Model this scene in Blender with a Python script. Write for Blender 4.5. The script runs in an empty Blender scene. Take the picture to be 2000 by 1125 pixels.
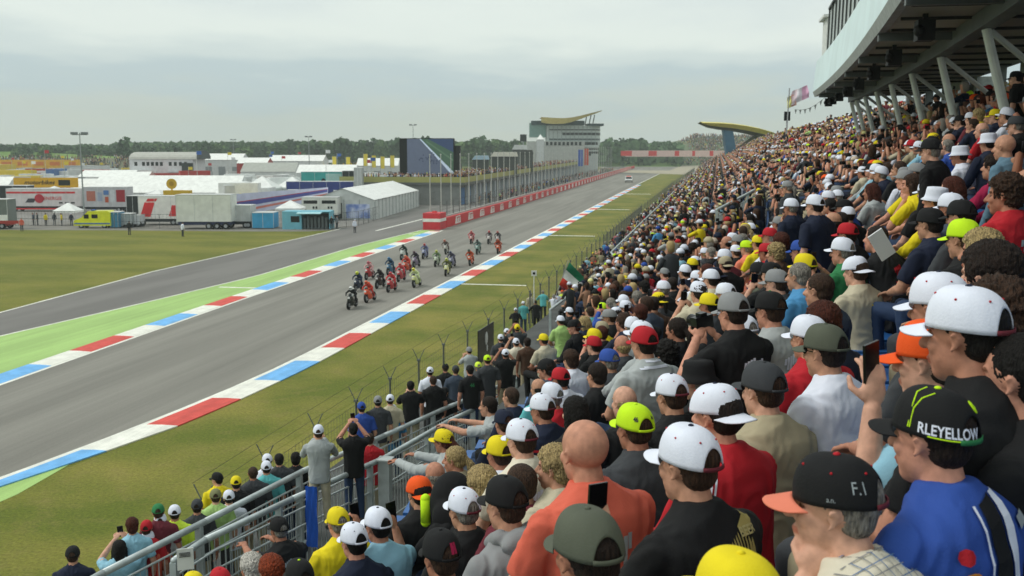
import bpy, bmesh, math, random
import numpy as np
from mathutils import Vector, Matrix, Euler, noise
from mathutils.bvhtree import BVHTree
from math import sin, cos, tan, atan, atan2, pi, sqrt, radians, hypot, floor

S = bpy.context.scene
COL = S.collection
# ---------------------------------------------------------------- camera
F, H = 2000.0, 10.5                      # focal length in photo pixels, eye height above the track
PIT = atan(272.5 / 2000); YAW = atan(380 / hypot(2000, 272.5))
cd = bpy.data.cameras.new('camera'); cam = bpy.data.objects.new('camera', cd); COL.objects.link(cam)
cd.sensor_width = 36; cd.lens = 36; cd.clip_start = 0.1; cd.clip_end = 6000
cam.location = (0, 0, H); cam.rotation_euler = (pi / 2 - PIT, 0, YAW)
cd.dof.use_dof = True; cd.dof.focus_distance = 6.5; cd.dof.aperture_fstop = 7.0
S.camera = cam
# ---------------------------------------------------------------- light
S.view_settings.view_transform = 'Standard'; S.view_settings.look = 'None'
S.view_settings.gamma = 1; S.view_settings.exposure = EXPO = 0.02
W = bpy.data.worlds.new('World'); S.world = W; W.use_nodes = True
SUN_EL, SUN_AZ = radians(48), radians(-100)
def build_world():
    nt = W.node_tree; nt.nodes.clear(); N = nt.nodes.new; L = nt.links.new
    out = N('ShaderNodeOutputWorld'); bg = N('ShaderNodeBackground'); L(bg.outputs[0], out.inputs[0])
    sky = N('ShaderNodeTexSky'); sky.sky_type = 'NISHITA'; sky.sun_disc = False
    sky.sun_elevation = SUN_EL; sky.sun_rotation = SUN_AZ; sky.air_density = 1; sky.dust_density = 3
    tc = N('ShaderNodeTexCoord'); sep = N('ShaderNodeSeparateXYZ'); L(tc.outputs['Generated'], sep.inputs[0])
    # cloud deck: direction projected on a plane overhead
    mx = N('ShaderNodeMath'); mx.operation = 'MAXIMUM'; L(sep.outputs[2], mx.inputs[0]); mx.inputs[1].default_value = 0.0
    ad = N('ShaderNodeMath'); ad.operation = 'ADD'; L(mx.outputs[0], ad.inputs[0]); ad.inputs[1].default_value = 0.10
    dv = N('ShaderNodeVectorMath'); dv.operation = 'DIVIDE'; L(tc.outputs['Generated'], dv.inputs[0])
    cb = N('ShaderNodeCombineXYZ')
    for i in range(3): L(ad.outputs[0], cb.inputs[i])
    L(cb.outputs[0], dv.inputs[1])
    mp = N('ShaderNodeMapping'); L(dv.outputs[0], mp.inputs[0]); mp.inputs['Scale'].default_value = (0.8, 0.6, 0.0)
    mp.inputs['Location'].default_value = (3.1, 1.7, 0)
    nz = N('ShaderNodeTexNoise'); L(mp.outputs[0], nz.inputs[0]); nz.inputs['Scale'].default_value = 1.0
    nz.inputs['Detail'].default_value = 7; nz.inputs['Roughness'].default_value = 0.5
    rp = N('ShaderNodeValToRGB');     # cloud deck: pale overhead, a grey-blue layer low down, a warmer pale band on the horizon; the noise ruffles their edges
    ns = N('ShaderNodeMapRange'); L(nz.outputs[0], ns.inputs[0]); ns.inputs[1].default_value = 0.3; ns.inputs[2].default_value = 0.7; ns.inputs[3].default_value = -0.028; ns.inputs[4].default_value = 0.028; ns.clamp = False
    sm = N('ShaderNodeMath'); sm.operation = 'ADD'; L(mx.outputs[0], sm.inputs[0]); L(ns.outputs[0], sm.inputs[1]); s5 = N('ShaderNodeMath'); s5.operation = 'MULTIPLY'; L(sm.outputs[0], s5.inputs[0]); s5.inputs[1].default_value = 4.0
    L(s5.outputs[0], rp.inputs[0]); cr = rp.color_ramp; cr.interpolation = 'EASE'; lin_ = lambda t: tuple(((x / 255 + 0.055) / 1.055) ** 2.4 * 1.15 for x in t) + (1,)
    e = cr.elements; e[0].position = 0.0; e[0].color = lin_((200, 208, 198)); e[1].position = 1.0; e[1].color = lin_((222, 230, 226))
    for p_, c_ in ((0.12, (197, 207, 201)), (0.26, (187, 203, 206)), (0.36, (206, 218, 216)), (0.47, (224, 233, 227)), (0.62, (214, 224, 222))): k_ = cr.elements.new(p_); k_.color = lin_(c_)
    m1 = N('ShaderNodeMix'); m1.data_type = 'RGBA'; m1.inputs[0].default_value = 1; L(rp.outputs[0], m1.inputs[7])
    sc = N('ShaderNodeVectorMath'); sc.operation = 'SCALE'; L(m1.outputs[2], sc.inputs[0]); sc.inputs[3].default_value = 8.6
    m2 = N('ShaderNodeMix'); m2.data_type = 'RGBA'; m2.inputs[0].default_value = 0.96
    L(sky.outputs[0], m2.inputs[6]); L(sc.outputs[0], m2.inputs[7]); L(m2.outputs[2], bg.inputs[0])
    bg.inputs[1].default_value = 0.115
build_world()
sd = bpy.data.lights.new('sun', 'SUN'); sd.energy = 1.5; sd.angle = radians(20); sd.color = (1, 0.96, 0.9)
so = bpy.data.objects.new('sun', sd); COL.objects.link(so)
sv = Vector((sin(SUN_AZ) * cos(SUN_EL), cos(SUN_AZ) * cos(SUN_EL), sin(SUN_EL)))
so.rotation_euler = sv.to_track_quat('Z', 'Y').to_euler()

# ---------------------------------------------------------------- helpers
R = random.Random(11)
def ray(px, py):
    dx = (px - 1000) / F; dy = -(py - 562.5) / F
    return dx, cos(PIT) + dy * sin(PIT), -sin(PIT) + dy * cos(PIT)
def uv2w(u, v, z=0): return Vector((u * cos(YAW) - v * sin(YAW), u * sin(YAW) + v * cos(YAW), z))
def un(px, py, z=0.0):
    a, b, c = ray(px, py); t = (z - H) / c
    return uv2w(a * t, b * t, z)
def at(px, py, v):
    a, b, c = ray(px, py); t = v / b
    return uv2w(a * t, v, H + c * t)
def proj(p):
    x = p[0] * cos(YAW) + p[1] * sin(YAW); v = -p[0] * sin(YAW) + p[1] * cos(YAW); z = p[2] - H
    w = v * cos(PIT) - z * sin(PIT); h = v * sin(PIT) + z * cos(PIT)
    if w < 0.05: return (-9999, -9999, w)
    return (1000 + F * x / w, 562.5 - F * h / w, w)

_mats = {}
def srgb(c):
    if isinstance(c, str): c = tuple(int(c[i:i + 2], 16) / 255 for i in (0, 2, 4))
    return tuple((x / 12.92 if x <= 0.04045 else ((x + 0.055) / 1.055) ** 2.4) for x in c[:3])
def M(name, col, rough=0.75, var=0.12, scale=6.0, bump=0.0, bscale=60.0, metal=0.0, stretch=None, emit=0.0, col2=None, world=False, spec=0.3, lo=0.4, hi=0.6):
    key = (name, col if not isinstance(col, list) else tuple(col))
    if key in _mats: return _mats[key]
    c = srgb(col); m = bpy.data.materials.new(name); m.use_nodes = True
    nt = m.node_tree; b = nt.nodes['Principled BSDF']; N = nt.nodes.new; L = nt.links.new
    b.inputs['Roughness'].default_value = rough; b.inputs['Metallic'].default_value = metal
    b.inputs['Specular IOR Level'].default_value = spec
    tc = N('ShaderNodeTexCoord'); src = tc.outputs['Object']
    if world: src = N('ShaderNodeNewGeometry').outputs['Position']
    if stretch:
        mp = N('ShaderNodeMapping'); mp.inputs['Scale'].default_value = stretch; L(src, mp.inputs[0]); src = mp.outputs[0]
    nz = N('ShaderNodeTexNoise'); nz.inputs['Scale'].default_value = scale; nz.inputs['Detail'].default_value = 5; L(src, nz.inputs[0])
    rp = N('ShaderNodeValToRGB'); L(nz.outputs[0], rp.inputs[0]); e = rp.color_ramp.elements
    e[0].position = lo; e[1].position = hi
    c2 = srgb(col2) if col2 is not None else tuple(min(1, x * (1 + var)) for x in c)
    c1 = c if col2 is not None else tuple(x * (1 - var) for x in c)
    e[0].color = (*c1, 1); e[1].color = (*c2, 1)
    L(rp.outputs[0], b.inputs['Base Color'])
    if emit:
        L(rp.outputs[0], b.inputs['Emission Color']); b.inputs['Emission Strength'].default_value = emit
    if bump:
        n2 = N('ShaderNodeTexNoise'); n2.inputs['Scale'].default_value = bscale; n2.inputs['Detail'].default_value = 4; L(src, n2.inputs[0])
        bp = N('ShaderNodeBump'); bp.inputs['Strength'].default_value = bump; bp.inputs['Distance'].default_value = 0.02
        L(n2.outputs[0], bp.inputs['Height']); L(bp.outputs[0], b.inputs['Normal'])
    _mats[key] = m; return m

class MB:
    """collects shapes into one mesh"""
    def __init__(s): s.v = []; s.f = []; s.m = []
    def add(s, vs, fs, mi=0):
        o = len(s.v); s.v += [tuple(v) for v in vs]; s.f += [tuple(i + o for i in f) for f in fs]; s.m += [mi] * len(fs); return s
    def box(s, c, d, mi=0, rz=0.0, T=None):
        x, y, z = d[0] / 2, d[1] / 2, d[2] / 2; vs = []
        for a in (-1, 1):
            for b in (-1, 1):
                for e in (-1, 1):
                    p = Vector((a * x, b * y, e * z))
                    if rz: p = Matrix.Rotation(rz, 3, 'Z') @ p
                    if T: p = T @ p
                    vs.append(p + Vector(c))
        return s.add(vs, [(0, 1, 3, 2), (4, 6, 7, 5), (0, 4, 5, 1), (2, 3, 7, 6), (0, 2, 6, 4), (1, 5, 7, 3)], mi)
    def tube(s, a, b, r0, r1=None, n=8, mi=0, cap=True):
        a = Vector(a); b = Vector(b); r1 = r0 if r1 is None else r1; d = b - a
        if d.length < 1e-6: return s
        q = d.to_track_quat('Z', 'Y'); vs = []
        for p, r in ((a, r0), (b, r1)):
            for i in range(n): vs.append(p + q @ Vector((r * cos(2 * pi * i / n), r * sin(2 * pi * i / n), 0)))
        fs = [(i, (i + 1) % n, n + (i + 1) % n, n + i) for i in range(n)]
        if cap: fs += [tuple(range(n - 1, -1, -1)), tuple(range(n, 2 * n))]
        return s.add(vs, fs, mi)
    def ell(s, c, r, n=14, m=9, mi=0, T=None):
        if not hasattr(r, '__len__'): r = (r, r, r)
        vs = []; c = Vector(c)
        def put(p):
            p = Vector(p)
            if T: p = T @ p
            vs.append(p + c)
        put((0, 0, r[2]))
        for j in range(1, m):
            t = pi * j / m
            for i in range(n): put((r[0] * sin(t) * cos(2 * pi * i / n), r[1] * sin(t) * sin(2 * pi * i / n), r[2] * cos(t)))
        put((0, 0, -r[2])); fs = [(0, 1 + i, 1 + (i + 1) % n) for i in range(n)]
        for j in range(m - 2):
            a = 1 + j * n
            fs += [(a + i, a + n + i, a + n + (i + 1) % n, a + (i + 1) % n) for i in range(n)]
        a = 1 + (m - 2) * n; fs += [(len(vs) - 1, a + (i + 1) % n, a + i) for i in range(n)]
        return s.add(vs, fs, mi)
    def cap(s, a, b, r0, r1=None, mi=0, n=12):
        r1 = r0 if r1 is None else r1
        s.tube(a, b, r0, r1, n, mi); s.ell(a, r0, n, 8, mi); s.ell(b, r1, n, 8, mi); return s
    def prism(s, poly, y0, y1, mi=0, ax='xz'):
        n = len(poly); vs = []
        for y in (y0, y1):
            for a, b in poly: vs.append((a, y, b) if ax == 'xz' else ((y, a, b) if ax == 'yz' else (a, b, y)))
        fs = [(i, (i + 1) % n, n + (i + 1) % n, n + i) for i in range(n)] + [tuple(range(n - 1, -1, -1)), tuple(range(n, 2 * n))]
        return s.add(vs, fs, mi)
    def quad(s, a, b, c, d, mi=0): return s.add([a, b, c, d], [(0, 1, 2, 3)], mi)
    def sweep(s, paths, mi=0, close=False):
        """paths: list of equally long point lists; skins between neighbours"""
        n = len(paths[0]); k = len(paths); vs = [p for q in paths for p in q]; fs = []
        for j in range(k if close else k - 1):
            j2 = (j + 1) % k
            fs += [(j * n + i, j * n + i + 1, j2 * n + i + 1, j2 * n + i) for i in range(n - 1)]
        if close: fs += [tuple(j * n for j in range(k - 1, -1, -1)), tuple(j * n + n - 1 for j in range(k))]
        return s.add(vs, fs, mi)
    def mesh(s, name, mats, smooth=False):
        me = bpy.data.meshes.new(name); me.from_pydata(s.v, [], s.f)
        for m in (mats if isinstance(mats, (list, tuple)) else [mats]): me.materials.append(m)
        if any(s.m): me.polygons.foreach_set('material_index', s.m)
        if smooth: me.polygons.foreach_set('use_smooth', [True] * len(me.polygons))
        bm = bmesh.new(); bm.from_mesh(me); bmesh.ops.recalc_face_normals(bm, faces=bm.faces); bm.to_mesh(me); bm.free()
        me.update(); return me
    def build(s, name, mats, parent=None, smooth=False, loc=None):
        return link(name, s.mesh(name, mats, smooth), parent, loc)
def link(name, me, parent=None, loc=None, mtx=None):
    o = bpy.data.objects.new(name, me); COL.objects.link(o)
    if parent: o.parent = parent
    if loc is not None: o.location = loc
    if mtx is not None: o.matrix_local = mtx
    return o
def tag(o, label=None, cat=None, group=None, kind=None):
    for k, v in (('label', label), ('category', cat), ('group', group), ('kind', kind)):
        if v: o[k] = v
    return o
def thing(name, label, cat, loc=(0, 0, 0), rz=0.0, group=None):
    o = bpy.data.objects.new(name, None); COL.objects.link(o); o.empty_display_size = 0.3
    o.location = loc; o.rotation_euler = (0, 0, rz); return tag(o, label, cat, group)
def struct(name, mb, m, kind='structure', smooth=False): return tag(mb.build(name, m, smooth=smooth), kind=kind)
def remeshed(mb, vox, smooth_it=3, fac=0.5):
    me = mb.mesh('tmp', []); o = bpy.data.objects.new('tmp', me); COL.objects.link(o)
    r = o.modifiers.new('r', 'REMESH'); r.mode = 'VOXEL'; r.voxel_size = vox
    if smooth_it:
        q = o.modifiers.new('s', 'SMOOTH'); q.factor = fac; q.iterations = smooth_it
    dg = bpy.context.evaluated_depsgraph_get(); me2 = bpy.data.meshes.new_from_object(o.evaluated_get(dg))
    bpy.data.objects.remove(o); bpy.data.meshes.remove(me)
    me2.polygons.foreach_set('use_smooth', [True] * len(me2.polygons)); return me2
def vget(me):
    a = np.empty(len(me.vertices) * 3, np.float32); me.vertices.foreach_get('co', a); return a.reshape(-1, 3)
def nget(me):
    a = np.empty(len(me.vertices) * 3, np.float32); me.vertices.foreach_get('normal', a); return a.reshape(-1, 3)
def vset(me, a): me.vertices.foreach_set('co', a.astype(np.float32).ravel()); me.update()
def text_mesh(s, size=1.0, ext=0.0, bold=0.0, shear=0.0):
    c = bpy.data.curves.new('t', 'FONT'); c.body = s; c.size = size; c.align_x = 'CENTER'; c.align_y = 'CENTER'; c.extrude = ext; c.offset = bold; c.shear = shear; c.resolution_u = 3
    o = bpy.data.objects.new('t', c); COL.objects.link(o); dg = bpy.context.evaluated_depsgraph_get()
    me = bpy.data.meshes.new_from_object(o.evaluated_get(dg)); bpy.data.objects.remove(o); bpy.data.curves.remove(c); return me
def sign_text(s, size, m, parent, loc, bold=0.0, shear=0.0, wid=None, rot=None):
    """lettering standing upright in the local x-z plane, read from -y"""
    me = text_mesh(s, size, 0.004, bold, shear); me.materials.clear(); me.materials.append(m)
    o = link('lettering', me, parent); o.rotation_euler = rot or (pi / 2, 0, 0); o.location = loc
    if wid:
        v = vget(me); w = float(v[:, 0].max() - v[:, 0].min()) or 1; o.scale = (wid / w, 1, 1)
    return o
def lerp_poly(pts, t):
    for (a, b) in zip(pts, pts[1:]):
        if t <= b[0] or b is pts[-1]:
            k = (t - a[0]) / (b[0] - a[0]); return a[1] + (b[1] - a[1]) * k
def cY(y):
    """the lateral shift of every row of the grandstand with distance along it (rows curve near the camera)"""
    if y <= 0: return 0.12 * y
    if y <= 60: return 0.12 * y - 0.001 * y * y
    return 3.6 + 0.011 * (y - 60)
def fl(g): return 8.33 + 0.54 * g          # height of the tread at row offset g
# ================================================================ GROUND, TRACK
asphalt = M('asphalt', '83817a', 0.9, 0.10, 0.5, 0.3, 40, stretch=(1, 0.06, 1), world=True)
grass_m = M('grass', '606a20', 0.95, 0.2, 0.22, 0.6, 18, col2='847f38', world=True, lo=0.38, hi=0.66)
grass2_m = M('paddock_grass', '62691e', 0.95, 0.2, 0.08, 0.5, 14, col2='78782c', world=True, stretch=(1, 2.2, 1))
def grass_patches(m):
    """bare, dry and lush patches inside the turf itself"""
    nt = m.node_tree; N = nt.nodes.new; L = nt.links.new; b = nt.nodes['Principled BSDF']
    old = b.inputs['Base Color'].links[0].from_socket
    g = N('ShaderNodeNewGeometry'); n = N('ShaderNodeTexNoise'); n.inputs['Scale'].default_value = 0.9; n.inputs['Detail'].default_value = 8; n.inputs['Roughness'].default_value = 0.7
    L(g.outputs['Position'], n.inputs[0]); r = N('ShaderNodeMapRange'); r.inputs[1].default_value = 0.5; r.inputs[2].default_value = 0.72; r.inputs[4].default_value = 0.5; L(n.outputs[0], r.inputs[0])
    mx = N('ShaderNodeMix'); mx.data_type = 'RGBA'; L(r.outputs[0], mx.inputs[0]); L(old, mx.inputs[6]); mx.inputs[7].default_value = (*srgb('8a7c4a'), 1)
    n2 = N('ShaderNodeTexNoise'); n2.inputs['Scale'].default_value = 9; n2.inputs['Detail'].default_value = 6; n2.inputs['Roughness'].default_value = 0.8; L(g.outputs['Position'], n2.inputs[0])
    r2 = N('ShaderNodeMapRange'); r2.inputs[1].default_value = 0.35; r2.inputs[2].default_value = 0.65; r2.inputs[3].default_value = 0.62; r2.inputs[4].default_value = 1.3; L(n2.outputs[0], r2.inputs[0])
    vm = N('ShaderNodeVectorMath'); vm.operation = 'SCALE'; L(mx.outputs[2], vm.inputs[0]); L(r2.outputs[0], vm.inputs[3]); L(vm.outputs[0], b.inputs['Base Color'])
grass_patches(grass_m); grass_patches(grass2_m)
def tyre_lines(m, sx):
    # laid-down rubber and paving seams that run along the track, darker repaired patches
    nt = m.node_tree; N = nt.nodes.new; L = nt.links.new; b = nt.nodes['Principled BSDF']; old = b.inputs['Base Color'].links[0].from_socket
    g = N('ShaderNodeNewGeometry'); mp = N('ShaderNodeMapping'); mp.inputs['Scale'].default_value = (sx, .012, 1); n = N('ShaderNodeTexNoise'); n.inputs['Scale'].default_value = 1; n.inputs['Detail'].default_value = 6; n.inputs['Roughness'].default_value = .75
    L(g.outputs['Position'], mp.inputs[0]); L(mp.outputs[0], n.inputs[0]); r = N('ShaderNodeMapRange'); r.inputs[1].default_value = .35; r.inputs[2].default_value = .62; r.inputs[3].default_value = .86; r.inputs[4].default_value = 1.06; L(n.outputs[0], r.inputs[0])
    n2 = N('ShaderNodeTexNoise'); n2.inputs['Scale'].default_value = 14; n2.inputs['Detail'].default_value = 3; L(g.outputs['Position'], n2.inputs[0]); r2 = N('ShaderNodeMapRange'); r2.inputs[3].default_value = .84; r2.inputs[4].default_value = 1.16; L(n2.outputs[0], r2.inputs[0])
    mu = N('ShaderNodeMath'); mu.operation = 'MULTIPLY'; L(r.outputs[0], mu.inputs[0]); L(r2.outputs[0], mu.inputs[1]); v = N('ShaderNodeVectorMath'); v.operation = 'SCALE'; L(old, v.inputs[0]); L(mu.outputs[0], v.inputs[3]); L(v.outputs[0], b.inputs['Base Color'])
tyre_lines(asphalt, 1.3)
mb = MB(); mb.quad((-2500, -60, 0), (2500, -60, 0), (2500, 3000, 0), (-2500, 3000, 0)); struct('ground', mb, grass2_m)
SP = 4.0
def kshift(y):
    """the track bends to the left as it comes towards the camera"""
    return 0 if y > 50 else -0.0042 * (50 - y) ** 2
def ys(y0, y1, st=4.0):
    n = max(1, int((y1 - y0) / st)); return [y0 + (y1 - y0) * i / n for i in range(n + 1)]
def strip(mb, xa, xb, y0, y1, z, mi=0, st=4.0, bend=True):
    Y = ys(y0, y1, st); fa = xa if callable(xa) else (lambda y: xa); fb = xb if callable(xb) else (lambda y: xb); k = kshift if bend else (lambda y: 0)
    mb.sweep([[(fa(y) + k(y), y, z) for y in Y], [(fb(y) + k(y), y, z) for y in Y]], mi)
def far(x0, rate): return lambda y: x0 + (max(0, y - 240)) * rate
LK = [(-40, -27.6), (20, -30.0), (40, -30.95), (65, -31.8), (98, -32.7), (128, -33.3)]
lk = lambda y: lerp_poly(LK, y)
mb = MB(); strip(mb, lambda y: (lk(y) - .6 if y < 128 else lerp_poly([(128, -33.9), (240, -33.6), (600, -40)], y)) - kshift(y), lambda y: lerp_poly([(-40, -20), (240, -20), (900, -17)], y), -20, 780, 0.012); struct('track', mb, asphalt)
mb = MB(); strip(mb, lambda y: lerp_poly([(-40, -44), (40, -43), (80, -46.6), (130, -47.2), (600, -49)], y), lambda y: -36.4, -20, 600, 0.008); struct('pit_lane', mb, M('pit_asphalt', '757370', 0.9, 0.1, 0.4, 0.3, 30, stretch=(1, 0.1, 1), world=True))
mb = MB(); mb.sweep([[un(x, y, 0.004) for x, y in ((-400, 455), (0, 449), (250, 450), (470, 452), (600, 452), (700, 447))], [un(x, y, 0.004) for x, y in ((-400, 405), (0, 405), (250, 405), (470, 405), (600, 405), (700, 405))]])
struct('service_road', mb, M('service_asphalt', '7d7a74', 0.9, 0.1, 0.4, 0.2, 30, world=True))
mb = MB(); strip(mb, lambda y: lerp_poly([(-40, -700), (139, -700), (141, -700), (600, -700)], y), -46, 134, 420, 0.006, bend=False); struct('paddock_paving', mb, M('paddock_paving', '7f7d79', 0.9, 0.12, 0.2, 0.2, 20, world=True))
mb = MB(); strip(mb, -36.4, -33.6, 122, 600, 0.010, bend=False); struct('pit_wall_verge', mb, M('verge_asphalt', '86847f', 0.9, 0.1, 0.4, 0.2, 30, world=True))
green = M('green_paint', '9fc073', 0.8, 0.07, 0.6, 0.15, 30, stretch=(1, 0.15, 1), world=True)
mb = MB(); strip(mb, lambda y: -kshift(y) + lerp_poly([(-40, -44.5), (50, -38.9), (62, -37.7), (79, -36.4), (106, -37.0), (128, -36.0)], y), lambda y: lk(y) - .9 - kshift(y), -20, 128, 0.016, bend=True); strip(mb, -20.2, lambda y: lerp_poly([(-10, -17.0), (20, -17.5), (26, -18.0), (31, -19.3)], y), -10, 31, 0.009); struct('green_runoff', mb, green)
# white edge lines, kerbs with red and blue blocks
white = M('white_paint', 'ecece2', 0.7, 0.06, 1.5, 0.1, 30, world=True)
red = M('red_paint', 'd4524a', 0.7, 0.08, 1.5, 0.1, 30, world=True); blue = M('blue_paint', '74b6ee', 0.7, 0.08, 1.5, 0.1, 30, world=True)
mb = MB()
strip(mb, lambda y: lerp_poly([(-40, -20.1), (240, -20.1), (900, -17.1)], y), lambda y: lerp_poly([(-40, -19.85), (240, -19.85), (900, -16.6)], y), -15, 620, 0.02)
strip(mb, lambda y: lk(y) - .02, lambda y: lk(y) + .22, -15, 128, 0.02, bend=False)
for (a, b, y, w) in ((-19.3, -13.4, 77.2, .32), (-19.2, -13.0, 123, .5), (-19.2, -12.8, 178, .7), (-19, -12.5, 240, 1.0), (-36.3, -32.9, 72.0, .35), (-36, -33.2, 122, .5)): mb.box(((a + b) / 2, y, 0.012), (b - a, w, 0.024))
strip(mb, -44.15, -43.95, 20, 50, 0.02)
strip(mb, lambda y: lerp_poly([(-40, -44), (40, -43), (80, -46.6), (130, -47.2), (600, -49)], y), lambda y: lerp_poly([(-40, -43.8), (40, -42.8), (80, -46.4), (130, -47.0), (600, -48.8)], y), -20, 128, 0.02)
strip(mb, lambda y: -kshift(y) + lerp_poly([(-40, -44.65), (50, -39.05), (62, -37.85), (79, -36.55), (106, -37.15), (128, -36.15)], y), lambda y: -kshift(y) + lerp_poly([(-40, -44.5), (50, -38.9), (62, -37.7), (79, -36.4), (106, -37.0), (128, -36.0)], y), -20, 128, 0.02)
mb.box((-41.5, 137, 0.02), (.35, 22, 0.01))
struct('track_markings', mb, white)
PER = 15.75
for m_ in (white, red, blue, green): tyre_lines(m_, 2.2)
def kerb(xin, xout, y0, y1, ph, name, fn=None):
    mb = MB(); y = y0; seq = (0, 1, 0, 2)
    k = 0
    bounds = []
    yy = ph
    while yy > y0: yy -= PER
    while yy < y1:
        for j, (w, c) in enumerate(((4.4, 1), (3.5, 0), (4.4, 2), (3.45, 0))): bounds.append((yy, yy + w, c)); yy += w
    for a, b, c in bounds:
        a = max(a, y0); b = min(b, y1)
        if b - a < 0.05: continue
        Y = ys(a, b, 2.0); f = (lambda x, z: [(fn(y) + x, y, z) for y in Y]) if fn else (lambda x, z: [(x + kshift(y) + (max(0, y - 240) * 0.004), y, z) for y in Y])
        tp = (lambda y: 0) if fn else (lambda y: max(0, 35 - y) * .095); g_ = lambda z: [(p[0] - tp(p[1]), p[1], p[2]) for p in f(xout, z)]; mb.sweep([f(xin, 0.0), f(xin, 0.03), [(a[0] * .5 + b_[0] * .5, a[1], .055) for a, b_ in zip(f(xin, 0), g_(0))], g_(0.05), g_(0.0)], c)
    return struct(name, mb, [white, red, blue])
kerb(-19.85, -18.55, -8, 300, 34.9, 'right_kerb')
kerb(0.0, -1.25, 20, 127, 63.1, 'left_kerb', lk)
# ================================================================ FENCE
FX = [(-5, -11.6), (15, -10.6), (23, -10.5), (30, -10.3), (38, -10.0), (45, -9.45), (56, -9.1), (80, -8.9), (130, -8.6), (250, -7.4), (470, -3.8)]
def fx(y): return lerp_poly(FX, y)
FZ = 0.9
steel_d = M('weathered_steel', '6f7473', 0.5, 0.15, 8, metal=0.6); wire_m = M('wire', '5d6060', 0.6, 0.1, 8, metal=0.5)
mb = MB(); Y = ys(-4, 470, 4)
mb.sweep([[(fx(y) - 5.0, y, -0.05) for y in Y], [(fx(y) - 2.4, y, 0.15) for y in Y], [(fx(y) - 0.5, y, FZ - 0.15) for y in Y], [(fx(y) + 0.3, y, FZ) for y in Y]]); struct('grass_bank', mb, grass_m)
mb = MB(); Y = ys(-8, 470, 4); mb.sweep([[(lerp_poly([(-40, -18.2), (240, -18.2), (900, -15)], y) + kshift(y) - .6, y, 0.003) for y in Y], [(fx(y) - 4.4, y, 0.003) for y in Y]]); struct('grass_verge', mb, grass_m)
mb = MB(); Y = ys(-4, 470, 4)
mb.sweep([[(fx(y) + 0.2, y, FZ + 0.004) for y in Y], [(fx(y) + 3.2 if y > 45 else fx(y) + 2.0, y, FZ + 0.01) for y in Y]]); struct('fence_path', mb, M('path_gravel', '6d6a5c', 0.95, 0.2, 1.5, 0.4, 30, world=True))
fence = thing('safety_fence', 'tall dark wire fence with forked post tops between the grass verge and the spectators', 'fence', (0, 0, 0))
py = 19.8; posts = []
while py < 430 and len(posts) < 95: posts.append(py); py += 3.1 if py < 140 else (6.0 if py < 240 else 9)
pm = MB(); pm.tube((0, 0, -0.3), (0, 0, 1.95), 0.036, n=8)
pm.tube((0, 0, 1.93), (-0.22, 0, 2.38), 0.014, n=6); pm.tube((0, 0, 1.93), (0.22, 0, 2.38), 0.014, n=6); pm.box((0, 0, 1.97), (0.12, 0.09, 0.07))
pme = pm.mesh('fence_post', steel_d)
for y in posts: link('post', pme, fence, (fx(y), y, FZ))
mb = MB(); hs = [0.05, 0.35, 0.65, 0.95, 1.25, 1.55, 1.85]
for a, b in zip(posts, posts[1:]):
    A = Vector((fx(a), a, FZ)); B = Vector((fx(b), b, FZ))
    for h in hs: mb.tube(A + Vector((0, 0, h)), B + Vector((0, 0, h)), 0.006, n=3, cap=False)
    for dx in (-0.25, 0.25): mb.tube(A + Vector((dx, 0, 2.4)), B + Vector((dx, 0, 2.4)), 0.005, n=3, cap=False)
    n = int((b - a) / 0.22) if a < 90 else 6
    for i in range(1, n):
        p = A.lerp(B, i / n); mb.tube(p + Vector((0, 0, 0.03)), p + Vector((0, 0, 1.87)), 0.0045 if a < 90 else 0.02, n=3, cap=False)
mb.build('wire_mesh', wire_m, fence)
mb = MB(); Y = ys(30, 35.5, 1.8); mb.sweep([[(fx(y) + .08, y, FZ + .02) for y in Y], [(fx(y) + .08, y, FZ + .62) for y in Y], [(fx(y) + .11, y, FZ + .62) for y in Y], [(fx(y) + .11, y, FZ + .02) for y in Y]], close=True)
mb.build('windbreak_board', M('black_board', '1d1f1e', 0.7), fence)
# ================================================================ GRANDSTAND
conc = M('concrete', '4f5150', 0.9, 0.18, 1.2, 0.3, 20, world=True); conc_d = M('dark_concrete', '4a4c4c', 0.9, 0.2, 1.0, 0.3, 20, world=True)
galv = M('galvanised_steel', 'b9c3c4', 0.45, 0.1, 5, metal=0.35); galv_l = M('pale_galvanised', 'b4bcbc', 0.5, 0.1, 5, metal=0.2)
PITCH, G0N, G0F, GT = 0.78, -6.6, -8.2, 5.9
ROWS = [G0F + PITCH * i for i in range(int((GT - G0F) / PITCH) + 1)]
YEND = 430
def g0(y): return lerp_poly([(-20, -4.7), (17, -4.7), (24, -4.9), (31, -5.6), (36, -8.1), (500, -8.3)], y)
stand = thing('grandstand', 'long stepped concrete grandstand packed with spectators, running along the right of the track', 'grandstand', (0, 0, 0))
mb = MB()
for i, g in enumerate(ROWS):
    y0 = -6 if g > -5.0 else (20 if g > -6.5 else 30)
    Y = ys(y0, YEND, 3.0) if y0 < 0 else ys(y0, YEND, 3.0); z = fl(g); f = lambda gg, zz: [(cY(y) + gg, y, zz) for y in Y]
    mb.sweep([f(g - 0.33, z - 0.42), f(g - 0.33, z), f(g - 0.33 + PITCH, z), f(g - 0.33 + PITCH, z - 0.42)], close=True)
mb.build('terrace_steps', conc, stand)
mb = MB(); Y = ys(-6, YEND, 3); f = lambda g, z: [(cY(y) + g, y, z) for y in Y]
gb = ROWS[-1] - .33 + PITCH
mb.sweep([f(gb, 0.0), f(gb, fl(GT) + 0.45), f(gb + .2, fl(GT) + 0.45), f(gb + .2, 0.0)], close=True)
mb.build('rear_wall', conc_d, stand)
mb = MB(); Y = ys(33, YEND, 3); f = lambda g, z: [(cY(y) + g, y, z) for y in Y]
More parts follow.
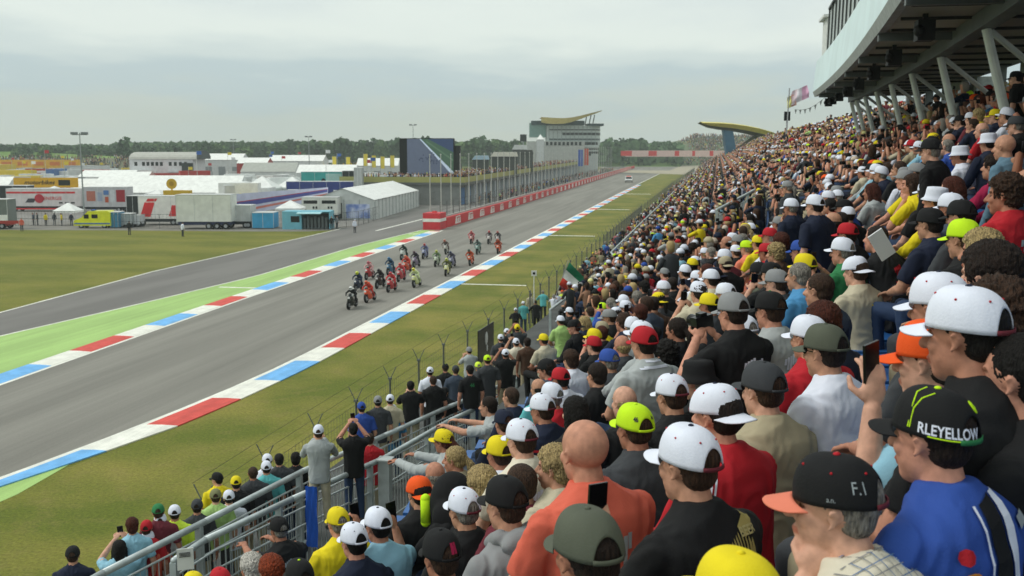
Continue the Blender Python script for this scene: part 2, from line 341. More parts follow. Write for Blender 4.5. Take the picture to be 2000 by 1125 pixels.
mb.sweep([f(-9.6, 0.5), f(-9.6, fl(G0F) - .25), f(-8.5, fl(G0F) - .25), f(-8.5, 0.5)], close=True); mb.build('front_wall', conc, stand)
# seats: a blue shell seat under every place, one mesh for the whole stand
seat_m = M('blue_seat_plastic', '2b5f9e', 0.4, 0.1, 4)
# standing terrace in front of the near part
def rax(y): return lerp_poly([(-6, -13.6), (5, -11.2), (11.4, -8.0), (15.8, -6.95), (20.6, -5.6), (26, -5.1), (30.5, -5.0), (34, -5.2)], y)
mb = MB(); Y = ys(-4, 33.5, 2); f = lambda d, z: [(max(rax(y) + d, fx(y) + .35), y, z) for y in Y]
for d0, d1, z in ((-0.75, 2.9, 3.75), (-1.5, -0.72, 3.35), (-2.25, -1.47, 2.95), (-3.0, -2.2, 2.55), (-4.4, -2.95, 2.1)):
    mb.sweep([f(d0, z - 2.0), f(d0, z), f(d1, z), f(d1, z - 2.0)], close=True)
mb.build('standing_terrace', conc, stand)

def rail(name, pts, h, label, group='guard rails along the grandstand', step=2.3, infill=True, top_r=0.049):
    """a galvanised guard rail: pts are points of the top rail; h is its height over its foot"""
    t = thing(name, label, 'railing', (0, 0, 0), 0, group)
    tr = MB(); inf = MB(); pm_ = []
    P = [Vector(p) for p in pts]; L_ = [0]
    for a, b in zip(P, P[1:]): L_.append(L_[-1] + (b - a).length)
    def pos(s):
        for i in range(len(P) - 1):
            if s <= L_[i + 1] or i == len(P) - 2: return P[i].lerp(P[i + 1], (s - L_[i]) / (L_[i + 1] - L_[i]))
    for a, b in zip(P, P[1:]): tr.cap(a, b, top_r, n=10)
    tr.build('top_rail', galv, t, smooth=True)
    n = max(1, int(L_[-1] / step)); up = Vector((0, 0, 1))
    for i in range(n + 1):
        p = pos(L_[-1] * i / n); m_ = MB(); m_.box((0, 0, -h / 2), (0.09, 0.09, h)); m_.box((0, 0, -h + .01), (.18, .18, .02)); m_.build('post', galv, t, loc=p - up * .02)
    if infill:
        for dz in (0.22, 0.5, h - 0.14):
            k = int(L_[-1] / 1.0) + 1
            for i in range(k): inf.tube(pos(L_[-1] * i / k) - up * dz, pos(L_[-1] * (i + 1) / k) - up * dz, 0.016, n=6, cap=False)
        k = int(L_[-1] / 0.12)
        for i in range(k):
            p = pos(L_[-1] * (i + .5) / k); inf.tube(p - up * .22, p - up * (h - .14), 0.007, n=4, cap=False)
        inf.build('infill_bars', galv, t)
    return t
RA = [un(120, 1165, 5.15), un(200, 1120, 5.15), un(400, 1019, 5.12), un(590, 921, 5.1), un(750, 851, 4.95), un(875, 795, 4.8), un(1010, 740, 4.5), un(1060, 705, 4.45)]
RB = [un(340, 1095, 5.1), un(400, 1055, 5.1), un(570, 975, 5.1), un(750, 895, 5.1), un(877, 822, 5.0), un(925, 800, 4.95)]
rail('guard_rail', RA, 1.2, 'long grey guard rail behind the standing fans, nearest to the grass')
rail('guard_rail', RB, 1.3, 'grey guard rail with a stout square corner post, on the seat side of the walkway')
bx = MB(); c = un(752, 900, 5.1); bx.box((c.x, c.y, 4.42), (.2, .2, 1.4)); bx.box((c.x, c.y, 5.13), (.26, .26, .03)); cp = bx.build('corner_post', galv_l, None)
cp.parent = bpy.data.objects['guard_rail.001']
RC = [un(1075, 605, 4.9), un(1120, 570, 4.9), un(1206, 508, 4.9)] + [Vector((cY(y) - 8.5, y, 4.95)) for y in (55, 75, 100, 140, 200, 300)]
rail('guard_rail', RC, 1.0, 'far guard rail along the front edge of the seats, beyond the flag', step=6, infill=False)
RD = [un(1120, 662, 5.6), un(1165, 618, 5.7), un(1250, 540, 5.8), ]
rail('guard_rail', RD, 1.0, 'short grey guard rail among the seated crowd, right of the tricolour flag', step=3)
RE = [at(1400, 410, 33), at(1485, 365, 42)]
rail('guard_rail', RE, 1.1, 'grey stair handrail high among the distant seated crowd', step=3)
# ---------------------------------------------------------------- canopy (hospitality box on raking columns)
can = thing('stand_canopy', 'dark grandstand canopy with pale blue fascia, glass wind screen and raking steel columns', 'canopy', (0, 0, 0))
ZC = 12.75; GE, GC, GB = 1.12, 2.6, 5.45; Y = ys(2, 46.5, 1.6)
f = lambda g, z: [(cY(y) + g, y, z) for y in Y]
mb = MB(); mb.sweep([f(GE + .12, ZC), f(GE + .12, ZC + .35), f(GB, ZC + .5), f(GB, ZC)], close=True)
und = mb.build('soffit', M('soffit_panels', 'a39d92', 0.8, 0.15, 0.5, world=True, stretch=(0.3, 3, 1)), can)
mb = MB()
for y in ys(3, 46, 1.75): mb.box((cY(y) + (GE + GB) / 2, y, ZC - .03), (GB - GE - .4, .07, .05))
mb.build('soffit_ribs', M('dark_steel', '33332f', 0.6), can)
mb = MB(); mb.sweep([f(GE - .02, ZC - .05), f(GE - .1, ZC + .16), f(GE + .14, ZC + .2), f(GE + .14, ZC - .02)], close=True); mb.build('edge_trim', M('trim_metal', '9fa5a3', 0.5, metal=0.2), can)
mb = MB(); mb.sweep([f(GE - .1, ZC + .16), f(GE + .02, ZC + 1.45), f(GE + .10, ZC + 1.45), f(GE - .02, ZC + .18)], close=True); mb.build('fascia', M('pale_blue_panel', 'cfe4e6', 0.4, 0.05, 0.6, world=True), can)
gm = M('tinted_glass', 'a4aeab', 0.25, 0.1, 0.5); mb = MB(); Y2 = ys(2, 41, 1.6); f2 = lambda g, z: [(cY(y) + g, y, z) for y in Y2]
mb.sweep([f2(GE + .05, ZC + 1.46), f2(GE + .08, ZC + 2.9), f2(GE + .10, ZC + 2.9), f2(GE + .07, ZC + 1.46)], close=True); mb.build('wind_screen', gm, can)
mb = MB()
for i, y in enumerate(Y2): mb.tube((cY(y) + GE + .03, y, ZC + 1.45), (cY(y) + GE + .05, y, ZC + 2.95), .03, n=6)
mb.sweep([f2(GE + .0, ZC + 2.9), f2(GE + .0, ZC + 2.98), f2(GE + .14, ZC + 2.98), f2(GE + .14, ZC + 2.9)], close=True); mb.build('screen_frame', M('dark_frame', '3c4142', 0.5), can)
mb = MB(); mb.sweep([f(GC + .8, ZC + .5), f(GC + .8, ZC + 3.1), f(GB, ZC + 3.2), f(GB, ZC + .5)], close=True); mb.build('upper_lounge', M('lounge_wall', 'c5c9c4', 0.6, world=True), can)
mb = MB(); mb.box((cY(44) + GE + .55, 43.4, ZC + 2.1), (1.0, 1.5, 1.45)); mb.box((cY(44) + GE + .55, 43.4, ZC + 2.88), (1.3, 1.9, .1)); mb.build('camera_booth', M('booth_white', 'cfd3cf', 0.6), can)
cols = [13.2, 18.4, 23.8, 28.8, 33.5, 37.6, 41.2, 44.2, 46.2]
colm = M('column_paint', 'd3d8d3', 0.5, 0.08, 3, metal=0.1)
beam = MB(); f3 = lambda g, z: [(cY(y) + g, y, z) for y in ys(8, 46.3, 2)]
beam.sweep([f3(GC - .13, ZC - .3), f3(GC - .13, ZC - .02), f3(GC + .13, ZC - .02), f3(GC + .13, ZC - .3)], close=True); beam.build('long_beam', M('beam_grey', '5e6462', 0.5, 0.1, 2, metal=0.1), can)
for i, y in enumerate(cols):
    g1 = GC + .72; zb = fl(g1); mb = MB(); a = Vector((cY(y) + GC, y, ZC - .3)); b = Vector((cY(y) + g1, y, zb - .3))
    mb.tube(b, a, .088, .076, n=12); mb.build('raking_column', colm, can, smooth=False)
    mb = MB(); mb.tube(a + Vector((.1, .2, 0)), (cY(y) + GB - .6, y + 1.4, fl(4.6) + .2), .055, n=8); mb.build('brace', colm, can)
    mb = MB(); mb.box((cY(y) + GB - .15, y + 2.0, (ZC + fl(5.3)) / 2), (.25, .25, ZC - fl(5.3))); mb.build('rear_column', M('rear_column_paint', '6c7271', 0.6), can)
    mb = MB(); mb.box((cY(y) + GC - .9, y + .3, ZC - .28), (.28, .34, .34)); mb.box((cY(y) + GC - .9, y + .3, ZC - .06), (.08, .08, .12)); mb.ell((cY(y) + GC - 1.03, y + .1, ZC - .3), (.09, .09, .10)); mb.build('loudspeaker', M('speaker_black', '1b1c1c', 0.6), can)
    mb = MB(); yy = y + 3
    if y < 43: mb.box(((cY(yy) + (GE + GC) / 2), yy, ZC - .1), (GC - GE, .14, .16)); mb.build('cross_beam', M('beam_grey', '5e6462'), can)
for y in (27.0, 37.0):
    mb = MB(); mb.box((cY(y) + GB + .1, y, (ZC + fl(5.6)) / 2), (.6, 2.8 if y < 30 else 4.0, ZC - fl(5.6) - .01)); mb.build('stair_core', M('stair_core_grey', '8d9492', 0.7), can)
# ================================================================ PEOPLE
V = Vector
def hand(mb, wr, d, nrm, side, curl=0.5, n=7):
    """palm, four unequal fingers and a thumb; d = forearm direction, nrm = palm normal"""
    d = V(d).normalized(); nrm = (V(nrm) - d * V(nrm).dot(d)).normalized(); s = d.cross(nrm) * side
    c = wr + d * 0.048; T = Matrix((s, d, nrm)).transposed()
    mb.ell(c, (0.040, 0.050, 0.017), 12, 8, T=T)
    for k, (o, L_) in enumerate(((-0.030, 0.036), (-0.010, 0.043), (0.011, 0.046), (0.031, 0.041))):
        a = wr + d * 0.085 + s * o; b = a + (d * cos(curl * .7) + nrm * sin(curl * .7)) * L_; e = b + (d * cos(curl * 2) + nrm * sin(curl * 2)) * L_ * .9
        mb.cap(a, b, .0095, .0088, n=n); mb.cap(b, e, .0088, .0078, n=n)
    a = wr + d * 0.03 + s * 0.030; b = a + (d * .6 + s * .75 + nrm * .35).normalized() * .042; e = b + (d * .85 + nrm * .5).normalized() * .032
    mb.cap(a, b, .012, .0105, n=n); mb.cap(b, e, .0105, .009, n=n)
def head_shapes(mb, P, T):
    def E(c, r, n=16, m=12): mb.ell(P + T @ V(c), r, n, m, T=T)
    E((0, -.010, .032), (.0755, .096, .088), 20, 14); E((0, .022, -.035), (.060, .072, .088)); E((0, .052, -.088), (.036, .036, .032))
    E((0, .064, .028), (.052, .026, .016)); E((.036, .058, -.022), (.024, .024, .026)); E((-.036, .058, -.022), (.024, .024, .026))
    mb.cap(P + T @ V((0, .088, .012)), P + T @ V((0, .112, -.026)), .009, .0155, n=10); E((.013, .094, -.028), (.010, .010, .008)); E((-.013, .094, -.028), (.010, .010, .008))
    E((0, .088, -.060), (.023, .015, .008)); E((0, .086, -.072), (.021, .014, .008))
    for s in (-1, 1):
        T2 = T @ Euler((0.18, s * .22, s * -.38)).to_matrix(); q0 = P + T @ V((s * .077, -.012, -.004))
        for i in range(9):
            a0, a1 = [pi * (-.35 + 1.35 * k / 9) for k in (i, i + 1)]; f0 = lambda a: q0 + T2 @ V((0, -.0125 * sin(a) + .004, .023 * cos(a)))
            mb.cap(f0(a0), f0(a1), .0042, .0042, n=6)
        mb.ell(q0 + T2 @ V((-s * .004, .0, -.002)), (.0045, .010, .020), 8, 8, T=T2); mb.ell(q0 + T2 @ V((-s * .001, .004, -.023)), (.005, .007, .008), 8, 6, T=T2)
def wrinkle(me, amp, seed=0):
    co = vget(me); no = nget(me); d = np.empty(len(co))
    for i, (x, y, z) in enumerate(co):
        # long soft creases that run down and across from the shoulders
        w = noise.noise((x * 5 + seed, y * 5, z * 3)); n1 = noise.noise(((x + z * .35) * 15 + w * 3, y * 12, (z - x * .35) * 5 + seed)); n2 = noise.noise(((x - z * .5) * 26 + seed * 3, y * 22, (z + x * .5) * 9 + w * 4))
        d[i] = (1 - abs(n1) * 3.2) * .55 + (1 - abs(n2) * 3) * .35 * max(0, .3 + w * 2)
    k = 1.0
    vset(me, co + no * (amp * d * k)[:, None])
def make_pose(stand=False, lean=0.12, hy=0.0, hp=-0.05, armL='lap', armR='lap', vox=.006):
    hz = .93 if stand else .53; up = V((0, sin(lean), cos(lean))); hip = V((0, 0, hz)); sh = hip + up * .50; nb = hip + up * .555
    P = nb + V((0, sin(lean) * .05 + .045, .118)); T = Euler((hp, 0, hy), 'XYZ').to_matrix()
    ms = {}; skin = MB(); arms = []
    for s, kind in ((-1, armL), (1, armR)):
        Sx = sh + V((s * .186, -.008, -.045)); z = 0
        if kind == 'lap': E_ = Sx + V((s * .055, .10, -.255)); Wp = E_ + V((-s * .14, .20, -.06)); nr = (0, .2, -1)
        elif kind == 'down': E_ = Sx + V((s * .065, -.03, -.275)); Wp = E_ + V((s * .0, .09, -.24)); nr = (-s, .3, 0)
        elif kind == 'cam': E_ = Sx + V((s * .07, .20, -.17)); Wp = E_ + V((-s * .175, .10, .20)); nr = (-s * .6, .6, .2)
        elif kind == 'camhigh': E_ = Sx + V((s * .06, .24, .02)); Wp = E_ + V((-s * .17, .10, .22)); nr = (-s * .6, .6, .2)
        elif kind == 'up': E_ = Sx + V((s * .08, .15, -.14)); Wp = E_ + V((-s * .03, .07, .235)); nr = (-s * .5, .8, 0)
        elif kind == 'phone': E_ = Sx + V((s * .06, .10, -.20)); Wp = E_ + V((-s * .03, .10, .17)); nr = (-s * .5, .8, 0)
        elif kind == 'phoneup': E_ = Sx + V((s * .09, .09, -.14)); Wp = E_ + V((-s * .04, .02, .245)); nr = (-s * .5, .8, 0)
        elif kind == 'point': E_ = Sx + V((s * .02, .275, -.06)); Wp = E_ + V((-s * .06, .25, .02)); nr = (0, 0, -1)
        elif kind == 'fold': E_ = Sx + V((s * .05, .10, -.26)); Wp = E_ + V((-s * .22, .13, .06)); nr = (0, -1, .2)
        elif kind == 'knee': E_ = Sx + V((s * .04, .20, -.22)); Wp = E_ + V((-s * .10, .19, -.10)); nr = (0, -.3, -1)
        elif kind == 'chin': E_ = Sx + V((s * .0, .20, -.22)); Wp = P + V((s * .075, .03, -.17)); nr = (-s, .2, .3)
        elif kind == 'rail': E_ = Sx + V((s * .10, .22, -.20)); Wp = E_ + V((-s * .10, .22, -.02)); nr = (0, 0, -1)
        arms.append((Sx, E_, Wp, nr, s))
    # skin
    skin.cap(hip, hip + up * .30, .10, .10); skin.ell(hip + up * .36, (.13, .085, .13)); skin.cap(nb - up * .06, P + T @ V((0, -.020, -.055)), .060, .050)
    skin.ell(nb - up * .04, (.11, .065, .055)); head_shapes(skin, P, T)
    hands = []
    for Sx, E_, Wp, nr, s in arms:
        skin.cap(Sx, E_, .050, .041); skin.ell(Sx.lerp(E_, .5), (.05, .05, .07)); skin.cap(E_, E_.lerp(Wp, .35), .041, .040); skin.cap(E_.lerp(Wp, .35), Wp, .040, .027); d = (Wp - E_).normalized()
        hand(skin, Wp + d * .005, d, nr, -s if False else (-s), 1.0 if kind in ('cam', 'up') else .6); hands.append((Wp + d * .09, d, V(nr).normalized()))
    legs = []
    for s in (-1, 1):
        h = hip + V((s * .09, 0, -.02)); k = V((s * .10, .02, .50)) if stand else V((s * .15, .43, .53)); a = V((s * .11, -.01, .09)) if stand else V((s * .14, .40, .09))
        legs.append((h, k, a)); skin.cap(h, k, .07, .05, n=8); skin.cap(k, a, .05, .04, n=8)
    me = remeshed(skin, vox, 2, .4); co = vget(me)
    # natural tones of lips, brows and eyes
    Ti = np.array(T.inverted()); q = (co - np.array(P)) @ Ti.T; x, y, z = np.abs(q[:, 0]), q[:, 1], q[:, 2]; tone = np.ones((len(co), 4), np.float32)
    head = (y > .05) & (np.linalg.norm(q, axis=1) < .16)
    m = head & (x > .014) & (x < .052) & (z > .020) & (z < .034); tone[m, :3] = (.30, .26, .22)
    m = head & (x > .018) & (x < .044) & (z > -.008) & (z < .008); tone[m, :3] = (.16, .12, .10)
    m = head & (x < .026) & (z > -.072) & (z < -.054) & (y > .07); tone[m, :3] = (.85, .55, .52)
    at_ = me.color_attributes.new('tone', 'FLOAT_COLOR', 'POINT'); at_.data.foreach_set('color', tone.ravel())
    ms['body'] = me
    for kind in ('short', 'long'):
        b = MB(); rings = []; fw = V((0, cos(lean), -sin(lean)))
        for t_, hw, hd_, yo in ((-.12, .150, .120, 0), (-.10, .168, .132, 0), (.04, .170, .134, .004), (.18, .165, .124, 0), (.32, .178, .122, -.006), (.42, .206, .120, -.012), (.470, .206, .108, -.014), (.512, .172, .094, -.012), (.543, .124, .084, -.006), (.566, .084, .074, .002), (.584, .073, .070, .008)):
            ring = []
            for i in range(29):
                a_ = 2 * pi * i / 28; cx_, sy_ = cos(a_), sin(a_); ring.append(hip + up * t_ + V((hw * math.copysign(abs(cx_) ** .82, cx_), 0, 0)) + fw * (hd_ * math.copysign(abs(sy_) ** .82, sy_) + yo))
            rings.append(ring)
        b.sweep(rings); n0 = len(b.v); b.f.append(tuple(range(28, -1, -1))); b.m.append(0); b.f.append(tuple(n0 - 29 + i for i in range(29))); b.m.append(0)
        for Sx, E_, Wp, nr, s in arms:
            if kind == 'short': e = Sx.lerp(E_, .76); b.cap(Sx, Sx.lerp(E_, .4), .062, .063); b.tube(Sx.lerp(E_, .3), e, .063, .066, n=16)
            else: b.cap(Sx, E_, .063, .056); b.cap(E_, Wp, .056, .040); b.tube(E_.lerp(Wp, .8), Wp + (Wp - E_).normalized() * .012, .042, .043, n=14)
        sm = remeshed(b, .009, 9, .5); wrinkle(sm, .0085, 1 if kind == 'short' else 4); ms[kind] = sm
    b = MB(); b.ell(hip + V((0, .0, -.02)), (.150, .105, .11))
    for h, k, a in legs: b.cap(h, k, .088, .066); b.cap(k, a, .066, .052)
    sm = remeshed(b, .016, 2, .5); wrinkle(sm, .005, 2); ms['trousers'] = sm
    b = MB()
    for h, k, a in legs: b.ell(a + V((0, .07, -.045)), (.045, .13, .04)); b.ell(a + V((0, -.01, -.02)), (.042, .055, .06))
    ms['shoes'] = remeshed(b, .014, 2)
    b = MB(); b.ell(nb + V((0, -.075, .0)), (.125, .065, .06)); b.ell(nb + V((0, -.10, -.06)), (.10, .05, .09)); b.cap(nb + V((-.09, -.02, .02)), nb + V((-.07, .06, -.03)), .035); b.cap(nb + V((.09, -.02, .02)), nb + V((.07, .06, -.03)), .035)
    sm = remeshed(b, .011, 3); wrinkle(sm, .006, 5); ms['hood'] = sm
    return dict(ms=ms, head=Matrix.Translation(P) @ T.to_4x4(), hz=P.z, hands=hands, P=P, stand=stand, nb=nb)
POSES = {
 'sit': dict(lean=.10), 'sit_turn': dict(lean=.14, hy=.45), 'sit_turn_r': dict(lean=.10, hy=-.4), 'sit_lean': dict(lean=.42, hp=.08, armL='knee', armR='knee'),
 'sit_chin': dict(lean=.38, hp=.0, hy=.35, armL='chin', armR='knee'), 'sit_cam': dict(lean=.08, armL='cam', armR='cam'), 'sit_upL': dict(lean=.08, armL='up'), 'sit_upR': dict(lean=.06, armR='up', armL='lap'),
 'sit_phone': dict(lean=.08, armL='phone'), 'sit_phoneup': dict(lean=.08, armL='phoneup'),
 'sit_fold': dict(lean=.05, armL='fold', armR='fold', hy=.2), 'sit_point': dict(lean=.25, armL='point', armR='point'), 'stand': dict(stand=True, lean=.03, armL='down', armR='down'), 'stand_turn': dict(stand=True, lean=.04, armL='down', armR='fold', hy=.5),
 'stand_cam': dict(stand=True, lean=.0, armL='cam', armR='cam', hp=.02), 'stand_high': dict(stand=True, lean=-.02, armL='camhigh', armR='camhigh', hp=.08), 'stand_rail': dict(stand=True, lean=.22, armL='rail', armR='rail'),
}
PB = {k: make_pose(**v) for k, v in POSES.items()}
POSE_WORDS = {'sit': 'seated', 'sit_turn': 'seated looking left', 'sit_turn_r': 'seated looking ahead', 'sit_lean': 'leaning forward', 'sit_chin': 'seated with hand at chin', 'sit_cam': 'filming two-handed', 'sit_upL': 'raising one arm', 'sit_upR': 'raising a phone', 'sit_phone': 'holding a phone', 'sit_phoneup': 'raising a phone',
 'sit_fold': 'with folded arms', 'sit_point': 'stretching out both arms', 'stand': 'standing', 'stand_turn': 'standing turned', 'stand_cam': 'standing and filming', 'stand_high': 'standing with raised arms', 'stand_rail': 'leaning on rail'}
# ---- hair
def hair_mesh(kind):
    b = MB(); E = b.ell
    if kind == 'short': E((0, -.018, .040), (.080, .097, .088), 20, 14); E((0, -.050, -.014), (.066, .052, .060)); amp, fr = .0022, 160
    elif kind == 'crop': E((0, -.016, .036), (.0772, .0955, .0875), 20, 14); E((0, -.048, -.014), (.063, .050, .055)); amp, fr = .001, 200
    elif kind == 'full': E((0, -.012, .050), (.088, .108, .094), 20, 14); E((0, -.055, -.008), (.078, .058, .075)); amp, fr = .0055, 90
    elif kind == 'curly': E((0, -.014, .052), (.092, .112, .096), 20, 14); E((0, -.058, -.004), (.086, .062, .078)); amp, fr = .010, 60
    elif kind == 'long': E((0, -.018, .044), (.086, .102, .092), 20, 14); b.cap((0, -.055, 0), (0, -.085, -.20), .082, .062); b.cap((-.065, -.02, 0), (-.075, -.045, -.17), .035, .030); b.cap((.065, -.02, 0), (.075, -.045, -.17), .035, .030); amp, fr = .004, 80
    elif kind == 'tail': E((0, -.016, .040), (.083, .099, .089), 20, 14); E((0, -.052, -.012), (.068, .052, .055)); b.cap((0, -.10, .02), (.0, -.15, -.03), .030, .034); b.cap((0, -.15, -.03), (.0, -.145, -.17), .034, .018); amp, fr = .004, 80
    elif kind == 'fringe': E((0, -.034, .004), (.0765, .080, .046), 20, 12); E((0, -.050, -.018), (.063, .048, .05)); amp, fr = .001, 180
    me = remeshed(b, .0065, 2, .4); co = vget(me); no = nget(me); d = np.array([noise.noise(V(p) * fr) + .6 * noise.noise(V((p[0], p[1], p[2] * .35)) * fr * 2) for p in co])
    co2 = co + no * (amp * 1.6 * d)[:, None]
    if kind in ('short', 'crop', 'full', 'curly', 'long', 'tail'):
        # hairline: nothing grows over the forehead and face
        f_ = (co2[:, 1] > .045) & (co2[:, 2] < .062); co2[f_, 1] = np.minimum(co2[f_, 1], .045 + (co2[f_, 1] - .045) * .1)
    vset(me, co2); return me
HAIR = {k: hair_mesh(k) for k in ('short', 'crop', 'full', 'curly', 'long', 'tail', 'fringe')}
# ---- caps
CR = (.0865, .1085, .104); CZ = .026
def cap_pt(th, t, off=0.0):
    """th: angle (0 = right, 90 = front); t: 0 rim .. 1 crown top"""
    a = t * pi / 2; k = cos(a) ** .74; zz = CZ + (CR[2] + off) * sin(a) ** 1.0
    fr = max(0, sin(th)); zz += 0.010 * fr * sin(a * 2) - .012 * (1 - t) * max(0, -sin(th)) + .004 * fr * (1 - t)
    seam = 1 - .010 * (1 - abs(sin(3 * (th - pi / 2)))) ** 8 * (t < .97)
    return V(((CR[0] + off) * k * cos(th) * seam, (CR[1] + off) * k * sin(th) * seam - .008, zz))
def cap_crown(opening=True, n=84, m=14):
    b = MB(); vs = []; fs = []
    def ta(th):
        d_ = abs(((th - 3 * pi / 2 + pi) % (2 * pi)) - pi) / .50
        return .40 * sqrt(max(0, 1 - d_ * d_)) if opening else 0
    for j in range(m): vs += [cap_pt(2 * pi * i / n, ta(2 * pi * i / n) + (1 - ta(2 * pi * i / n)) * j / m) for i in range(n)]
    vs.append(cap_pt(0, 1.0)); top = len(vs) - 1
    for j in range(m - 1):
        for i in range(n):
            i2 = (i + 1) % n; th = 2 * pi * (i + .5) / n; dth = abs(((th - 3 * pi / 2 + pi) % (2 * pi)) - pi)
            fs.append((j * n + i, j * n + i2, (j + 1) * n + i2, (j + 1) * n + i))
    fs += [((m - 1) * n + i, (m - 1) * n + (i + 1) % n, top) for i in range(n)]
    b.add(vs, fs); me = b.mesh('crown', []); o = bpy.data.objects.new('t', me); COL.objects.link(o); q = o.modifiers.new('s', 'SOLIDIFY'); q.thickness = .0035; q.offset = -1
    me2 = bpy.data.meshes.new_from_object(o.evaluated_get(bpy.context.evaluated_depsgraph_get())); bpy.data.objects.remove(o); me2.polygons.foreach_set('use_smooth', [True] * len(me2.polygons)); return me2
def cap_brim(wide=1.0):
    b = MB(); top = []; n = 18; rows = 8
    for j in range(rows + 1):
        u = j / rows; ring = []
        for i in range(n + 1):
            s = (i / n - .5) * 2; th = pi / 2 - s * 1.02; p = cap_pt(th, .02); L_ = .074 * sqrt(max(0, 1 - abs(s) ** 2.6)); q = p + V((0, L_ * u, 0))
            q.x *= 1 + .03 * u; q.z = p.z - .004 - u * L_ * .22 - .022 * (q.x / .08) ** 2; ring.append(q)
        top.append(ring)
    b.sweep(top); me = b.mesh('brim', []); o = bpy.data.objects.new('t', me); COL.objects.link(o); q = o.modifiers.new('s', 'SOLIDIFY'); q.thickness = .004; q.offset = 0
    me2 = bpy.data.meshes.new_from_object(o.evaluated_get(bpy.context.evaluated_depsgraph_get())); bpy.data.objects.remove(o); me2.polygons.foreach_set('use_smooth', [True] * len(me2.polygons)); return me2
CROWN = cap_crown(); CROWN_CLOSED = cap_crown(False); BRIM = cap_brim()
b_ = MB(); b_.ell(cap_pt(0, 1) + V((0, 0, .001)), (.009, .009, .005), 12, 6); BUTTON = b_.mesh('button', [], True)
b_ = MB()
for k in range(6): b_.ell(cap_pt(pi / 3 * k + pi / 3, .52, .0005), (.0035, .0035, .0035), 8, 5)
EYELET = b_.mesh('eyelets', [], True)
b_ = MB(); st = [[cap_pt(3 * pi / 2 + (i / 8 - .5) * 1.05, t, o) for i in range(9)] for (t, o) in ((.0, .001), (.07, .001), (.07, .004), (.0, .004))]; b_.sweep(st, close=True); STRAP = b_.mesh('strap', [], True)
def bucket():
    b = MB(); prof = [(.125, .008), (.098, .032), (.092, .06), (.088, .10), (.082, .122), (.05, .128), (.001, .129)]; rings = [[V((r * .95 * cos(2 * pi * i / 36), r * 1.1 * sin(2 * pi * i / 36) - .008, z)) for i in range(37)] for r, z in prof]
    b.sweep(rings); me = b.mesh('hat', []); o = bpy.data.objects.new('t', me); COL.objects.link(o); q = o.modifiers.new('s', 'SOLIDIFY'); q.thickness = .003
    me2 = bpy.data.meshes.new_from_object(o.evaluated_get(bpy.context.evaluated_depsgraph_get())); bpy.data.objects.remove(o); me2.polygons.foreach_set('use_smooth', [True] * len(me2.polygons)); return me2
HAT = bucket()
b_ = MB(); b_.ell((.0, 0, 0), (.036, .004, .074), 4, 4); PH = MB(); PH.box((0, 0, 0), (.074, .008, .150)); PHONE = PH.mesh('phone', [])
b_ = MB(); b_.box((0, 0, 0), (.13, .06, .085)); b_.tube((0, .03, 0), (0, .11, 0), .036, .038, 16); b_.box((0, 0, .05), (.05, .05, .025)); CAMERA = b_.mesh('camera', [])
# ---- materials of people
def cloth_folds(m):
    if 'folds' in m: return m
    m['folds'] = 1; nt = m.node_tree; N = nt.nodes.new; L = nt.links.new; b = nt.nodes['Principled BSDF']; tc = N('ShaderNodeTexCoord'); mp = N('ShaderNodeMapping'); mp.inputs['Rotation'].default_value = (.3, .5, .2); mp.inputs['Scale'].default_value = (1.5, 1.5, .55)
    n = N('ShaderNodeTexNoise'); n.noise_type = 'RIDGED_MULTIFRACTAL'; n.inputs['Scale'].default_value = 6; n.inputs['Detail'].default_value = 3; n.inputs['Distortion'].default_value = .9; L(tc.outputs['Object'], mp.inputs[0]); L(mp.outputs[0], n.inputs[0])
    bp = N('ShaderNodeBump'); bp.inputs['Strength'].default_value = .5; bp.inputs['Distance'].default_value = .012; L(n.outputs[0], bp.inputs['Height']); old = b.inputs['Normal'].links[0].from_socket; L(old, bp.inputs['Normal']); L(bp.outputs[0], b.inputs['Normal']); return m
def fab(c, name='cloth'):
    return cloth_folds(M(name, c, 0.85, 0.045, 7, 0.12, 160))
def skinmat(c):
    m = M('skin', c, 0.62, 0.20, 26, 0.12, 300, lo=.3, hi=.7)
    if 'tone' not in m:
        m['tone'] = 1; nt = m.node_tree; N = nt.nodes.new; b = nt.nodes['Principled BSDF']; old = b.inputs['Base Color'].links[0].from_socket
        a = N('ShaderNodeAttribute'); a.attribute_name = 'tone'; mx = N('ShaderNodeMix'); mx.data_type = 'RGBA'; mx.blend_type = 'MULTIPLY'; mx.inputs[0].default_value = 1
        nt.links.new(old, mx.inputs[6]); nt.links.new(a.outputs['Color'], mx.inputs[7]); nt.links.new(mx.outputs[2], b.inputs['Base Color'])
    return m
SK = ['c08f76', 'b58069', 'cf9f88', 'a8735c', 'c78f78', 'b98a70', '8d5f49']
CC = {'white': 'e0e5f3', 'yellow': 'e3cf1e', 'neon': 'c4ee20', 'black': '17181a', 'red': 'b4202b', 'navy': '1b2338', 'orange': 'e9571c', 'grey': '8a8c8e', 'olive': '555a4d', 'khaki': 'a99f84', 'blue': '2f4f9e', 'beige': 'bfb79f',
 'lightblue': '8fbfd4', 'coral': 'd4644f', 'lime': 'a9cc7c', 'darkgrey': '3c3f43', 'lightgrey': 'a9afb0', 'maroon': '6a2a35', 'pink': 'c0727a', 'magenta': 'a3204a', 'skyblue': '4d8fc0', 'slate': '3f4a5a', 'denim': '5f7f92', 'cream': 'd9d2bf', 'brown': '4e382b', 'green': '2f7a4a', 'paleneon': 'd4ef4a', 'camo': '7a7c58', 'salmon': 'e08067', 'jeans': '2c3e5c', 'turquoise': '5fb7bb', 'silver': '9ea7ab'}
HC = {'brown': '3f2c20', 'black': '14110f', 'blond': 'b09a6c', 'grey': '8b867e', 'red': '8a3a1c', 'dark': '251a14', 'auburn': '4e2418', 'white': 'c9c5bd'}
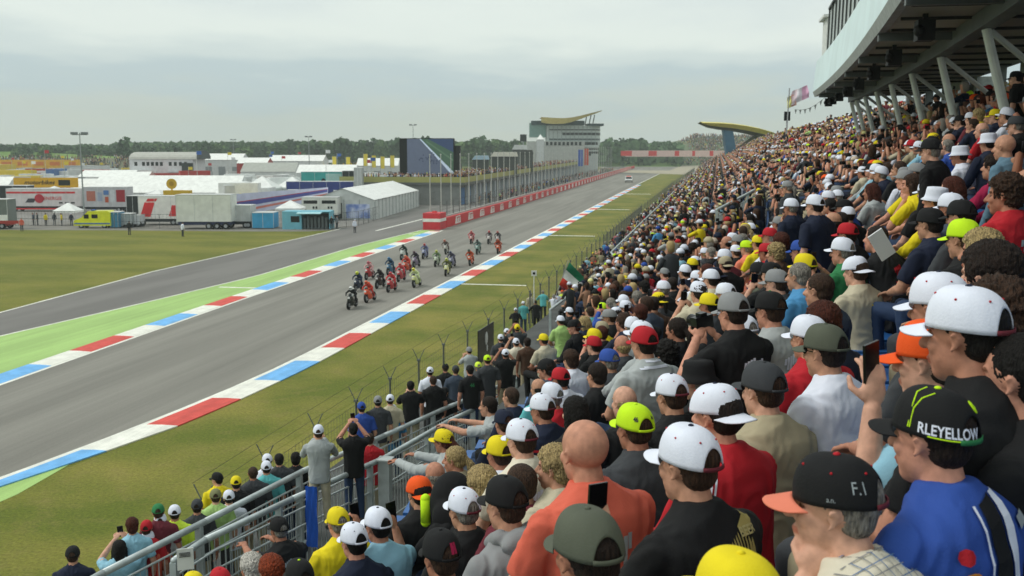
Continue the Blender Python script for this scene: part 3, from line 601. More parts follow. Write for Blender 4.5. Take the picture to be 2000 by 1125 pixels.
def setm(o, m, mesh_slots=1):
    me = o.data
    if not me.materials: me.materials.append(None)
    o.material_slots[0].link = 'OBJECT'; o.material_slots[0].material = m
pp = M('print_white', 'd9d9d6', .7); 
def add_cap(par, HM, col, back=False, brim=None, button=None, strap=None, eyelet=None, detail=True, tilt=0.0):
    mt = HM @ Matrix.Rotation(pi if back else 0, 4, 'Z') @ Matrix.Rotation(tilt, 4, 'X')
    c = link('cap', CROWN if detail else CROWN_CLOSED, par, mtx=mt); setm(c, fab(CC[col])); b = link('brim', BRIM, c); setm(b, fab(CC[brim or col]))
    if detail:
        for nm, me, k in (('button', BUTTON, button or col), ('strap', STRAP, strap or col), ('eyelets', EYELET, eyelet)):
            if k: q = link(nm, me, c); setm(q, fab(CC[k]))
    return c
def put_person(loc, rz, pose, head, shirt, label, group, long=False, hair='brown', skin=None, trousers='jeans', sc=1.0, detail=True, hood=False, back=False, capkw=None, hairkind=None, glasses=False):
    pb = PB[pose]; t = thing('person', label, 'person', loc, rz, group); t.scale = (sc * R.uniform(.97, 1.05), sc * R.uniform(.97, 1.05), sc)
    sk = skin or R.choice(SK[:6]); o = link('body', pb['ms']['body'], t); setm(o, skinmat(sk))
    o = link('shirt', pb['ms']['long' if long or hood else 'short'], t); setm(o, fab(CC[shirt])); sh_o = o
    o = link('trousers', pb['ms']['trousers'], t); setm(o, fab(CC[trousers]))
    if pose.startswith('stand'): o = link('shoes', pb['ms']['shoes'], t); setm(o, fab(CC['darkgrey']))
    if hood: o = link('hood', pb['ms']['hood'], t); setm(o, fab(CC[shirt]))
    HM = pb['head']; hk = hairkind
    if head in CC or head in ('bucket', 'bucketwhite'):
        hk = hk or 'crop'
    if hk and hk != 'none': o = link('hair', HAIR[hk], t, mtx=HM @ (Matrix.Diagonal((1, .98, .96, 1)) if head in CC or head.startswith('bucket') else Matrix.Identity(4))); setm(o, M('hair', HC[hair], .62, .6, 130, .9, 240, stretch=(1, 1, .12), lo=.35, hi=.65))
    if head.startswith('bucket'): o = link('hat', HAT, t, mtx=HM); setm(o, fab(CC['black' if head == 'bucket' else 'white']))
    elif head in CC: c_ = add_cap(t, HM, head, back, detail=detail, tilt=R.uniform(-.10, .04), **(capkw or {}))
    if glasses:
        g = MB(); 
        for s in (-1, 1): g.ell((s * .030, .083, .004), (.024, .006, .017), 10, 6); g.tube((s * .056, .078, .01), (s * .080, .0, .012), .0025, n=5)
        o = g.build('sunglasses', M('lens_black', '101113', .2), t); o.matrix_local = HM
    t['_shirt'] = sh_o.name; return t
def hold(kind, t, pose, which, label):
    """a phone or camera in the hand: a thing of its own at the hand's place"""
    pb = PB[pose]; Mx = Matrix.Translation(t.location) @ t.rotation_euler.to_matrix().to_4x4() @ Matrix.Diagonal((*t.scale, 1))
    hs = pb['hands']; p = (hs[0][0] + hs[1][0]) / 2 + V((0, .02, .03)) if which == 'both' else hs[0 if which == 'L' else 1][0] + V((0, .01, .03))
    me = CAMERA if kind == 'camera' else PHONE; o = bpy.data.objects.new(kind, me); COL.objects.link(o); o.matrix_world = Mx @ Matrix.Translation(p) @ Matrix.Rotation(R.uniform(-.15, .1), 4, 'Y')
    setm(o, M('phone_black', '0c0d10', .25)); tag(o, label, kind, 'phones and cameras held up by fans'); return o
# ---- the crowd the photograph shows one by one
# (px, py, pose, headgear, shirt, turn, options)
HERO = []
def Hh(px, py, pose, head, shirt, words, rz=None, **k): HERO.append((px, py, pose, head, shirt, words, rz, k))
W_ = dict(button='navy', strap='maroon', eyelet='red')
Hh(1888, 705, 'sit', 'white', 'black', 'large white cap with red eyelets, at the right edge, behind orange cap', capkw=W_, dist=2.75, sc=1.08)
Hh(1822, 835, 'sit', 'black', 'blue', 'black cap with neon piping and white lettering, blue racing jacket', capkw=dict(button='neon', strap='green'), dist=2.45, key='wle', long=True, hair='dark')
Hh(1632, 968, 'sit_chin', 'black', 'cream', 'black cap with salmon brim, checked shirt, hand at his chin', capkw=dict(brim='salmon', button='red', strap='maroon', eyelet='red'), dist=2.3, key='check', hair='grey')
Hh(1345, 893, 'sit_phone', 'white', 'black', 'white cap with dark button, black T-shirt with golden print', capkw=W_, dist=2.85, key='print')
Hh(1150, 1068, 'sit', 'olive', 'darkgrey', 'plain olive green cap at the bottom edge', dist=2.45)
Hh(1440, 1165, 'sit', 'yellow', 'black', 'pale yellow cap cut off by the bottom edge', dist=2.1)
Hh(988, 975, 'sit', 'black', 'grey', 'plain black cap and grey hooded sweater', hood=True, dist=4.0)
Hh(906, 988, 'sit', 'white', 'black', 'white cap, black shirt with yellow patches, left of grey hood', capkw=W_, key='yel')
Hh(1018, 938, 'sit', 'bald', 'maroon', 'shaven brown head and maroon shirt behind black cap', hairkind='crop', hair='brown')
Hh(1140, 868, 'sit', 'bald', 'coral', 'bald man in coral T-shirt', skin='c08a72', dist=3.3, hairkind='none')
Hh(862, 1078, 'sit', 'black', 'black', 'black cap with pink badge and black jacket', key='pink', long=True, dist=4.2)
Hh(738, 1020, 'sit_upR', 'white', 'lightblue', 'white cap and pale blue shirt, arm raised', capkw=dict(button='navy'))
Hh(692, 1052, 'sit', 'white', 'navy', 'white cap and navy shirt in front of pale blue shirt', capkw=dict(button='navy', eyelet='navy'))
Hh(660, 1016, 'sit_upR', 'yellow', 'yellow', 'yellow cap and yellow shirt filming with raised arm')
Hh(545, 1030, 'sit_point', 'black', 'black', 'black cap and black top, arms stretched over the rail', rz=.9)
Hh(530, 1112, 'sit', 'bald', 'black', 'red-haired fan at the bottom edge', hairkind='full', hair='red')
Hh(492, 1106, 'sit', 'bald', 'cream', 'white-haired fan beside the red-haired one', hairkind='full', hair='white')
Hh(430, 1135, 'sit', 'red', 'black', 'red cap at the bottom edge behind the rail')
Hh(378, 1140, 'sit', 'yellow', 'black', 'yellow cap at the bottom left edge by the rail')
Hh(585, 1125, 'sit', 'black', 'black', 'black beanie-like cap with green trim at the bottom edge', capkw=dict(button='neon'))
Hh(820, 958, 'sit', 'orange', 'black', 'bright orange cap, black T-shirt with neon number 46', back=True, key='46', capkw=dict(strap='orange'))
Hh(868, 858, 'sit_point', 'yellow', 'lightgrey', 'yellow cap with ponytail and pale grey sweater, arm stretched out', hairkind='tail', hair='auburn', long=True, rz=1.15)
Hh(885, 950, 'sit_lean', 'bald', 'black', 'dark-haired fan with black rucksack beside orange cap', hairkind='short', hair='black', long=True)
Hh(940, 942, 'sit', 'bald', 'black', 'blond fan behind white cap', hairkind='full', hair='blond')
Hh(1020, 852, 'sit', 'white', 'cream', 'white cap with red strap and pale T-shirt with grey print', capkw=W_, dist=5.4)
Hh(975, 880, 'sit', 'yellow', 'white', 'yellow cap half hidden by white cap', dist=6.3)
Hh(1085, 905, 'sit_turn', 'bald', 'beige', 'fair-haired fan left of the bald man', hairkind='full', hair='blond')
Hh(1240, 828, 'sit', 'neon', 'darkgrey', 'neon yellow cap with dark logo, charcoal shirt', capkw=dict(eyelet=None), key='neonlogo', dist=4.6)
Hh(1402, 800, 'sit', 'white', 'red', 'white cap worn backwards, red track top with white stripes', back=True, key='stripes', long=True, dist=3.6, capkw=W_)
Hh(1312, 765, 'sit', 'white', 'black', 'white cap and black shirt right of neon cap', capkw=W_, dist=5.2)
Hh(1362, 735, 'sit', 'bucket', 'black', 'black bucket hat')
Hh(1492, 752, 'sit', 'darkgrey', 'khaki', 'dark grey cap and khaki T-shirt', dist=4.1)
Hh(1612, 676, 'sit', 'olive', 'white', 'grey-green cap, sunglasses and plain white T-shirt', glasses=True, dist=4.3)
Hh(1822, 690, 'sit_phoneup', 'orange', 'lightblue', 'orange and black cap, pale blue T-shirt, phone in raised hand', capkw=dict(strap='black', button='black'), dist=2.95)
Hh(1835, 588, 'sit', 'white', 'darkgrey', 'white cap with red strap under curly-haired fan', capkw=W_, dist=3.4)
Hh(1945, 612, 'sit', 'bald', 'denim', 'curly brown-haired fan at the right edge', hairkind='curly', hair='brown', dist=3.1)
Hh(1935, 530, 'sit', 'bald', 'navy', 'fan with thick dark brown hair at the right edge', hairkind='full', hair='dark', dist=3.5)
Hh(1990, 720, 'sit', 'bald', 'black', 'dark fan cut off by the right edge', hairkind='short', hair='black', dist=2.7)
Hh(1760, 940, 'sit_lean', 'bald', 'slate', 'leaning fan in slate blue hidden between two black caps', hairkind='short', hair='dark', dist=3.2)
Hh(1258, 665, 'sit', 'red', 'lightgrey', 'red cap and light grey T-shirt, standing tall over neighbours', dist=6.4)
Hh(1095, 737, 'sit', 'red', 'white', 'red cap, white and red shirt with lettering', key='redletters')
Hh(1160, 672, 'sit', 'red', 'black', 'red cap with white front, black top')
Hh(1060, 795, 'sit', 'white', 'navy', 'white cap and navy top in front of another white cap', capkw=W_, dist=7.0)
Hh(1078, 770, 'sit', 'white', 'red', 'white cap and red shirt behind the red cap', dist=7.8)
Hh(985, 822, 'sit', 'navy', 'navy', 'navy cap beside the white caps')
Hh(955, 790, 'sit_point', 'bald', 'lightgrey', 'dark-haired fan in grey T-shirt stretching both arms to the rail', hairkind='short', hair='dark', rz=1.25)
Hh(998, 772, 'sit', 'bald', 'navy', 'short brown-haired fan in navy jumper', hairkind='crop', hair='brown', long=True)
Hh(1122, 800, 'sit', 'bald', 'black', 'long dark-haired fan behind the bald man', hairkind='long', hair='black')
Hh(1165, 728, 'sit', 'bald', 'black', 'dark-haired fan in black, left of grey T-shirt', hairkind='short', hair='dark', long=True)
Hh(1115, 700, 'sit', 'bald', 'white', 'brown-haired fan in white behind the red cap', hairkind='full', hair='brown')
Hh(1190, 702, 'sit', 'blue', 'darkgrey', 'blue and white cap between dark-haired fans')
Hh(1215, 672, 'sit', 'bald', 'darkgrey', 'balding sandy-haired fan behind blue cap', hairkind='fringe', hair='blond')
Hh(1300, 692, 'sit', 'bald', 'black', 'fan with a large head of dark curls', hairkind='curly', hair='black')
Hh(1432, 603, 'sit_cam', 'grey', 'black', 'plain grey cap and black T-shirt, camera held high', dist=5.6)
Hh(1505, 600, 'sit', 'black', 'lightgrey', 'black cap and light grey T-shirt behind grey cap', dist=5.9, capkw=dict(button='green'))
Hh(1095, 625, 'sit', 'white', 'lime', 'white cap and lime green T-shirt', capkw=dict(eyelet='navy'))
Hh(1062, 662, 'sit', 'yellow', 'beige', 'yellow cap and pale shirt', key=None)
Hh(1152, 608, 'sit', 'bald', 'turquoise', 'brown-haired fan in turquoise T-shirt', hairkind='short', hair='brown')
Hh(1177, 601, 'sit', 'neon', 'khaki', 'neon cap and khaki shirt next to turquoise T-shirt', key=None)
Hh(1112, 608, 'sit', 'white', 'black', 'white cap and black top behind lime T-shirt')
Hh(1217, 577, 'sit', 'bald', 'skyblue', 'short dark-haired fan in sky blue T-shirt', hairkind='short', hair='brown')
Hh(1258, 560, 'sit', 'bald', 'black', 'black-haired fan in black near the handrail', hairkind='curly', hair='black')
Hh(1298, 533, 'sit', 'grey', 'pink', 'grey cap and dusty pink T-shirt')
Hh(1362, 542, 'sit_cam', 'white', 'white', 'white cap and white T-shirt, filming')
Hh(1386, 592, 'sit', 'yellow', 'darkgrey', 'small yellow cap left of grey cap')
Hh(1418, 572, 'sit', 'white', 'white', 'white cap behind yellow cap')
Hh(1388, 492, 'sit', 'bald', 'black', 'grey-haired fan in black, taller than those around', hairkind='short', hair='grey', tall=1)
Hh(1458, 482, 'sit', 'neon', 'salmon', 'neon cap beside checked shirt')
Hh(1482, 530, 'sit', 'black', 'olive', 'black cap and checked olive shirt')
Hh(1480, 472, 'sit', 'yellow', 'yellow', 'yellow cap and yellow shirt behind neon cap')
Hh(1497, 490, 'sit', 'red', 'red', 'dark red cap right of yellow shirt')
Hh(1545, 402, 'stand', 'white', 'navy', 'white cap and navy T-shirt, left of two standing together')
Hh(1592, 398, 'stand', 'white', 'navy', 'white cap and navy T-shirt, right of two standing together')
Hh(1645, 486, 'sit_cam', 'white', 'green', 'white cap and green top, phone held up')
Hh(1672, 525, 'sit', 'white', 'beige', 'white cap worn backwards and pale beige T-shirt', back=True, dist=7.6)
Hh(1600, 560, 'sit', 'bald', 'slate', 'brown-haired fan in slate blue shirt', hairkind='short', hair='brown', dist=6.6)
Hh(1560, 535, 'sit', 'bald', 'skyblue', 'grey-haired fan in sky blue', hairkind='short', hair='grey')
Hh(1518, 548, 'sit', 'grey', 'darkgrey', 'light grey cap above striped shirt')
Hh(1572, 517, 'sit_upR', 'yellow', 'skyblue', 'yellow cap and blue shirt lifting a phone')
Hh(1562, 487, 'sit', 'blue', 'black', 'royal blue cap with white front')
Hh(1605, 625, 'sit', 'bald', 'navy', 'fan with white hairband', hairkind='full', hair='auburn')
Hh(1580, 652, 'sit', 'white', 'red', 'white and red cap just behind grey-green cap')
Hh(1702, 372, 'sit', 'bald', 'lightgrey', 'long auburn-haired fan in pale grey top with red collar', hairkind='long', hair='auburn')
Hh(1685, 335, 'sit', 'white', 'beige', 'white cap left of orange cap in the upper stand')
Hh(1705, 322, 'sit', 'orange', 'navy', 'orange cap in the upper stand', back=True)
Hh(1712, 462, 'sit_lean', 'bald', 'black', 'dark-haired fan in a long dark coat behind the newspaper', hairkind='short', hair='dark', long=True)
Hh(1812, 372, 'sit', 'white', 'black', 'white cap and black top in the upper stand')
Hh(1858, 402, 'sit', 'white', 'slate', 'white cap leaning left in the upper stand')
Hh(1818, 432, 'sit', 'black', 'navy', 'black cap and navy shirt below white cap')
Hh(1878, 418, 'sit', 'black', 'darkgrey', 'black cap with small badge beside neon cap')
Hh(1882, 460, 'sit', 'neon', 'black', 'bright neon cap in the upper right')
Hh(1918, 485, 'sit', 'bald', 'yellow', 'fan with yellow hood over the head', hairkind='full', hair='blond', hood=True)
Hh(1818, 290, 'stand', 'black', 'black', 'dark cap, black and yellow jacket, standing', key=None, long=True)
Hh(1640, 430, 'sit', 'bald', 'slate', 'dark brown-haired fan with pink and teal collar', hairkind='short', hair='dark')
Hh(1655, 455, 'sit', 'red', 'black', 'crimson cap left of the newspaper')
Hh(1917, 252, 'sit', 'bald', 'red', 'grey-cropped man in bright red T-shirt', hairkind='fringe', hair='grey')
Hh(1962, 282, 'stand', 'bald', 'denim', 'bald man in denim shirt, standing', hairkind='none', long=True, dist=9.5)
Hh(1985, 242, 'sit', 'darkgrey', 'black', 'dark cap at the right edge near the column')
Hh(1938, 322, 'sit_lean', 'bald', 'magenta', 'dark-haired fan in magenta jacket', hairkind='full', hair='dark', long=True)
Hh(1875, 300, 'sit', 'bucketwhite', 'white', 'white sun hat left of the red T-shirt')
Hh(1985, 150, 'stand', 'black', 'black', 'dark figure standing under the canopy edge')
Hh(1830, 190, 'stand', 'black', 'black', 'dark figure standing at the back under the canopy')
# standing terrace and walkway, near
T_ = 'T'
def Ht(px, py, pose, head, shirt, words, d, rz=.5, **k): k['dist'] = d; k['stand'] = 1; HERO.append((px, py, pose, head, shirt, words, rz, k))
Ht(622, 842, 'stand_cam', 'white', 'lightgrey', 'white cap and pale grey sweater, standing between the rails', 16.8, .35, long=True, trousers='beige')
Ht(690, 836, 'stand_high', 'bald', 'black', 'black-haired man in black T-shirt, arms raised', 17.5, .35, hairkind='short', hair='black')
Ht(722, 856, 'stand', 'bald', 'red', 'person in red top beside blue sheet', 18.5, .3, hairkind='short', hair='brown')
Ht(767, 800, 'stand', 'white', 'skyblue', 'white cap behind the blue shirt with lettering', 18.2, .2, key='bluesheet')
Ht(738, 783, 'stand', 'grey', 'darkgrey', 'grey cap on the standing terrace', 20, .3)
Ht(706, 795, 'stand', 'blue', 'blue', 'blue cap leaning to the fence', 20.5, .5)
Ht(762, 780, 'stand', 'white', 'beige', 'white cap behind grey cap', 20.6, .3)
Ht(802, 752, 'stand_cam', 'bald', 'black', 'dark-haired man in black with raised phone', 20.8, .3, hairkind='short', hair='black')
Ht(846, 742, 'stand', 'bald', 'black', 'brown-haired man in black jersey by the rail', 20.5, .4, hairkind='short', hair='brown')
Ht(868, 765, 'stand', 'black', 'black', 'black cap and black shirt touching the rail', 21, .2)
Ht(890, 722, 'stand', 'darkgrey', 'slate', 'charcoal cap on the terrace', 23.5, .3)
Ht(918, 722, 'stand', 'black', 'black', 'black cap, black T-shirt with green print', 22, .5, key='greenback')
Ht(952, 702, 'stand', 'neon', 'darkgrey', 'neon cap on the terrace', 23, .4)
Ht(934, 715, 'stand', 'paleneon', 'darkgrey', 'pale neon cap behind neon cap', 24.5, .4)
Ht(987, 690, 'stand_high', 'white', 'black', 'white cap with raised arm by the rail', 24.5, .4)
Ht(1008, 668, 'stand_high', 'white', 'cream', 'white cap leaning with arm raised', 26, .5)
Ht(978, 660, 'stand', 'white', 'darkgrey', 'white cap further along the terrace', 28, .3)
Ht(990, 648, 'stand', 'white', 'black', 'small white cap near the wire fence', 30, .3)
Ht(1010, 640, 'stand_high', 'yellow', 'darkgrey', 'yellow cap with arm up near the fence', 29, .3)
Ht(1030, 668, 'stand', 'bald', 'brown', 'dark-haired fan beside the yellow cap', 25.5, .3, hairkind='full', hair='dark')
Ht(840, 725, 'stand', 'white', 'white', 'white cap low behind the black jerseys', 24, .3)
Ht(870, 718, 'stand', 'black', 'black', 'dark cap with green trim by the fence', 26, .3, capkw=dict(button='neon'))
Ht(545, 896, 'stand', 'bald', 'darkgrey', 'short black-haired fan behind the first rail', 16.5, .5, hairkind='short', hair='black')
Ht(578, 895, 'stand', 'bald', 'black', 'dark-haired fan left of the grey sweater', 17.5, .3, hairkind='full', hair='black')
Ht(520, 912, 'stand', 'white', 'turquoise', 'white cap and turquoise collar', 16.8, .5)
Ht(522, 898, 'stand', 'white', 'white', 'white cap behind another white cap', 18.5, .5)
Ht(494, 922, 'stand', 'bald', 'darkgrey', 'brown cropped head by the rail', 15.8, .5, hairkind='crop', hair='brown')
Ht(461, 942, 'stand', 'yellow', 'black', 'yellow cap by the first rail', 15.6, .5)
Ht(447, 970, 'stand', 'white', 'white', 'white cap and pale shirt by the first rail', 15, .5)
Ht(421, 968, 'stand', 'camo', 'lime', 'camouflage cap by the forked fence post', 15.4, .5)
Ht(385, 988, 'stand', 'darkgrey', 'darkgrey', 'charcoal cap with yellow badge and dark top', 14.2, .4)
Ht(341, 1000, 'stand', 'white', 'paleneon', 'white cap and neon vest', 13.8, .5)
Ht(313, 1015, 'stand', 'white', 'lightgrey', 'white cap left of the neon vest', 13.9, .5)
Ht(309, 998, 'stand', 'green', 'maroon', 'dark green cap behind white cap', 15.2, .5)
Ht(289, 1050, 'stand_cam', 'white', 'coral', 'white cap and red top holding a camera', 13.0, .4)
Ht(286, 1030, 'stand', 'red', 'red', 'red cap at the lower left', 14.2, .4)
Ht(258, 1025, 'stand', 'bald', 'lightblue', 'brown-haired fan in pale blue', 14.6, .6, hairkind='full', hair='auburn')
Ht(233, 1068, 'stand_high', 'bald', 'lightblue', 'long dark-haired woman filming with her phone', 12.6, .5, hairkind='long', hair='black')
Ht(142, 1082, 'stand', 'black', 'navy', 'black cap and navy T-shirt, alone at the lower left', 13.2, .5)
# by the fence further on
for px, py, y_, hd, sh_, w in ((1036, 575, 50, 'bald', 'beige', 'fan in beige jacket at the wire fence'), (1022, 592, 50, 'white', 'turquoise', 'fan in turquoise top at the wire fence'), (1007, 605, 46, 'white', 'black', 'white cap in black by the wire fence'),
      (1060, 570, 53, 'bald', 'turquoise', 'teal shirted fan against the wire fence'), (1046, 590, 49, 'bald', 'black', 'dark figure by the numbered post'), (1098, 570, 47, 'orange', 'paleneon', 'steward in neon vest by the tricolour flag'),
      (1146, 505, 66, 'grey', 'lightblue', 'fan in pale jacket beyond the flag'), (1158, 495, 70, 'yellow', 'black', 'yellow cap beyond the flag'), (1175, 485, 74, 'bald', 'maroon', 'maroon shirt in the line by the fence'), (1185, 478, 76, 'bald', 'blue', 'blue jacket in the line by the fence'),
      (1195, 472, 80, 'bald', 'blue', 'second blue jacket in the line by the fence'), (1206, 460, 84, 'white', 'slate', 'white cap in the line by the fence'), (1140, 512, 64, 'bald', 'navy', 'navy figure left of the pale jacket'), (1216, 448, 90, 'bald', 'black', 'dark figure far along the fence'), (1228, 440, 95, 'bald', 'red', 'red jacket far along the fence')):
    Ht(px, py, R.choice(('stand', 'stand_turn', 'stand_rail')), hd, sh_, w, None, R.uniform(.1, .6), fence=y_, hairkind=None if hd in CC else 'short', long=True)
HEAD_SIT = PB['sit']['hz'] + .03
placed = []     # (x, y, px, py, d, anchor words)
PR = {}
def facing(p): return R.uniform(.55, 1.0)
for px, py, pose, head, shirt, words, rz, k in HERO:
    k = dict(k); pb = PB[pose]; hh = pb['hz'] + .03; d = k.pop('dist', None); key = k.pop('key', None); st_ = k.pop('stand', 0); fy_ = k.pop('fence', None); tall = k.pop('tall', 0)
    a, b, c = ray(px, py)
    if fy_:
        # stands on the fence path
        lo = 5.0; t0 = None
        t = (FZ + hh - H) / c; P = uv2w(a * t, b * t, FZ + hh)
    elif d:
        if st_ and px < 600 or st_ and 730 < px < 900:
            for q0, q1 in zip(RA, RA[1:]):
                a0, a1 = proj(q0), proj(q1)
                if a0[0] <= px <= a1[0]: d = max(d, (a0[2] + (a1[2] - a0[2]) * (px - a0[0]) / (a1[0] - a0[0]) + .55) * sqrt(a * a + b * b + c * c))
        d = d * (1.0 if st_ else 1.12); n_ = sqrt(a * a + b * b + c * c); t = d / n_; P = uv2w(a * t, b * t, H + c * t)
    else:
        t = 3.0
        for _ in range(40):
            P = uv2w(a * t, b * t); g = P.x - cY(P.y); ztar = fl(g) + hh; t = .5 * t + .5 * (ztar - H) / c if abs(c) > .03 else t
            t = max(1.5, min(t, 60))
            if abs(c) < .10:
                best = None
                for i in range(30, 1200):
                    tt = i * .05; Q = uv2w(a * tt, b * tt); gg = Q.x - cY(Q.y)
                    if gg > GT - .3 and not best: best = tt; break
                    if H + c * tt <= fl(gg) + hh: best = tt; break
                t = best or 10; break
        P = uv2w(a * t, b * t, H + c * t)
    if k.get('hairkind') is None and head not in CC and not head.startswith('bucket'): k['hairkind'] = 'short'
    if rz is None: rz = (R.uniform(.62, .95))
    hx = pb['P']; Rz = Matrix.Rotation(rz, 3, 'Z'); off = Rz @ V((hx.x, hx.y, 0)); loc = V((P.x - off.x, P.y - off.y, P.z - hh))
    near = proj(P)[2] < 12
    kind = 'fans standing by the rails and the fence' if st_ else 'spectators seated in the grandstand'
    lab = words if len(words.split()) >= 4 else 'fan with ' + words
    t_ = put_person(loc, rz, pose, head, shirt, lab, kind, detail=near or st_, hair=k.pop('hair', R.choice(('brown', 'dark', 'black', 'dark', 'brown', 'grey'))), trousers=k.pop('trousers', R.choice(('jeans', 'darkgrey', 'black', 'khaki'))), **k)
    pr = proj(P); placed.append((P.x, P.y, pr[0], pr[1], pr[2], words, bool(st_), pr[2])); 
    if key: PR[key] = t_
    if pose in ('sit_cam', 'sit_upL', 'sit_upR', 'stand_cam', 'stand_high', 'sit_phone', 'sit_phoneup'):
        w2 = ' '.join(words.split()[:8]).rstrip(',')
        hold('camera' if pose in ('sit_cam',) and px == 1432 else 'phone', t_, pose, {'sit_upL': 'L', 'sit_upR': 'R', 'sit_phone': 'L', 'sit_phoneup': 'L'}.get(pose, 'both'), 'held by fan with ' + w2)
n_hero = len(placed)
# ---- prints and lettering on clothes and caps
def cap_print(par, txt, size, th0, t0, col, bold=.0):
    c = [o for o in par.children if o.name.startswith('cap')][0]; me = text_mesh(txt, size, 0, bold); v = vget(me); out = np.zeros_like(v)
    for i, (x, y, z) in enumerate(v): out[i] = cap_pt(th0 - (-x) / .1 if False else th0 + x / .1, t0 + y / .13, .0025)
    vset(me, out); me.materials.clear(); me.materials.append(fab(CC.get(col, col), 'print')); return link('cap_lettering', me, c)
def cap_line(par, pts, w, col):
    c = [o for o in par.children if o.name.startswith('cap')][0]; m_ = MB(); P = [cap_pt(a, t, .001) for a, t in pts]
    for a, b in zip(P, P[1:]): m_.tube(a, b, w, n=6)
    return m_.build('piping', fab(CC.get(col, col), 'print'), c)
def body_print(par, polys_or_me, col, back=True, name='print', off=.004, dirv=None, org=None):
    """lays a flat design on the garment: local coordinates x (right as read), z (up) about the point org, cast along +y from behind"""
    sh = bpy.data.objects[par['_shirt']]; me0 = sh.data; co = [v.co.copy() for v in me0.vertices]; fs = [tuple(p.vertices) for p in me0.polygons]; bvh = BVHTree.FromPolygons(co, fs)
    me = polys_or_me; bm = bmesh.new(); bm.from_mesh(me); bmesh.ops.triangulate(bm, faces=bm.faces)
    for _ in range(4):
        es = [e for e in bm.edges if e.calc_length() > .012]
        if es: bmesh.ops.subdivide_edges(bm, edges=es, cuts=1); bmesh.ops.triangulate(bm, faces=bm.faces)
    d = V(dirv or (0, 1, 0)).normalized(); up = V((0, 0, 1)); rt = d.cross(up).normalized(); up2 = rt.cross(d); o_ = V(org); dead = []
    for v in bm.verts:
        p = o_ + rt * v.co.x + up2 * v.co.y - d * .6; h = bvh.ray_cast(p, d)
        if h[0] is None: dead.append(v)
        else: v.co = h[0] - d * off
    bmesh.ops.delete(bm, geom=dead, context='VERTS'); bm.to_mesh(me); bm.free(); me.materials.clear(); me.materials.append(fab(CC.get(col, col), 'print')); return link(name, me, par)
def flat(polys):
    m_ = MB()
    for P in polys: m_.add([(x, y, 0) for x, y in P], [tuple(range(len(P)))])
    return m_.mesh('flat', [])
if 'wle' in PR:
    p = PR['wle']; c0 = pi + .95
    cap_print(p, 'RLEYELLOW', .028, 3.98, .14, 'white', .0006)
    cap_line(p, [(3.45 + i * .11, .045) for i in range(14)], .0018, 'neon')
    cap_line(p, [(3.0, .1), (3.0, .4), (3.1, .62), (3.5, .8)], .0018, 'neon'); cap_line(p, [(2.4, .9), (2.7, .7), (2.9, .5), (2.95, .1)], .0018, 'neon')
    cap_line(p, [(5.15 + .13 * cos(a), .50 + .10 * sin(a)) for a in [i * pi / 8 for i in range(17)]], .0020, 'neon'); cap_line(p, [(5.08, .46), (5.2, .46), (5.22, .5), (5.08, .52), (5.1, .56), (5.22, .55)], .003, 'neon')
    body_print(p, flat([[(-.02, .12), (.012, .12), (.05, -.30), (.005, -.30)]]), 'white', org=(.05, 0, .98), name='shoulder_stripe', off=.010)
    body_print(p, flat([[(-.075, .10), (-.025, .12), (.0, -.30), (-.07, -.30)]]), 'black', org=(.05, 0, .98), name='dark_panel', off=.007)
    body_print(p, flat([[(-.012, .10), (-.004, .10), (-.004, -.3), (-.012, -.3)]]), 'white', org=(-.035, 0, .98), name='thin_piping', off=.009)
    body_print(p, flat([[(-.03, -.014), (.03, -.014), (.03, .014), (-.03, .014)]]), 'silver', org=(.13, 0, 1.02), name='shoulder_badge', off=.009)
    body_print(p, flat([[(.022 * cos(a), .020 * sin(a)) for a in [i * pi / 4 for i in range(8)]]]), 'red', org=(-.12, 0, .985), name='red_emblem', off=.009)
    body_print(p, flat([[(.030 * cos(a), .020 * sin(a)) for a in [i * pi / 6 for i in range(12)]]]), 'd98a2b', org=(-.11, 0, .93), name='oval_badge', off=.009); body_print(p, flat([[(-.03, -.006), (.034, -.006), (.034, .006), (-.03, .006)]]), 'white', org=(-.11, 0, .93), name='badge_bar', off=.012)
if 'check' in PR:
    p = PR['check']; cap_print(p, 'F.1', .034, 3.80, .30, 'silver')
    cap_print(p, 'a.n.', .014, 3.15, .12, 'silver')
    L_ = []
    for i in range(-9, 10): L_.append([(i * .026 - .0012, -.3), (i * .026 + .0012, -.3), (i * .026 + .0012, .25), (i * .026 - .0012, .25)]); 
    for i in range(-11, 10): L_.append([(-.25, i * .026 - .0012), (.25, i * .026 - .0012), (.25, i * .026 + .0012), (-.25, i * .026 + .0012)])
    body_print(p, flat(L_[::2]), '5f7da6', org=(0, .05, .95), name='check_lines', off=.006, dirv=(0, .7, -.7)); body_print(p, flat(L_[1::2]), '8a8a8c', org=(0, .05, .95), name='check_lines', off=.0065, dirv=(0, .7, -.7))
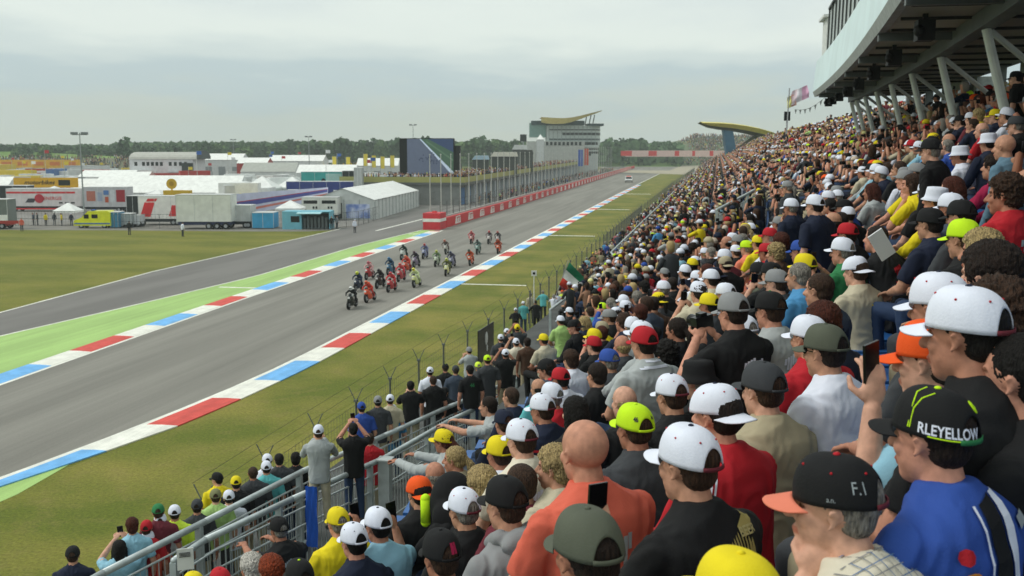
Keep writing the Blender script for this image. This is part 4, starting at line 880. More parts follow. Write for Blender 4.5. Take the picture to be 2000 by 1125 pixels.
if 'print' in PR:
    p = PR['print']; pol = [[(-.02, .0), (-.135, -.03), (-.12, -.04), (0, -.012)], [(.02, .05), (.10, .10), (.105, .06), (.04, .02)]]
    rr = random.Random(3)
    for i in range(9):
        x = -.045 + i * .013; pol.append([(x, .03 - abs(i - 4) * .006), (x + .005, .04 - abs(i - 4) * .006), (x + .010 + .01 * sin(i), -.05), (x + .004, -.13 + rr.random() * .03), (x - .003, -.05)])
    for i in range(12): x = -.12 + rr.random() * .24; y = -.12 + rr.random() * .12; a = rr.random() * 3; pol.append([(x, y), (x + .016 * cos(a), y + .016 * sin(a)), (x + .01 * cos(a + .8), y + .01 * sin(a + .8))])
    pol += [[(-.14 + i * .01, -.05 - i * .004), (-.135 + i * .01, -.05 - i * .004), (-.115 + i * .01, -.085 - i * .004), (-.12 + i * .01, -.085 - i * .004)] for i in range(6)]
    body_print(p, flat(pol), 'a89a5c', org=(.03, 0, 1.0), name='golden_print', off=.008); body_print(p, text_mesh('BEER', .034, 0, .001), 'b9ae78', org=(.085, 0, 1.035), name='print_lettering', off=.01)
if '46' in PR: body_print(PR['46'], text_mesh('46', .085, 0, .003), 'neon', org=(.0, 0, .96), name='number')
if 'yel' in PR: body_print(PR['yel'], flat([[(-.05, -.1), (.05, -.1), (.04, .02), (-.03, .03)], [(.06, .04), (.12, .02), (.11, .07)]]), 'yellow', org=(.05, 0, .88), name='yellow_patch')
if 'pink' in PR: cap_print(PR['pink'], '■' if False else 'H', .04, 4.9, .30, 'magenta', .006)
if 'neonlogo' in PR: cap_print(PR['neonlogo'], '46', .026, 4.05, .35, 'darkgrey', .001); cap_print(PR['neonlogo'], 'Ap', .02, 5.2, .38, 'darkgrey', .0008)
if 'stripes' in PR:
    p = PR['stripes']
    for i in range(3): body_print(p, flat([[(i * .016, .14), (i * .016 + .008, .14), (i * .016 - .02, -.1), (i * .016 - .028, -.1)]]), 'white', org=(-.175, 0, .92), name='stripe', dirv=(.75, 1, -.2))
if 'redletters' in PR: p = PR['redletters']; body_print(p, flat([[(-.13, -.2), (.15, -.2), (.05, .08), (-.12, .05)]]), 'red', org=(0, 0, .86), name='red_panel'); body_print(p, text_mesh('EL', .11, 0, .004), 'white', org=(.0, 0, .84), name='lettering', off=.008)
if 'greenback' in PR: body_print(PR['greenback'], text_mesh('46', .10, 0, .004), 'green', org=(0, 0, 1.33), name='number')
if 'bluesheet' in PR: 
    p = PR['bluesheet']; body_print(p, text_mesh('ROAD\nRACE\nSPECTATOR', .045, 0, .001), 'navy', org=(0, 0, 1.28), name='lettering')
for o in bpy.data.objects:
    if o.name.startswith('cap') and o.parent and o.parent.get('label', '').startswith('pale T-shirt'): pass
# ---- the rest of the 300 that show largest, then the mass
HEADS = ['white'] * 26 + ['yellow'] * 8 + ['neon'] * 3 + ['black'] * 13 + ['red'] * 4 + ['navy'] * 6 + ['grey'] * 5 + ['khaki'] * 4 + ['orange'] * 1 + ['blue'] * 2 + ['bald'] * 56 + ['bucket'] * 2 + ['bucketwhite'] * 2
SHIRTS = ['black'] * 34 + ['white'] * 10 + ['darkgrey'] * 16 + ['navy'] * 17 + ['lightgrey'] * 7 + ['red'] * 5 + ['yellow'] * 4 + ['skyblue'] * 2 + ['beige'] * 4 + ['lightblue'] * 3 + ['khaki'] * 4 + ['pink'] * 2 + ['lime'] * 1 + ['maroon'] * 4 + ['blue'] * 3 + ['orange'] * 1 + ['brown'] * 6 + ['turquoise'] * 1 + ['slate'] * 7
seats = []; mass = []; rs = random.Random(5)
for i, g in enumerate(ROWS):
    y = -4.0 + rs.random() * .4
    while y < YEND - 3:
        y += .52 if y < 250 else .66
        if g < g0(y) or (y < 47 and g > 4.95): continue
        if 10 < y and abs(((y + 2.2 * 0) % 27) - 13) < .7 and y > 24: continue
        if rs.random() < .05: continue
        x = cY(y) + g + rs.uniform(-.05, .05); yy = y + rs.uniform(-.07, .07); z = fl(g); pr = proj((x, yy, z + 1.25))
        if pr[2] < .3 or not (-80 < pr[0] < 2180) or not (-100 < pr[1] < 1240): continue
        d = sqrt(x * x + yy * yy + (z + 1.25 - H) ** 2)
        if d < 3.4 or hypot(x, yy) < 2.2: continue
        if d < 5.5 and pr[0] < 2000: continue
        if y < 25 and g < -3.3 and pr[0] < 1130: continue
        if d < 7.2 and pr[0] > 1640 or d < 9 and 1600 < pr[0] < 1860: continue
        bad = False
        for q in placed[:n_hero]:
            if hypot(q[0] - x, q[1] - yy) < .46: bad = True; break
            r_ = 330 / max(q[4], .5)
            if q[4] > pr[2] - .3 and abs(q[2] - pr[0]) < r_ * .62 + 110 / pr[2] and -r_ * 1.1 < (q[3] - pr[1]) < r_ * .75 and q[4] < 26 and not q[6]: bad = True; break
            if q[6] and q[4] < 19 and abs(q[2] - pr[0]) < 30 and abs(q[3] - pr[1]) < 40 and pr[2] < q[4]: bad = True; break
        if bad: continue
        infr = -10 < pr[0] < 2010 and -10 < pr[1] < 1125
        seats.append((pr[2] if infr else pr[2] + 200, x, yy, z, pr))
seats.sort(key=lambda s: s[0])
NP = 285 - n_hero; used = set(); anchors = [(q[2], q[3], q[5]) for q in placed]
def relation(px, py):
    best = min(anchors, key=lambda a: hypot(a[0] - px, (a[1] - py) * 1.3)); dx, dy = px - best[0], py - best[1]
    if abs(dx) > abs(dy) * 1.1: r_ = 'left of' if dx < 0 else 'right of'
    else: r_ = 'behind' if dy < 0 else 'in front of'
    w = best[2].split(',')[0].split(' and ')[0]; w = ' '.join(w.split()[:6])
    return r_, w
cnt = 0
for s in seats:
    if cnt >= NP or s[0] > 199: mass.append(s[1:4]); continue
    _, x, y, z, pr = s
    for tr in range(60):
        hd = rs.choice(HEADS); sh_ = rs.choice(SHIRTS); hr = rs.choice(('brown', 'dark', 'black', 'brown', 'dark', 'auburn', 'blond', 'grey')); pose = rs.choice(['sit'] * 6 + ['sit_turn'] * 2 + ['sit_turn_r'] * 2 + ['sit_lean'] * 3 + ['sit_cam'] * 3 + ['sit_upL', 'sit_upR', 'sit_fold', 'sit_chin', 'stand'] )
        if pose == 'stand' and pr[2] < 18: pose = 'sit'
        r_, w = relation(pr[0], pr[1]); key = (hd if hd in CC else hr, sh_, r_, w)
        if key not in used: used.add(key); break
    hk = rs.choice(('short', 'full', 'curly', 'long', 'tail', 'crop', 'fringe')) if hd == 'bald' else rs.choice(('crop', 'crop', 'crop', 'tail'))
    first = (hd + ' cap') if hd in CC else ('black bucket hat' if hd == 'bucket' else 'white sun hat') if hd.startswith('bucket') else {'long': 'long ', 'tail': 'tied ', 'curly': 'curly '}.get(hk, 'short ') + hr + ' hair'
    lab = f"{first}, {sh_} top, {POSE_WORDS[pose].split()[0]}, {r_} {w}"; lab = ' '.join(lab.split()[:16])
    t_ = put_person((x, y, z), rs.uniform(.5, 1.1), pose, hd, sh_, lab, 'spectators seated in the grandstand', long=rs.random() < .4, hair=hr, hairkind=hk, detail=pr[2] < 12, sc=rs.uniform(.93, 1.05), back=rs.random() < .12, capkw=dict(button='navy') if hd == 'white' else None)
    if pose in ('sit_cam', 'sit_upR') and pr[2] < 22:
        hold('phone', t_, pose, 'R' if pose == 'sit_upR' else 'both', ' '.join(f"phone held by fan with {first} and {sh_} top {r_} {w}".split()[:16]))
    cnt += 1
# ---- abstract prints, bands and collars on the shirts nearest the camera
rb2 = random.Random(9); near_p = [o for o in bpy.data.objects if o.name.startswith('person') and o.get('_shirt') and proj(o.location + V((0, 0, 1.2)))[2] < 13 and o not in PR.values()]
near_p.sort(key=lambda o: o.location.length)
for k, o in enumerate(near_p[:70]):
    c = rb2.choice(('white', 'silver', 'red', 'yellow', 'neon', 'skyblue', 'navy', 'darkgrey')); zc = PB['sit']['nb'].z - .16 + (.4 if 'stand' in o['label'] or o.location.z < 4 and o.location.x < -4 else 0); z0 = rb2.random()
    if z0 < .35: pl = [[(-.07 + .02 * i, -.02 - .03 * (i % 3)), (-.055 + .02 * i, -.02 - .03 * (i % 3)), (-.05 + .02 * i, .02 + .008 * (i % 4)), (-.068 + .02 * i, .02 + .008 * (i % 4))] for i in range(7)] + [[(-.08, -.10), (.08, -.10), (.08, -.092), (-.08, -.092)]]
    elif z0 < .55: pl = [[(-.22, -.16), (.22, -.16), (.22, -.11), (-.22, -.11)], [(-.22, -.20), (.22, -.20), (.22, -.185), (-.22, -.185)]]
    elif z0 < .7: pl = [[(-.03, .04), (.03, .04), (.03, .052), (-.03, .052)], [(-.02, .025), (.02, .025), (.02, .034), (-.02, .034)]]
    elif z0 < .8: pl = [[(-.24, .02 - .04 * i), (.24, .02 - .04 * i), (.24, .038 - .04 * i), (-.24, .038 - .04 * i)] for i in range(8)]
    else: continue
    body_print(o, flat(pl), c, org=(0, 0, zc), name='shirt_print', off=.007)
# ---- the mass of spectators too many to build one by one
def ringv(c, rx, ry, n, z): return [(c[0] + rx * cos(2 * pi * i / n + .3), c[1] + ry * sin(2 * pi * i / n + .3), z) for i in range(n)]
def loft(rings, close=True):
    n = len(rings[0]); vs = [p for r in rings for p in r]; fs = []
    for j in range(len(rings) - 1):
        for i in range(n): fs.append((j * n + i, j * n + (i + 1) % n, (j + 1) * n + (i + 1) % n, (j + 1) * n + i))
    fs.append(tuple(range(n - 1, -1, -1))); fs.append(tuple((len(rings) - 1) * n + i for i in range(n))); return vs, fs
def template(lod, arms, stand=False, capped=True, longhair=False):
    parts = []; n = 7 if lod == 1 else 5; hz = .93 if stand else .53
    def A(role, vf): parts.append((role, vf[0], vf[1]))
    A('shirt', loft([ringv((0, 0), .14, .11, n, hz - .08), ringv((0, 0), .17, .13, n, hz + .12), ringv((0, .02), .20, .13, n, hz + .38), ringv((0, .03), .19, .10, n, hz + .50), ringv((0, .03), .07, .07, n, hz + .56)] if lod == 1 else [ringv((0, 0), .16, .12, n, hz - .08), ringv((0, .02), .20, .13, n, hz + .40), ringv((0, .03), .08, .07, n, hz + .56)]))
    hc = (0, .06); z0 = hz + .60
    A('skin', loft([ringv(hc, .05, .05, n, z0 - .06), ringv(hc, .062, .07, n, z0 + .03), ringv(hc, .076, .092, n, z0 + .11), ringv(hc, .070, .085, n, z0 + .17)] if lod == 1 else [ringv(hc, .05, .05, n, z0 - .06), ringv(hc, .078, .09, n, z0 + .08), ringv(hc, .072, .085, n, z0 + .16)]))
    if capped:
        A('head', loft([ringv((0, .05), .090, .108, n, z0 + .125), ringv((0, .05), .084, .10, n, z0 + .18), ringv((0, .05), .04, .05, n, z0 + .23)])); A('head', ([(-.07, .13, z0 + .13), (.07, .13, z0 + .13), (.06, .22, z0 + .115), (-.06, .22, z0 + .115)], [(0, 1, 2, 3)])); A('hair', loft([ringv((0, .025), .072, .07, n, z0 + .03), ringv((0, .03), .080, .085, n, z0 + .126)]))
    else: A('hair', loft([ringv((0, .02), .068 if not longhair else .09, .065, n, z0 + (.0 if not longhair else -.14)), ringv((0, .035), .086, .092, n, z0 + .10), ringv((0, .045), .082, .10, n, z0 + .17), ringv((0, .045), .045, .055, n, z0 + .22)]))
    def limb(role, a, b, r0, r1):
        m_ = MB(); m_.tube(a, b, r0, r1, 4); A(role, (m_.v, m_.f))
    for s in (-1, 1):
        S_ = V((s * .19, .03, hz + .47)); up = (arms == 2) or (arms == 1 and s == 1)
        E_ = S_ + (V((s * .08, .22, -.12)) if up else V((s * .06, .10, -.25))); Wp = E_ + (V((-s * .14, .10, .24)) if up else V((-s * .10, .22, -.04)))
        if lod == 1: limb('shirt', S_, E_, .065, .055)
        elif up: limb('skin', S_, E_, .05, .04)
        limb('skin', E_, Wp, .045, .035)
        if up and s == 1 and arms == 2 and lod == 1: A('phone', (lambda b: (b.v, b.f))(MB().box((0, Wp.y + .03, Wp.z + .07), (.14, .02, .08))))
        h = V((s * .09, 0, hz)); k = V((s * .13, .44, hz)) if not stand else V((s * .1, 0, .45))
        if lod == 1 or stand: limb('legs', h, k, .09, .07)
        if stand: limb('legs', k, (s * .1, 0, 0), .07, .06)
        elif lod == 1: limb('legs', k, (s * .12, .42, .12), .065, .055)
    vs = []; fs = []; role = []
    for r_, v, f in parts:
        o = len(vs); vs += [tuple(p) for p in v]; fs += [tuple(i + o for i in q) for q in f]; role += [r_] * len(v)
    rid = {'shirt': 0, 'skin': 1, 'head': 2, 'hair': 3, 'legs': 4, 'phone': 5}
    return np.array(vs, np.float32), fs, np.array([rid[r_] for r_ in role])
TPL = {}
for lod in (1, 2):
    for st_ in (False, True): TPL[(lod, st_)] = [template(lod, a, st_, c, l) for a in (0, 0, 1, 2) for c, l in ((True, False), (True, False), (False, False), (False, True))]
rng = np.random.default_rng(7)
lin = lambda h: np.array(srgb(h))
PSH = [lin(CC[s]) for s in SHIRTS]; PHD = [lin(CC[h]) for h in HEADS if h in CC]; PSK = [lin(s) for s in SK]; PHR = [lin(HC[h]) for h in ('brown', 'dark', 'black', 'blond', 'grey', 'auburn')]; PLG = [lin(CC[c]) for c in ('jeans', 'darkgrey', 'black', 'khaki', 'navy')]
PHD += [lin('ebe6a0')] * 4 + [lin('c9b9a8')] * 6 + [lin('6a4a3c')] * 5; PSH += [lin('8d6a55')] * 10 + [lin('b98a74')] * 10
def crowd_mesh(name, ppl, rz0=.75):
    """ppl: (x, y, z, lod, standing, rz, scale)"""
    Vv = []; Ff = []; Cc = []; off = 0
    for x, y, z, lod, st_, rz, sc in ppl:
        v, f, role = TPL[(lod, st_)][rng.integers(0, 16)]
        c, s = cos(rz), sin(rz); w = v * sc * (1 + rng.uniform(-.04, .04)); w = np.stack([w[:, 0] * c - w[:, 1] * s + x, w[:, 0] * s + w[:, 1] * c + y, w[:, 2] + z], 1)
        pal = np.array([PSH[rng.integers(len(PSH))], PSK[rng.integers(len(PSK))], PHD[rng.integers(len(PHD))], PHR[rng.integers(len(PHR))], PLG[rng.integers(len(PLG))], (.01, .01, .012)]) * rng.uniform(.85, 1.12)
        Vv.append(w); Cc.append(pal[role]); Ff += [tuple(i + off for i in q) for q in f]; off += len(v)
    vv = np.concatenate(Vv); cc = np.concatenate(Cc); me = bpy.data.meshes.new(name); me.from_pydata([], [], [])
    sizes = np.array([len(f) for f in Ff]); me.vertices.add(len(vv)); me.vertices.foreach_set('co', vv.astype(np.float32).ravel()); me.loops.add(int(sizes.sum())); me.loops.foreach_set('vertex_index', np.concatenate([np.array(f) for f in Ff]).astype(np.int32))
    me.polygons.add(len(Ff)); me.polygons.foreach_set('loop_start', np.concatenate([[0], np.cumsum(sizes)[:-1]]).astype(np.int32)); me.update(calc_edges=True)
    at_ = me.color_attributes.new('own_colour', 'FLOAT_COLOR', 'POINT'); at_.data.foreach_set('color', np.concatenate([cc, np.ones((len(cc), 1))], 1).astype(np.float32).ravel())
    me.polygons.foreach_set('use_smooth', [True] * len(Ff)); me.materials.append(crowd_mat); return tag(link(name, me), kind='stuff')
crowd_mat = bpy.data.materials.new('crowd_cloth_and_skin'); crowd_mat.use_nodes = True; _b = crowd_mat.node_tree.nodes['Principled BSDF']; _b.inputs['Roughness'].default_value = .8; _b.inputs['Specular IOR Level'].default_value = .2
_a = crowd_mat.node_tree.nodes.new('ShaderNodeAttribute'); _a.attribute_name = 'own_colour'; crowd_mat.node_tree.links.new(_a.outputs['Color'], _b.inputs['Base Color'])
ppl = [(x, y, z, 1 if y < 110 else 2, rs.random() < .03, rs.uniform(.5, 1.1), rs.uniform(.92, 1.05)) for x, y, z in mass]
# people on the path along the fence, and on the terrace behind the rails
for k in range(230):
    y = 55 + (k / 230) ** 1.3 * 300; ppl.append((fx(y) + rs.uniform(.6, 2.4), y + rs.uniform(-.6, .6), FZ, 1 if y < 110 else 2, True, rs.uniform(-.2, 1.0), rs.uniform(.93, 1.05)))
tag(crowd_mesh('crowd', ppl), 'dense crowd filling the far rows of the grandstand', 'crowd')
terr = []
for k in range(40):
    y = 9.5 + k * .5 + rs.uniform(-.2, .2); x = rax(y) - rs.choice((.35, .9, 1.7, 2.5)); terr.append((x, y))
# fill the near terrace with individuals where nobody stands yet
tcnt = 0
for x, y in terr:
    zt = 3.75 if x > rax(y) - .72 else (3.35 if x > rax(y) - 1.45 else (2.95 if x > rax(y) - 2.2 else 2.55)); pr = proj((x, y, zt + 1.65))
    if any(hypot(q[0] - x, q[1] - y) < .55 for q in placed): continue
    if not (0 < pr[0] < 2000 and pr[1] < 1125) or y < 14 or tcnt >= 16: continue
    if any(abs(q[2] - pr[0]) < 26 and abs(q[3] - pr[1]) < 30 for q in placed[:n_hero]): continue
    hd = rs.choice(('white', 'black', 'bald', 'bald', 'grey', 'navy')); sh_ = rs.choice(SHIRTS); r_, w = relation(pr[0], pr[1]); hr = rs.choice(('dark', 'brown', 'black'))
    lab = ' '.join(f"{hd + ' cap' if hd in CC else hr + ' hair'}, {sh_} top, standing on the terrace {r_} {w}".split()[:16])
    put_person((x, y, zt), rs.uniform(.2, .7), rs.choice(('stand', 'stand_turn', 'stand_cam')), hd, sh_, lab, 'fans standing by the rails and the fence', hair=hr, hairkind='short' if hd == 'bald' else 'crop', detail=False); tcnt += 1; placed.append((x, y, pr[0], pr[1], pr[2], '', True, pr[2]))
# seats: one blue shell for each near place
sm_ = MB(); sm_.box((0, -.02, .43), (.42, .40, .035)); sm_.box((0, -.23, .58), (.42, .03, .30)); seatme = sm_.mesh('seat', seat_m)
mbs = MB()
for i, g in enumerate(ROWS):
    y = 0
    while y < 70:
        y += .52
        if g < g0(y) + .1: continue
        c, s = cos(.09 + pi / 2), sin(.09 + pi / 2)
        for q in (((0, -.02, .40), (.42, .40, .035)), ((0, -.26, .54), (.42, .03, .28))):
            cx = q[0][0] * c - q[0][1] * s; cy_ = q[0][0] * s + q[0][1] * c; mbs.box((cY(y) + g + cx, y + cy_, fl(g) + q[0][2]), q[1], rz=.09 + pi / 2)
so_ = mbs.build('seats', seat_m, stand); so_['kind'] = 'stuff'
print('people', n_hero, cnt, tcnt, 'mass', len(ppl), 'verts', len(bpy.data.objects['crowd'].data.vertices))
# ================================================================ PADDOCK, BUILDINGS, TREES
def gv(py):
    a, b, c = ray(1000, py); return H * b / -c           # forward distance of a ground point seen at that height
def site(px, v, z=0): 
    a, b, c = ray(px, 562.5); w = v * cos(PIT) + (H - z) * sin(PIT); return uv2w((px - 1000) / F * w, v, z)
def wid(p0, p1, v): return (p1 - p0) / F * (v * cos(PIT) + H * .9 * sin(PIT))
def ztop(py, v): a, b, c = ray(1000, py); return H + c * v / b
def mat(n, c, **k): return M(n, c, k.pop('rough', .55), k.pop('var', .06), k.pop('scale', 1.2), **k)
VW = mat('white_vinyl', 'e9ebe8'); GW = mat('grey_white_panel', 'c9cccb'); TYRE = mat('tyre_rubber', '1b1b1c', rough=.9); GLS = mat('dark_glass', '171b1e', rough=.2); RIM = mat('wheel_rim', '9a9da0', rough=.4)
def wheels(t, pts, r=.42, w=.28, rim=True):
    for x, y in pts:
        b = MB(); b.tube((0, -w / 2, 0), (0, w / 2, 0), r, n=16); o = b.build('wheel', TYRE, t, loc=(x, y, r))
        if rim: b = MB(); b.tube((0, -w / 2 - .01, 0), (0, w / 2 + .01, 0), r * .55, n=12); b.build('rim', RIM, o)
def box_vehicle(name, label, cat, px0, px1, py, v, depth=2.5, col='e4e6e3', chassis='262a33', lift=.9, axles=(.7, .78, .86), group='trucks and trailers in the paddock', cab=None, rzo=0):
    w = wid(px0, px1, v); h = ztop(py, v); t = thing(name, label, cat, site((px0 + px1) / 2, v + depth / 2), YAW + rzo, group)
    b = MB(); b.box((0, 0, (h + lift) / 2), (w, depth, h - lift)); b.build('body', mat('vehicle_side', col), t)
    b = MB(); b.box((0, 0, h + .03), (w + .06, depth + .06, .07)); 
    n = max(2, int(w / 2.2))
    for i in range(n + 1): b.box((-w / 2 + w * i / n, -depth / 2 - .02, (h + lift) / 2), (.05, .04, h - lift - .02))
    b.build('trim', GW, t)
    if lift > .3: b = MB(); b.box((0, 0, lift - .22), (w * .96, depth * .85, .4)); b.build('chassis', mat('chassis_paint', chassis), t)
    wheels(t, [(-w / 2 + w * a, s * (depth / 2 - .2)) for a in axles for s in (-1, 1)])
    return t, w, h
def patch(t, x0, x1, z0, z1, y, m, name='panel', skew=0):
    b = MB(); b.prism([(x0, z0), (x1, z0), (x1 + skew, z1), (x0 + skew, z1)], y - .03, y + .0); return b.build(name, m, t)
# --- front line of the paddock
t, w, h = box_vehicle('flatbed_truck', 'grey box truck with red flatbed at the left edge of the paddock', 'truck', -60, 26, 390, 134, col='6f7674', chassis='8a2a24', axles=(.2, .7, .85)); patch(t, w * .2, w / 2 + 1.4, .75, 1.15, -1.3, mat('red_bodywork', 'a3322c'), 'red_deck'); patch(t, w * .1, w / 2, 1.15, 1.9, -1.31, VW, 'white_cab_side')
def tent(name, label, px0, px1, ptop, peave, v, depth=3.0, walls=False, group='white pop-up tents in the paddock', zb=0, wallm=None, roofm=None, base=None):
    w = wid(px0, px1, v); zt = ztop(ptop, v); ze = ztop(peave, v); t = thing(name, label, 'tent', site((px0 + px1) / 2, v + depth / 2, zb), YAW, group)
    b = MB(); d = depth / 2; q = [(-w / 2, -d, ze), (w / 2, -d, ze), (w / 2, d, ze), (-w / 2, d, ze)]; ap = (0, 0, zt)
    b.add(q + [ap] + [(x, y, z - .28) for x, y, z in q], [(0, 1, 4), (1, 2, 4), (2, 3, 4), (3, 0, 4), (0, 1, 6, 5), (1, 2, 7, 6), (2, 3, 8, 7), (3, 0, 5, 8)]); b.build('canopy', roofm or VW, t)
    for x, y, z in q: b = MB(); b.tube((x * .98, y * .98, 0), (x * .98, y * .98, z - .05), .035, n=6); b.build('leg', RIM, t)
    if walls: b = MB(); b.box((0, 0, (ze - .3) / 2), (w * .97, depth * .97, ze - .3)); b.build('side_walls', wallm or GW, t)
    return t
tent('popup_tent', 'small white pointed tent left of the yellow ambulance', 113, 157, 397, 412, 141)
tent('popup_tent', 'small white pointed tent behind the light blue kiosk', 543, 594, 392, 407, 142, 3.4)
tent('marquee_tent', 'left one of two white pointed tents in the middle paddock', 482, 545, 345, 368, 205, 8, True, 'white pointed marquees'); tent('marquee_tent', 'right one of two white pointed tents in the middle paddock', 545, 600, 346, 366, 215, 8, True, 'white pointed marquees')
# ambulance
va = gv(446); t = thing('ambulance', 'bright yellow ambulance van parked at the edge of the paddock road', 'ambulance', site(186, va + 1), YAW, None); L_ = wid(150, 222, va); hh_ = ztop(412, va)
yel = mat('ambulance_yellow', 'dbe02c', rough=.35)
b = MB(); x0, x1 = -L_ / 2, L_ / 2; b.prism([(x0, .35), (x1, .35), (x1, hh_ * .9), (x1 - .35, hh_), (x0 + L_ * .40, hh_ * .98), (x0 + L_ * .22, hh_ * .62), (x0 + .05, hh_ * .45)], -.98, .98); b.build('body', yel, t)
patch(t, x0 + L_ * .29, x0 + L_ * .42, hh_ * .56, hh_ * .80, -.985, GLS, 'front_window'); patch(t, x0 + L_ * .50, x0 + L_ * .66, hh_ * .58, hh_ * .80, -.985, GLS, 'side_window')
b = MB(); b.prism([(x0 + L_ * .235, hh_ * .64), (x0 + L_ * .385, hh_ * .94), (x0 + L_ * .375, hh_ * .96), (x0 + L_ * .225, hh_ * .66)], -.85, .85); b.build('windscreen', GLS, t)
patch(t, x0 + .1, x1 - .05, .55, .72, -.985, mat('blue_stripe', '3f6fb0'), 'stripe'); b = MB(); b.box((-.1, 0, hh_ + .06), (.3, 1.2, .14)); b.build('light_bar', mat('blue_lamp', '2b55b5'), t)
wheels(t, [(x0 + L_ * .2, -.85), (x0 + L_ * .83, -.85), (x0 + L_ * .2, .85), (x0 + L_ * .83, .85)], .34, .22)
box_vehicle('portable_cabin', 'narrow blue portable cabin right behind the ambulance', 'cabin', 223, 238, 415, 136, 2.4, '3f7fa0', lift=.1, axles=(), group='cabins in the paddock')
box_vehicle('parked_van', 'grey van parked right of the blue cabin', 'van', 239, 262, 418, 137, 2, '9aa3a6', lift=.4, axles=(.2, .8)); box_vehicle('parked_van', 'pale van beside the red and white trailer', 'van', 258, 279, 421, 138, 2, 'c7cbd0', lift=.4, axles=(.2, .8))
t, w, h = box_vehicle('race_trailer', 'white trailer with slanted red blocks', 'trailer', 279, 374, 384, 141, 3, 'e6e4df')
rb = mat('race_red', 'cf2e33'); patch(t, -w * .47, -w * .26, h * .30, h * .80, -1.5, rb, 'red_block', w * .10); patch(t, w * .12, w * .26, h * .32, h * .70, -1.5, rb, 'red_block', w * .07); patch(t, w * .30, w * .38, h * .74, h * .90, -1.5, rb, 'red_block', w * .09); patch(t, -w * .34, -w * .14, h * .83, h * .93, -1.5, rb, 'red_block', w * .04)
t, w, h = box_vehicle('race_trailer', 'large plain white box trailer on navy underframe with three wheels in line', 'trailer', 352, 459, 381, 134, 3, 'dcdfd8', '2b3358', axles=(.58, .73, .89), lift=1.0)
box_vehicle('race_trailer', 'grey white trailer end right of the large plain trailer', 'trailer', 460, 496, 402, 136, 3, 'bfc3c3', axles=(.7, .85)); box_vehicle('waste_container', 'bright blue steel container between trailer and kiosk', 'container', 498, 540, 416, 135, 3, '3f9cc8', lift=.1, axles=(), group='cabins in the paddock')
# sloping banner
v = 150; t = thing('sloping_banner', 'long sloping white banner with blue and red stripes above the trailers', 'banner', (0, 0, 0)); A = [at(455, 379, v), at(640, 366, v + 14), at(640, 388, v + 14), at(455, 424, v)]
b = MB(); th_ = V((0, .15, 0)); b.add([p for p in A] + [p + th_ for p in A], [(0, 1, 2, 3), (7, 6, 5, 4), (0, 4, 5, 1), (1, 5, 6, 2), (2, 6, 7, 3), (3, 7, 4, 0)]); b.build('cloth', mat('banner_lilac', 'c3c7de'), t)
for f0, f1, c, nm in ((.28, .50, '4a4f94', 'blue_stripe'), (.24, .29, 'a8405a', 'red_stripe'), (.62, .74, 'c97a70', 'pale_red_stripe')):
    o_ = V((0, -.05, 0)); q = [A[0].lerp(A[3], f0 + .12) + o_, A[1].lerp(A[2], f0 - .1) + o_, A[1].lerp(A[2], f1 - .1) + o_, A[0].lerp(A[3], f1 + .12) + o_]; b = MB(); b.quad(*q); b.build(nm, mat('banner_stripe', c), t)
# kiosk
v = gv(448); t = thing('kiosk', 'light blue kiosk with dark serving hatch and pale awning', 'kiosk', site(603, v + 1.5), YAW); w = wid(556, 650, v); h = ztop(413, v); lb = mat('light_blue_panel', '74b9cc')
b = MB(); b.box((-w * .30, 0, h / 2), (w * .40, 3, h)); b.box((w * .20, 1.3, h / 2), (w * .6, .4, h)); b.box((w * .485, 0, h / 2), (.12, 3, h)); b.box((w * .2, 0, h - .06), (w * .6, 3, .1)); b.build('walls', lb, t)
patch(t, -w * .32, -w * .14, h * .40, h * .74, -1.5, GLS, 'window'); b = MB(); b.box((w * .08, -2.0, h * .93), (w * .50, 1.3, .08), T=Matrix.Rotation(.12, 3, 'X')); b.build('awning', mat('pale_awning', 'a6d4dc'), t)
b = MB(); b.box((w * .18, 1.0, h * .42), (w * .55, .1, h * .8)); b.build('painted_dark_interior', mat('painted_dark_interior', '33383a'), t); b = MB()  # dark panel paints the shade inside the open hatch
for i in range(7): b.box((w * (-.05 + i * .075), -.9, .75), (.3, .4, 1.5 + .3 * (i % 2)))
b.build('stock', mat('stock_grey', '5c6466'), t)
t, w, h = box_vehicle('race_truck', 'white truck with two long dark windows behind the kiosk', 'truck', 594, 664, 386, 150, 3, 'd9dcd4')
for a in (.05, .56): patch(t, -w / 2 + w * a, -w / 2 + w * (a + .38), h * .74, h * .88, -1.5, GLS, 'window')
for a in (.3, .38, .72, .8): patch(t, -w / 2 + w * a, -w / 2 + w * (a + .05), h * .52, h * .62, -1.5, GLS, 'vent')
# marquee along pit lane
t = thing('large_marquee', 'large white gabled marquee with panelled walls beside the pit lane', 'marquee', (-48.2, 146, 0), radians(5.2)); LW, LL, HE, HR = 9.6, 35, 2.95, 4.65
b = MB()
for y in (0, LL): pass
b.add([(0, -.3, HE), (0, LL + .3, HE), (-LW / 2, LL + .3, HR), (-LW / 2, -.3, HR), (-LW, LL + .3, HE), (-LW, -.3, HE)], [(0, 1, 2, 3), (3, 2, 4, 5)]); b.add([(0, -.3, HE - .25), (0, LL + .3, HE - .25), (0, LL + .3, HE), (0, -.3, HE)], [(0, 1, 2, 3)]); b.build('roof', VW, t)
b = MB(); b.prism([(-LW, 0), (0, 0), (0, HE), (-LW / 2, HR - .05), (-LW, HE)], 0.0, LL); b.build('walls', mat('marquee_wall', 'c6cbc9'), t)
b = MB()
for i in range(15): b.box((.03, i * 2.5, HE / 2), (.06, .09, HE))
for i in range(5): b.box((-i * 2.35, -.03, HE / 2), (.09, .06, HE))
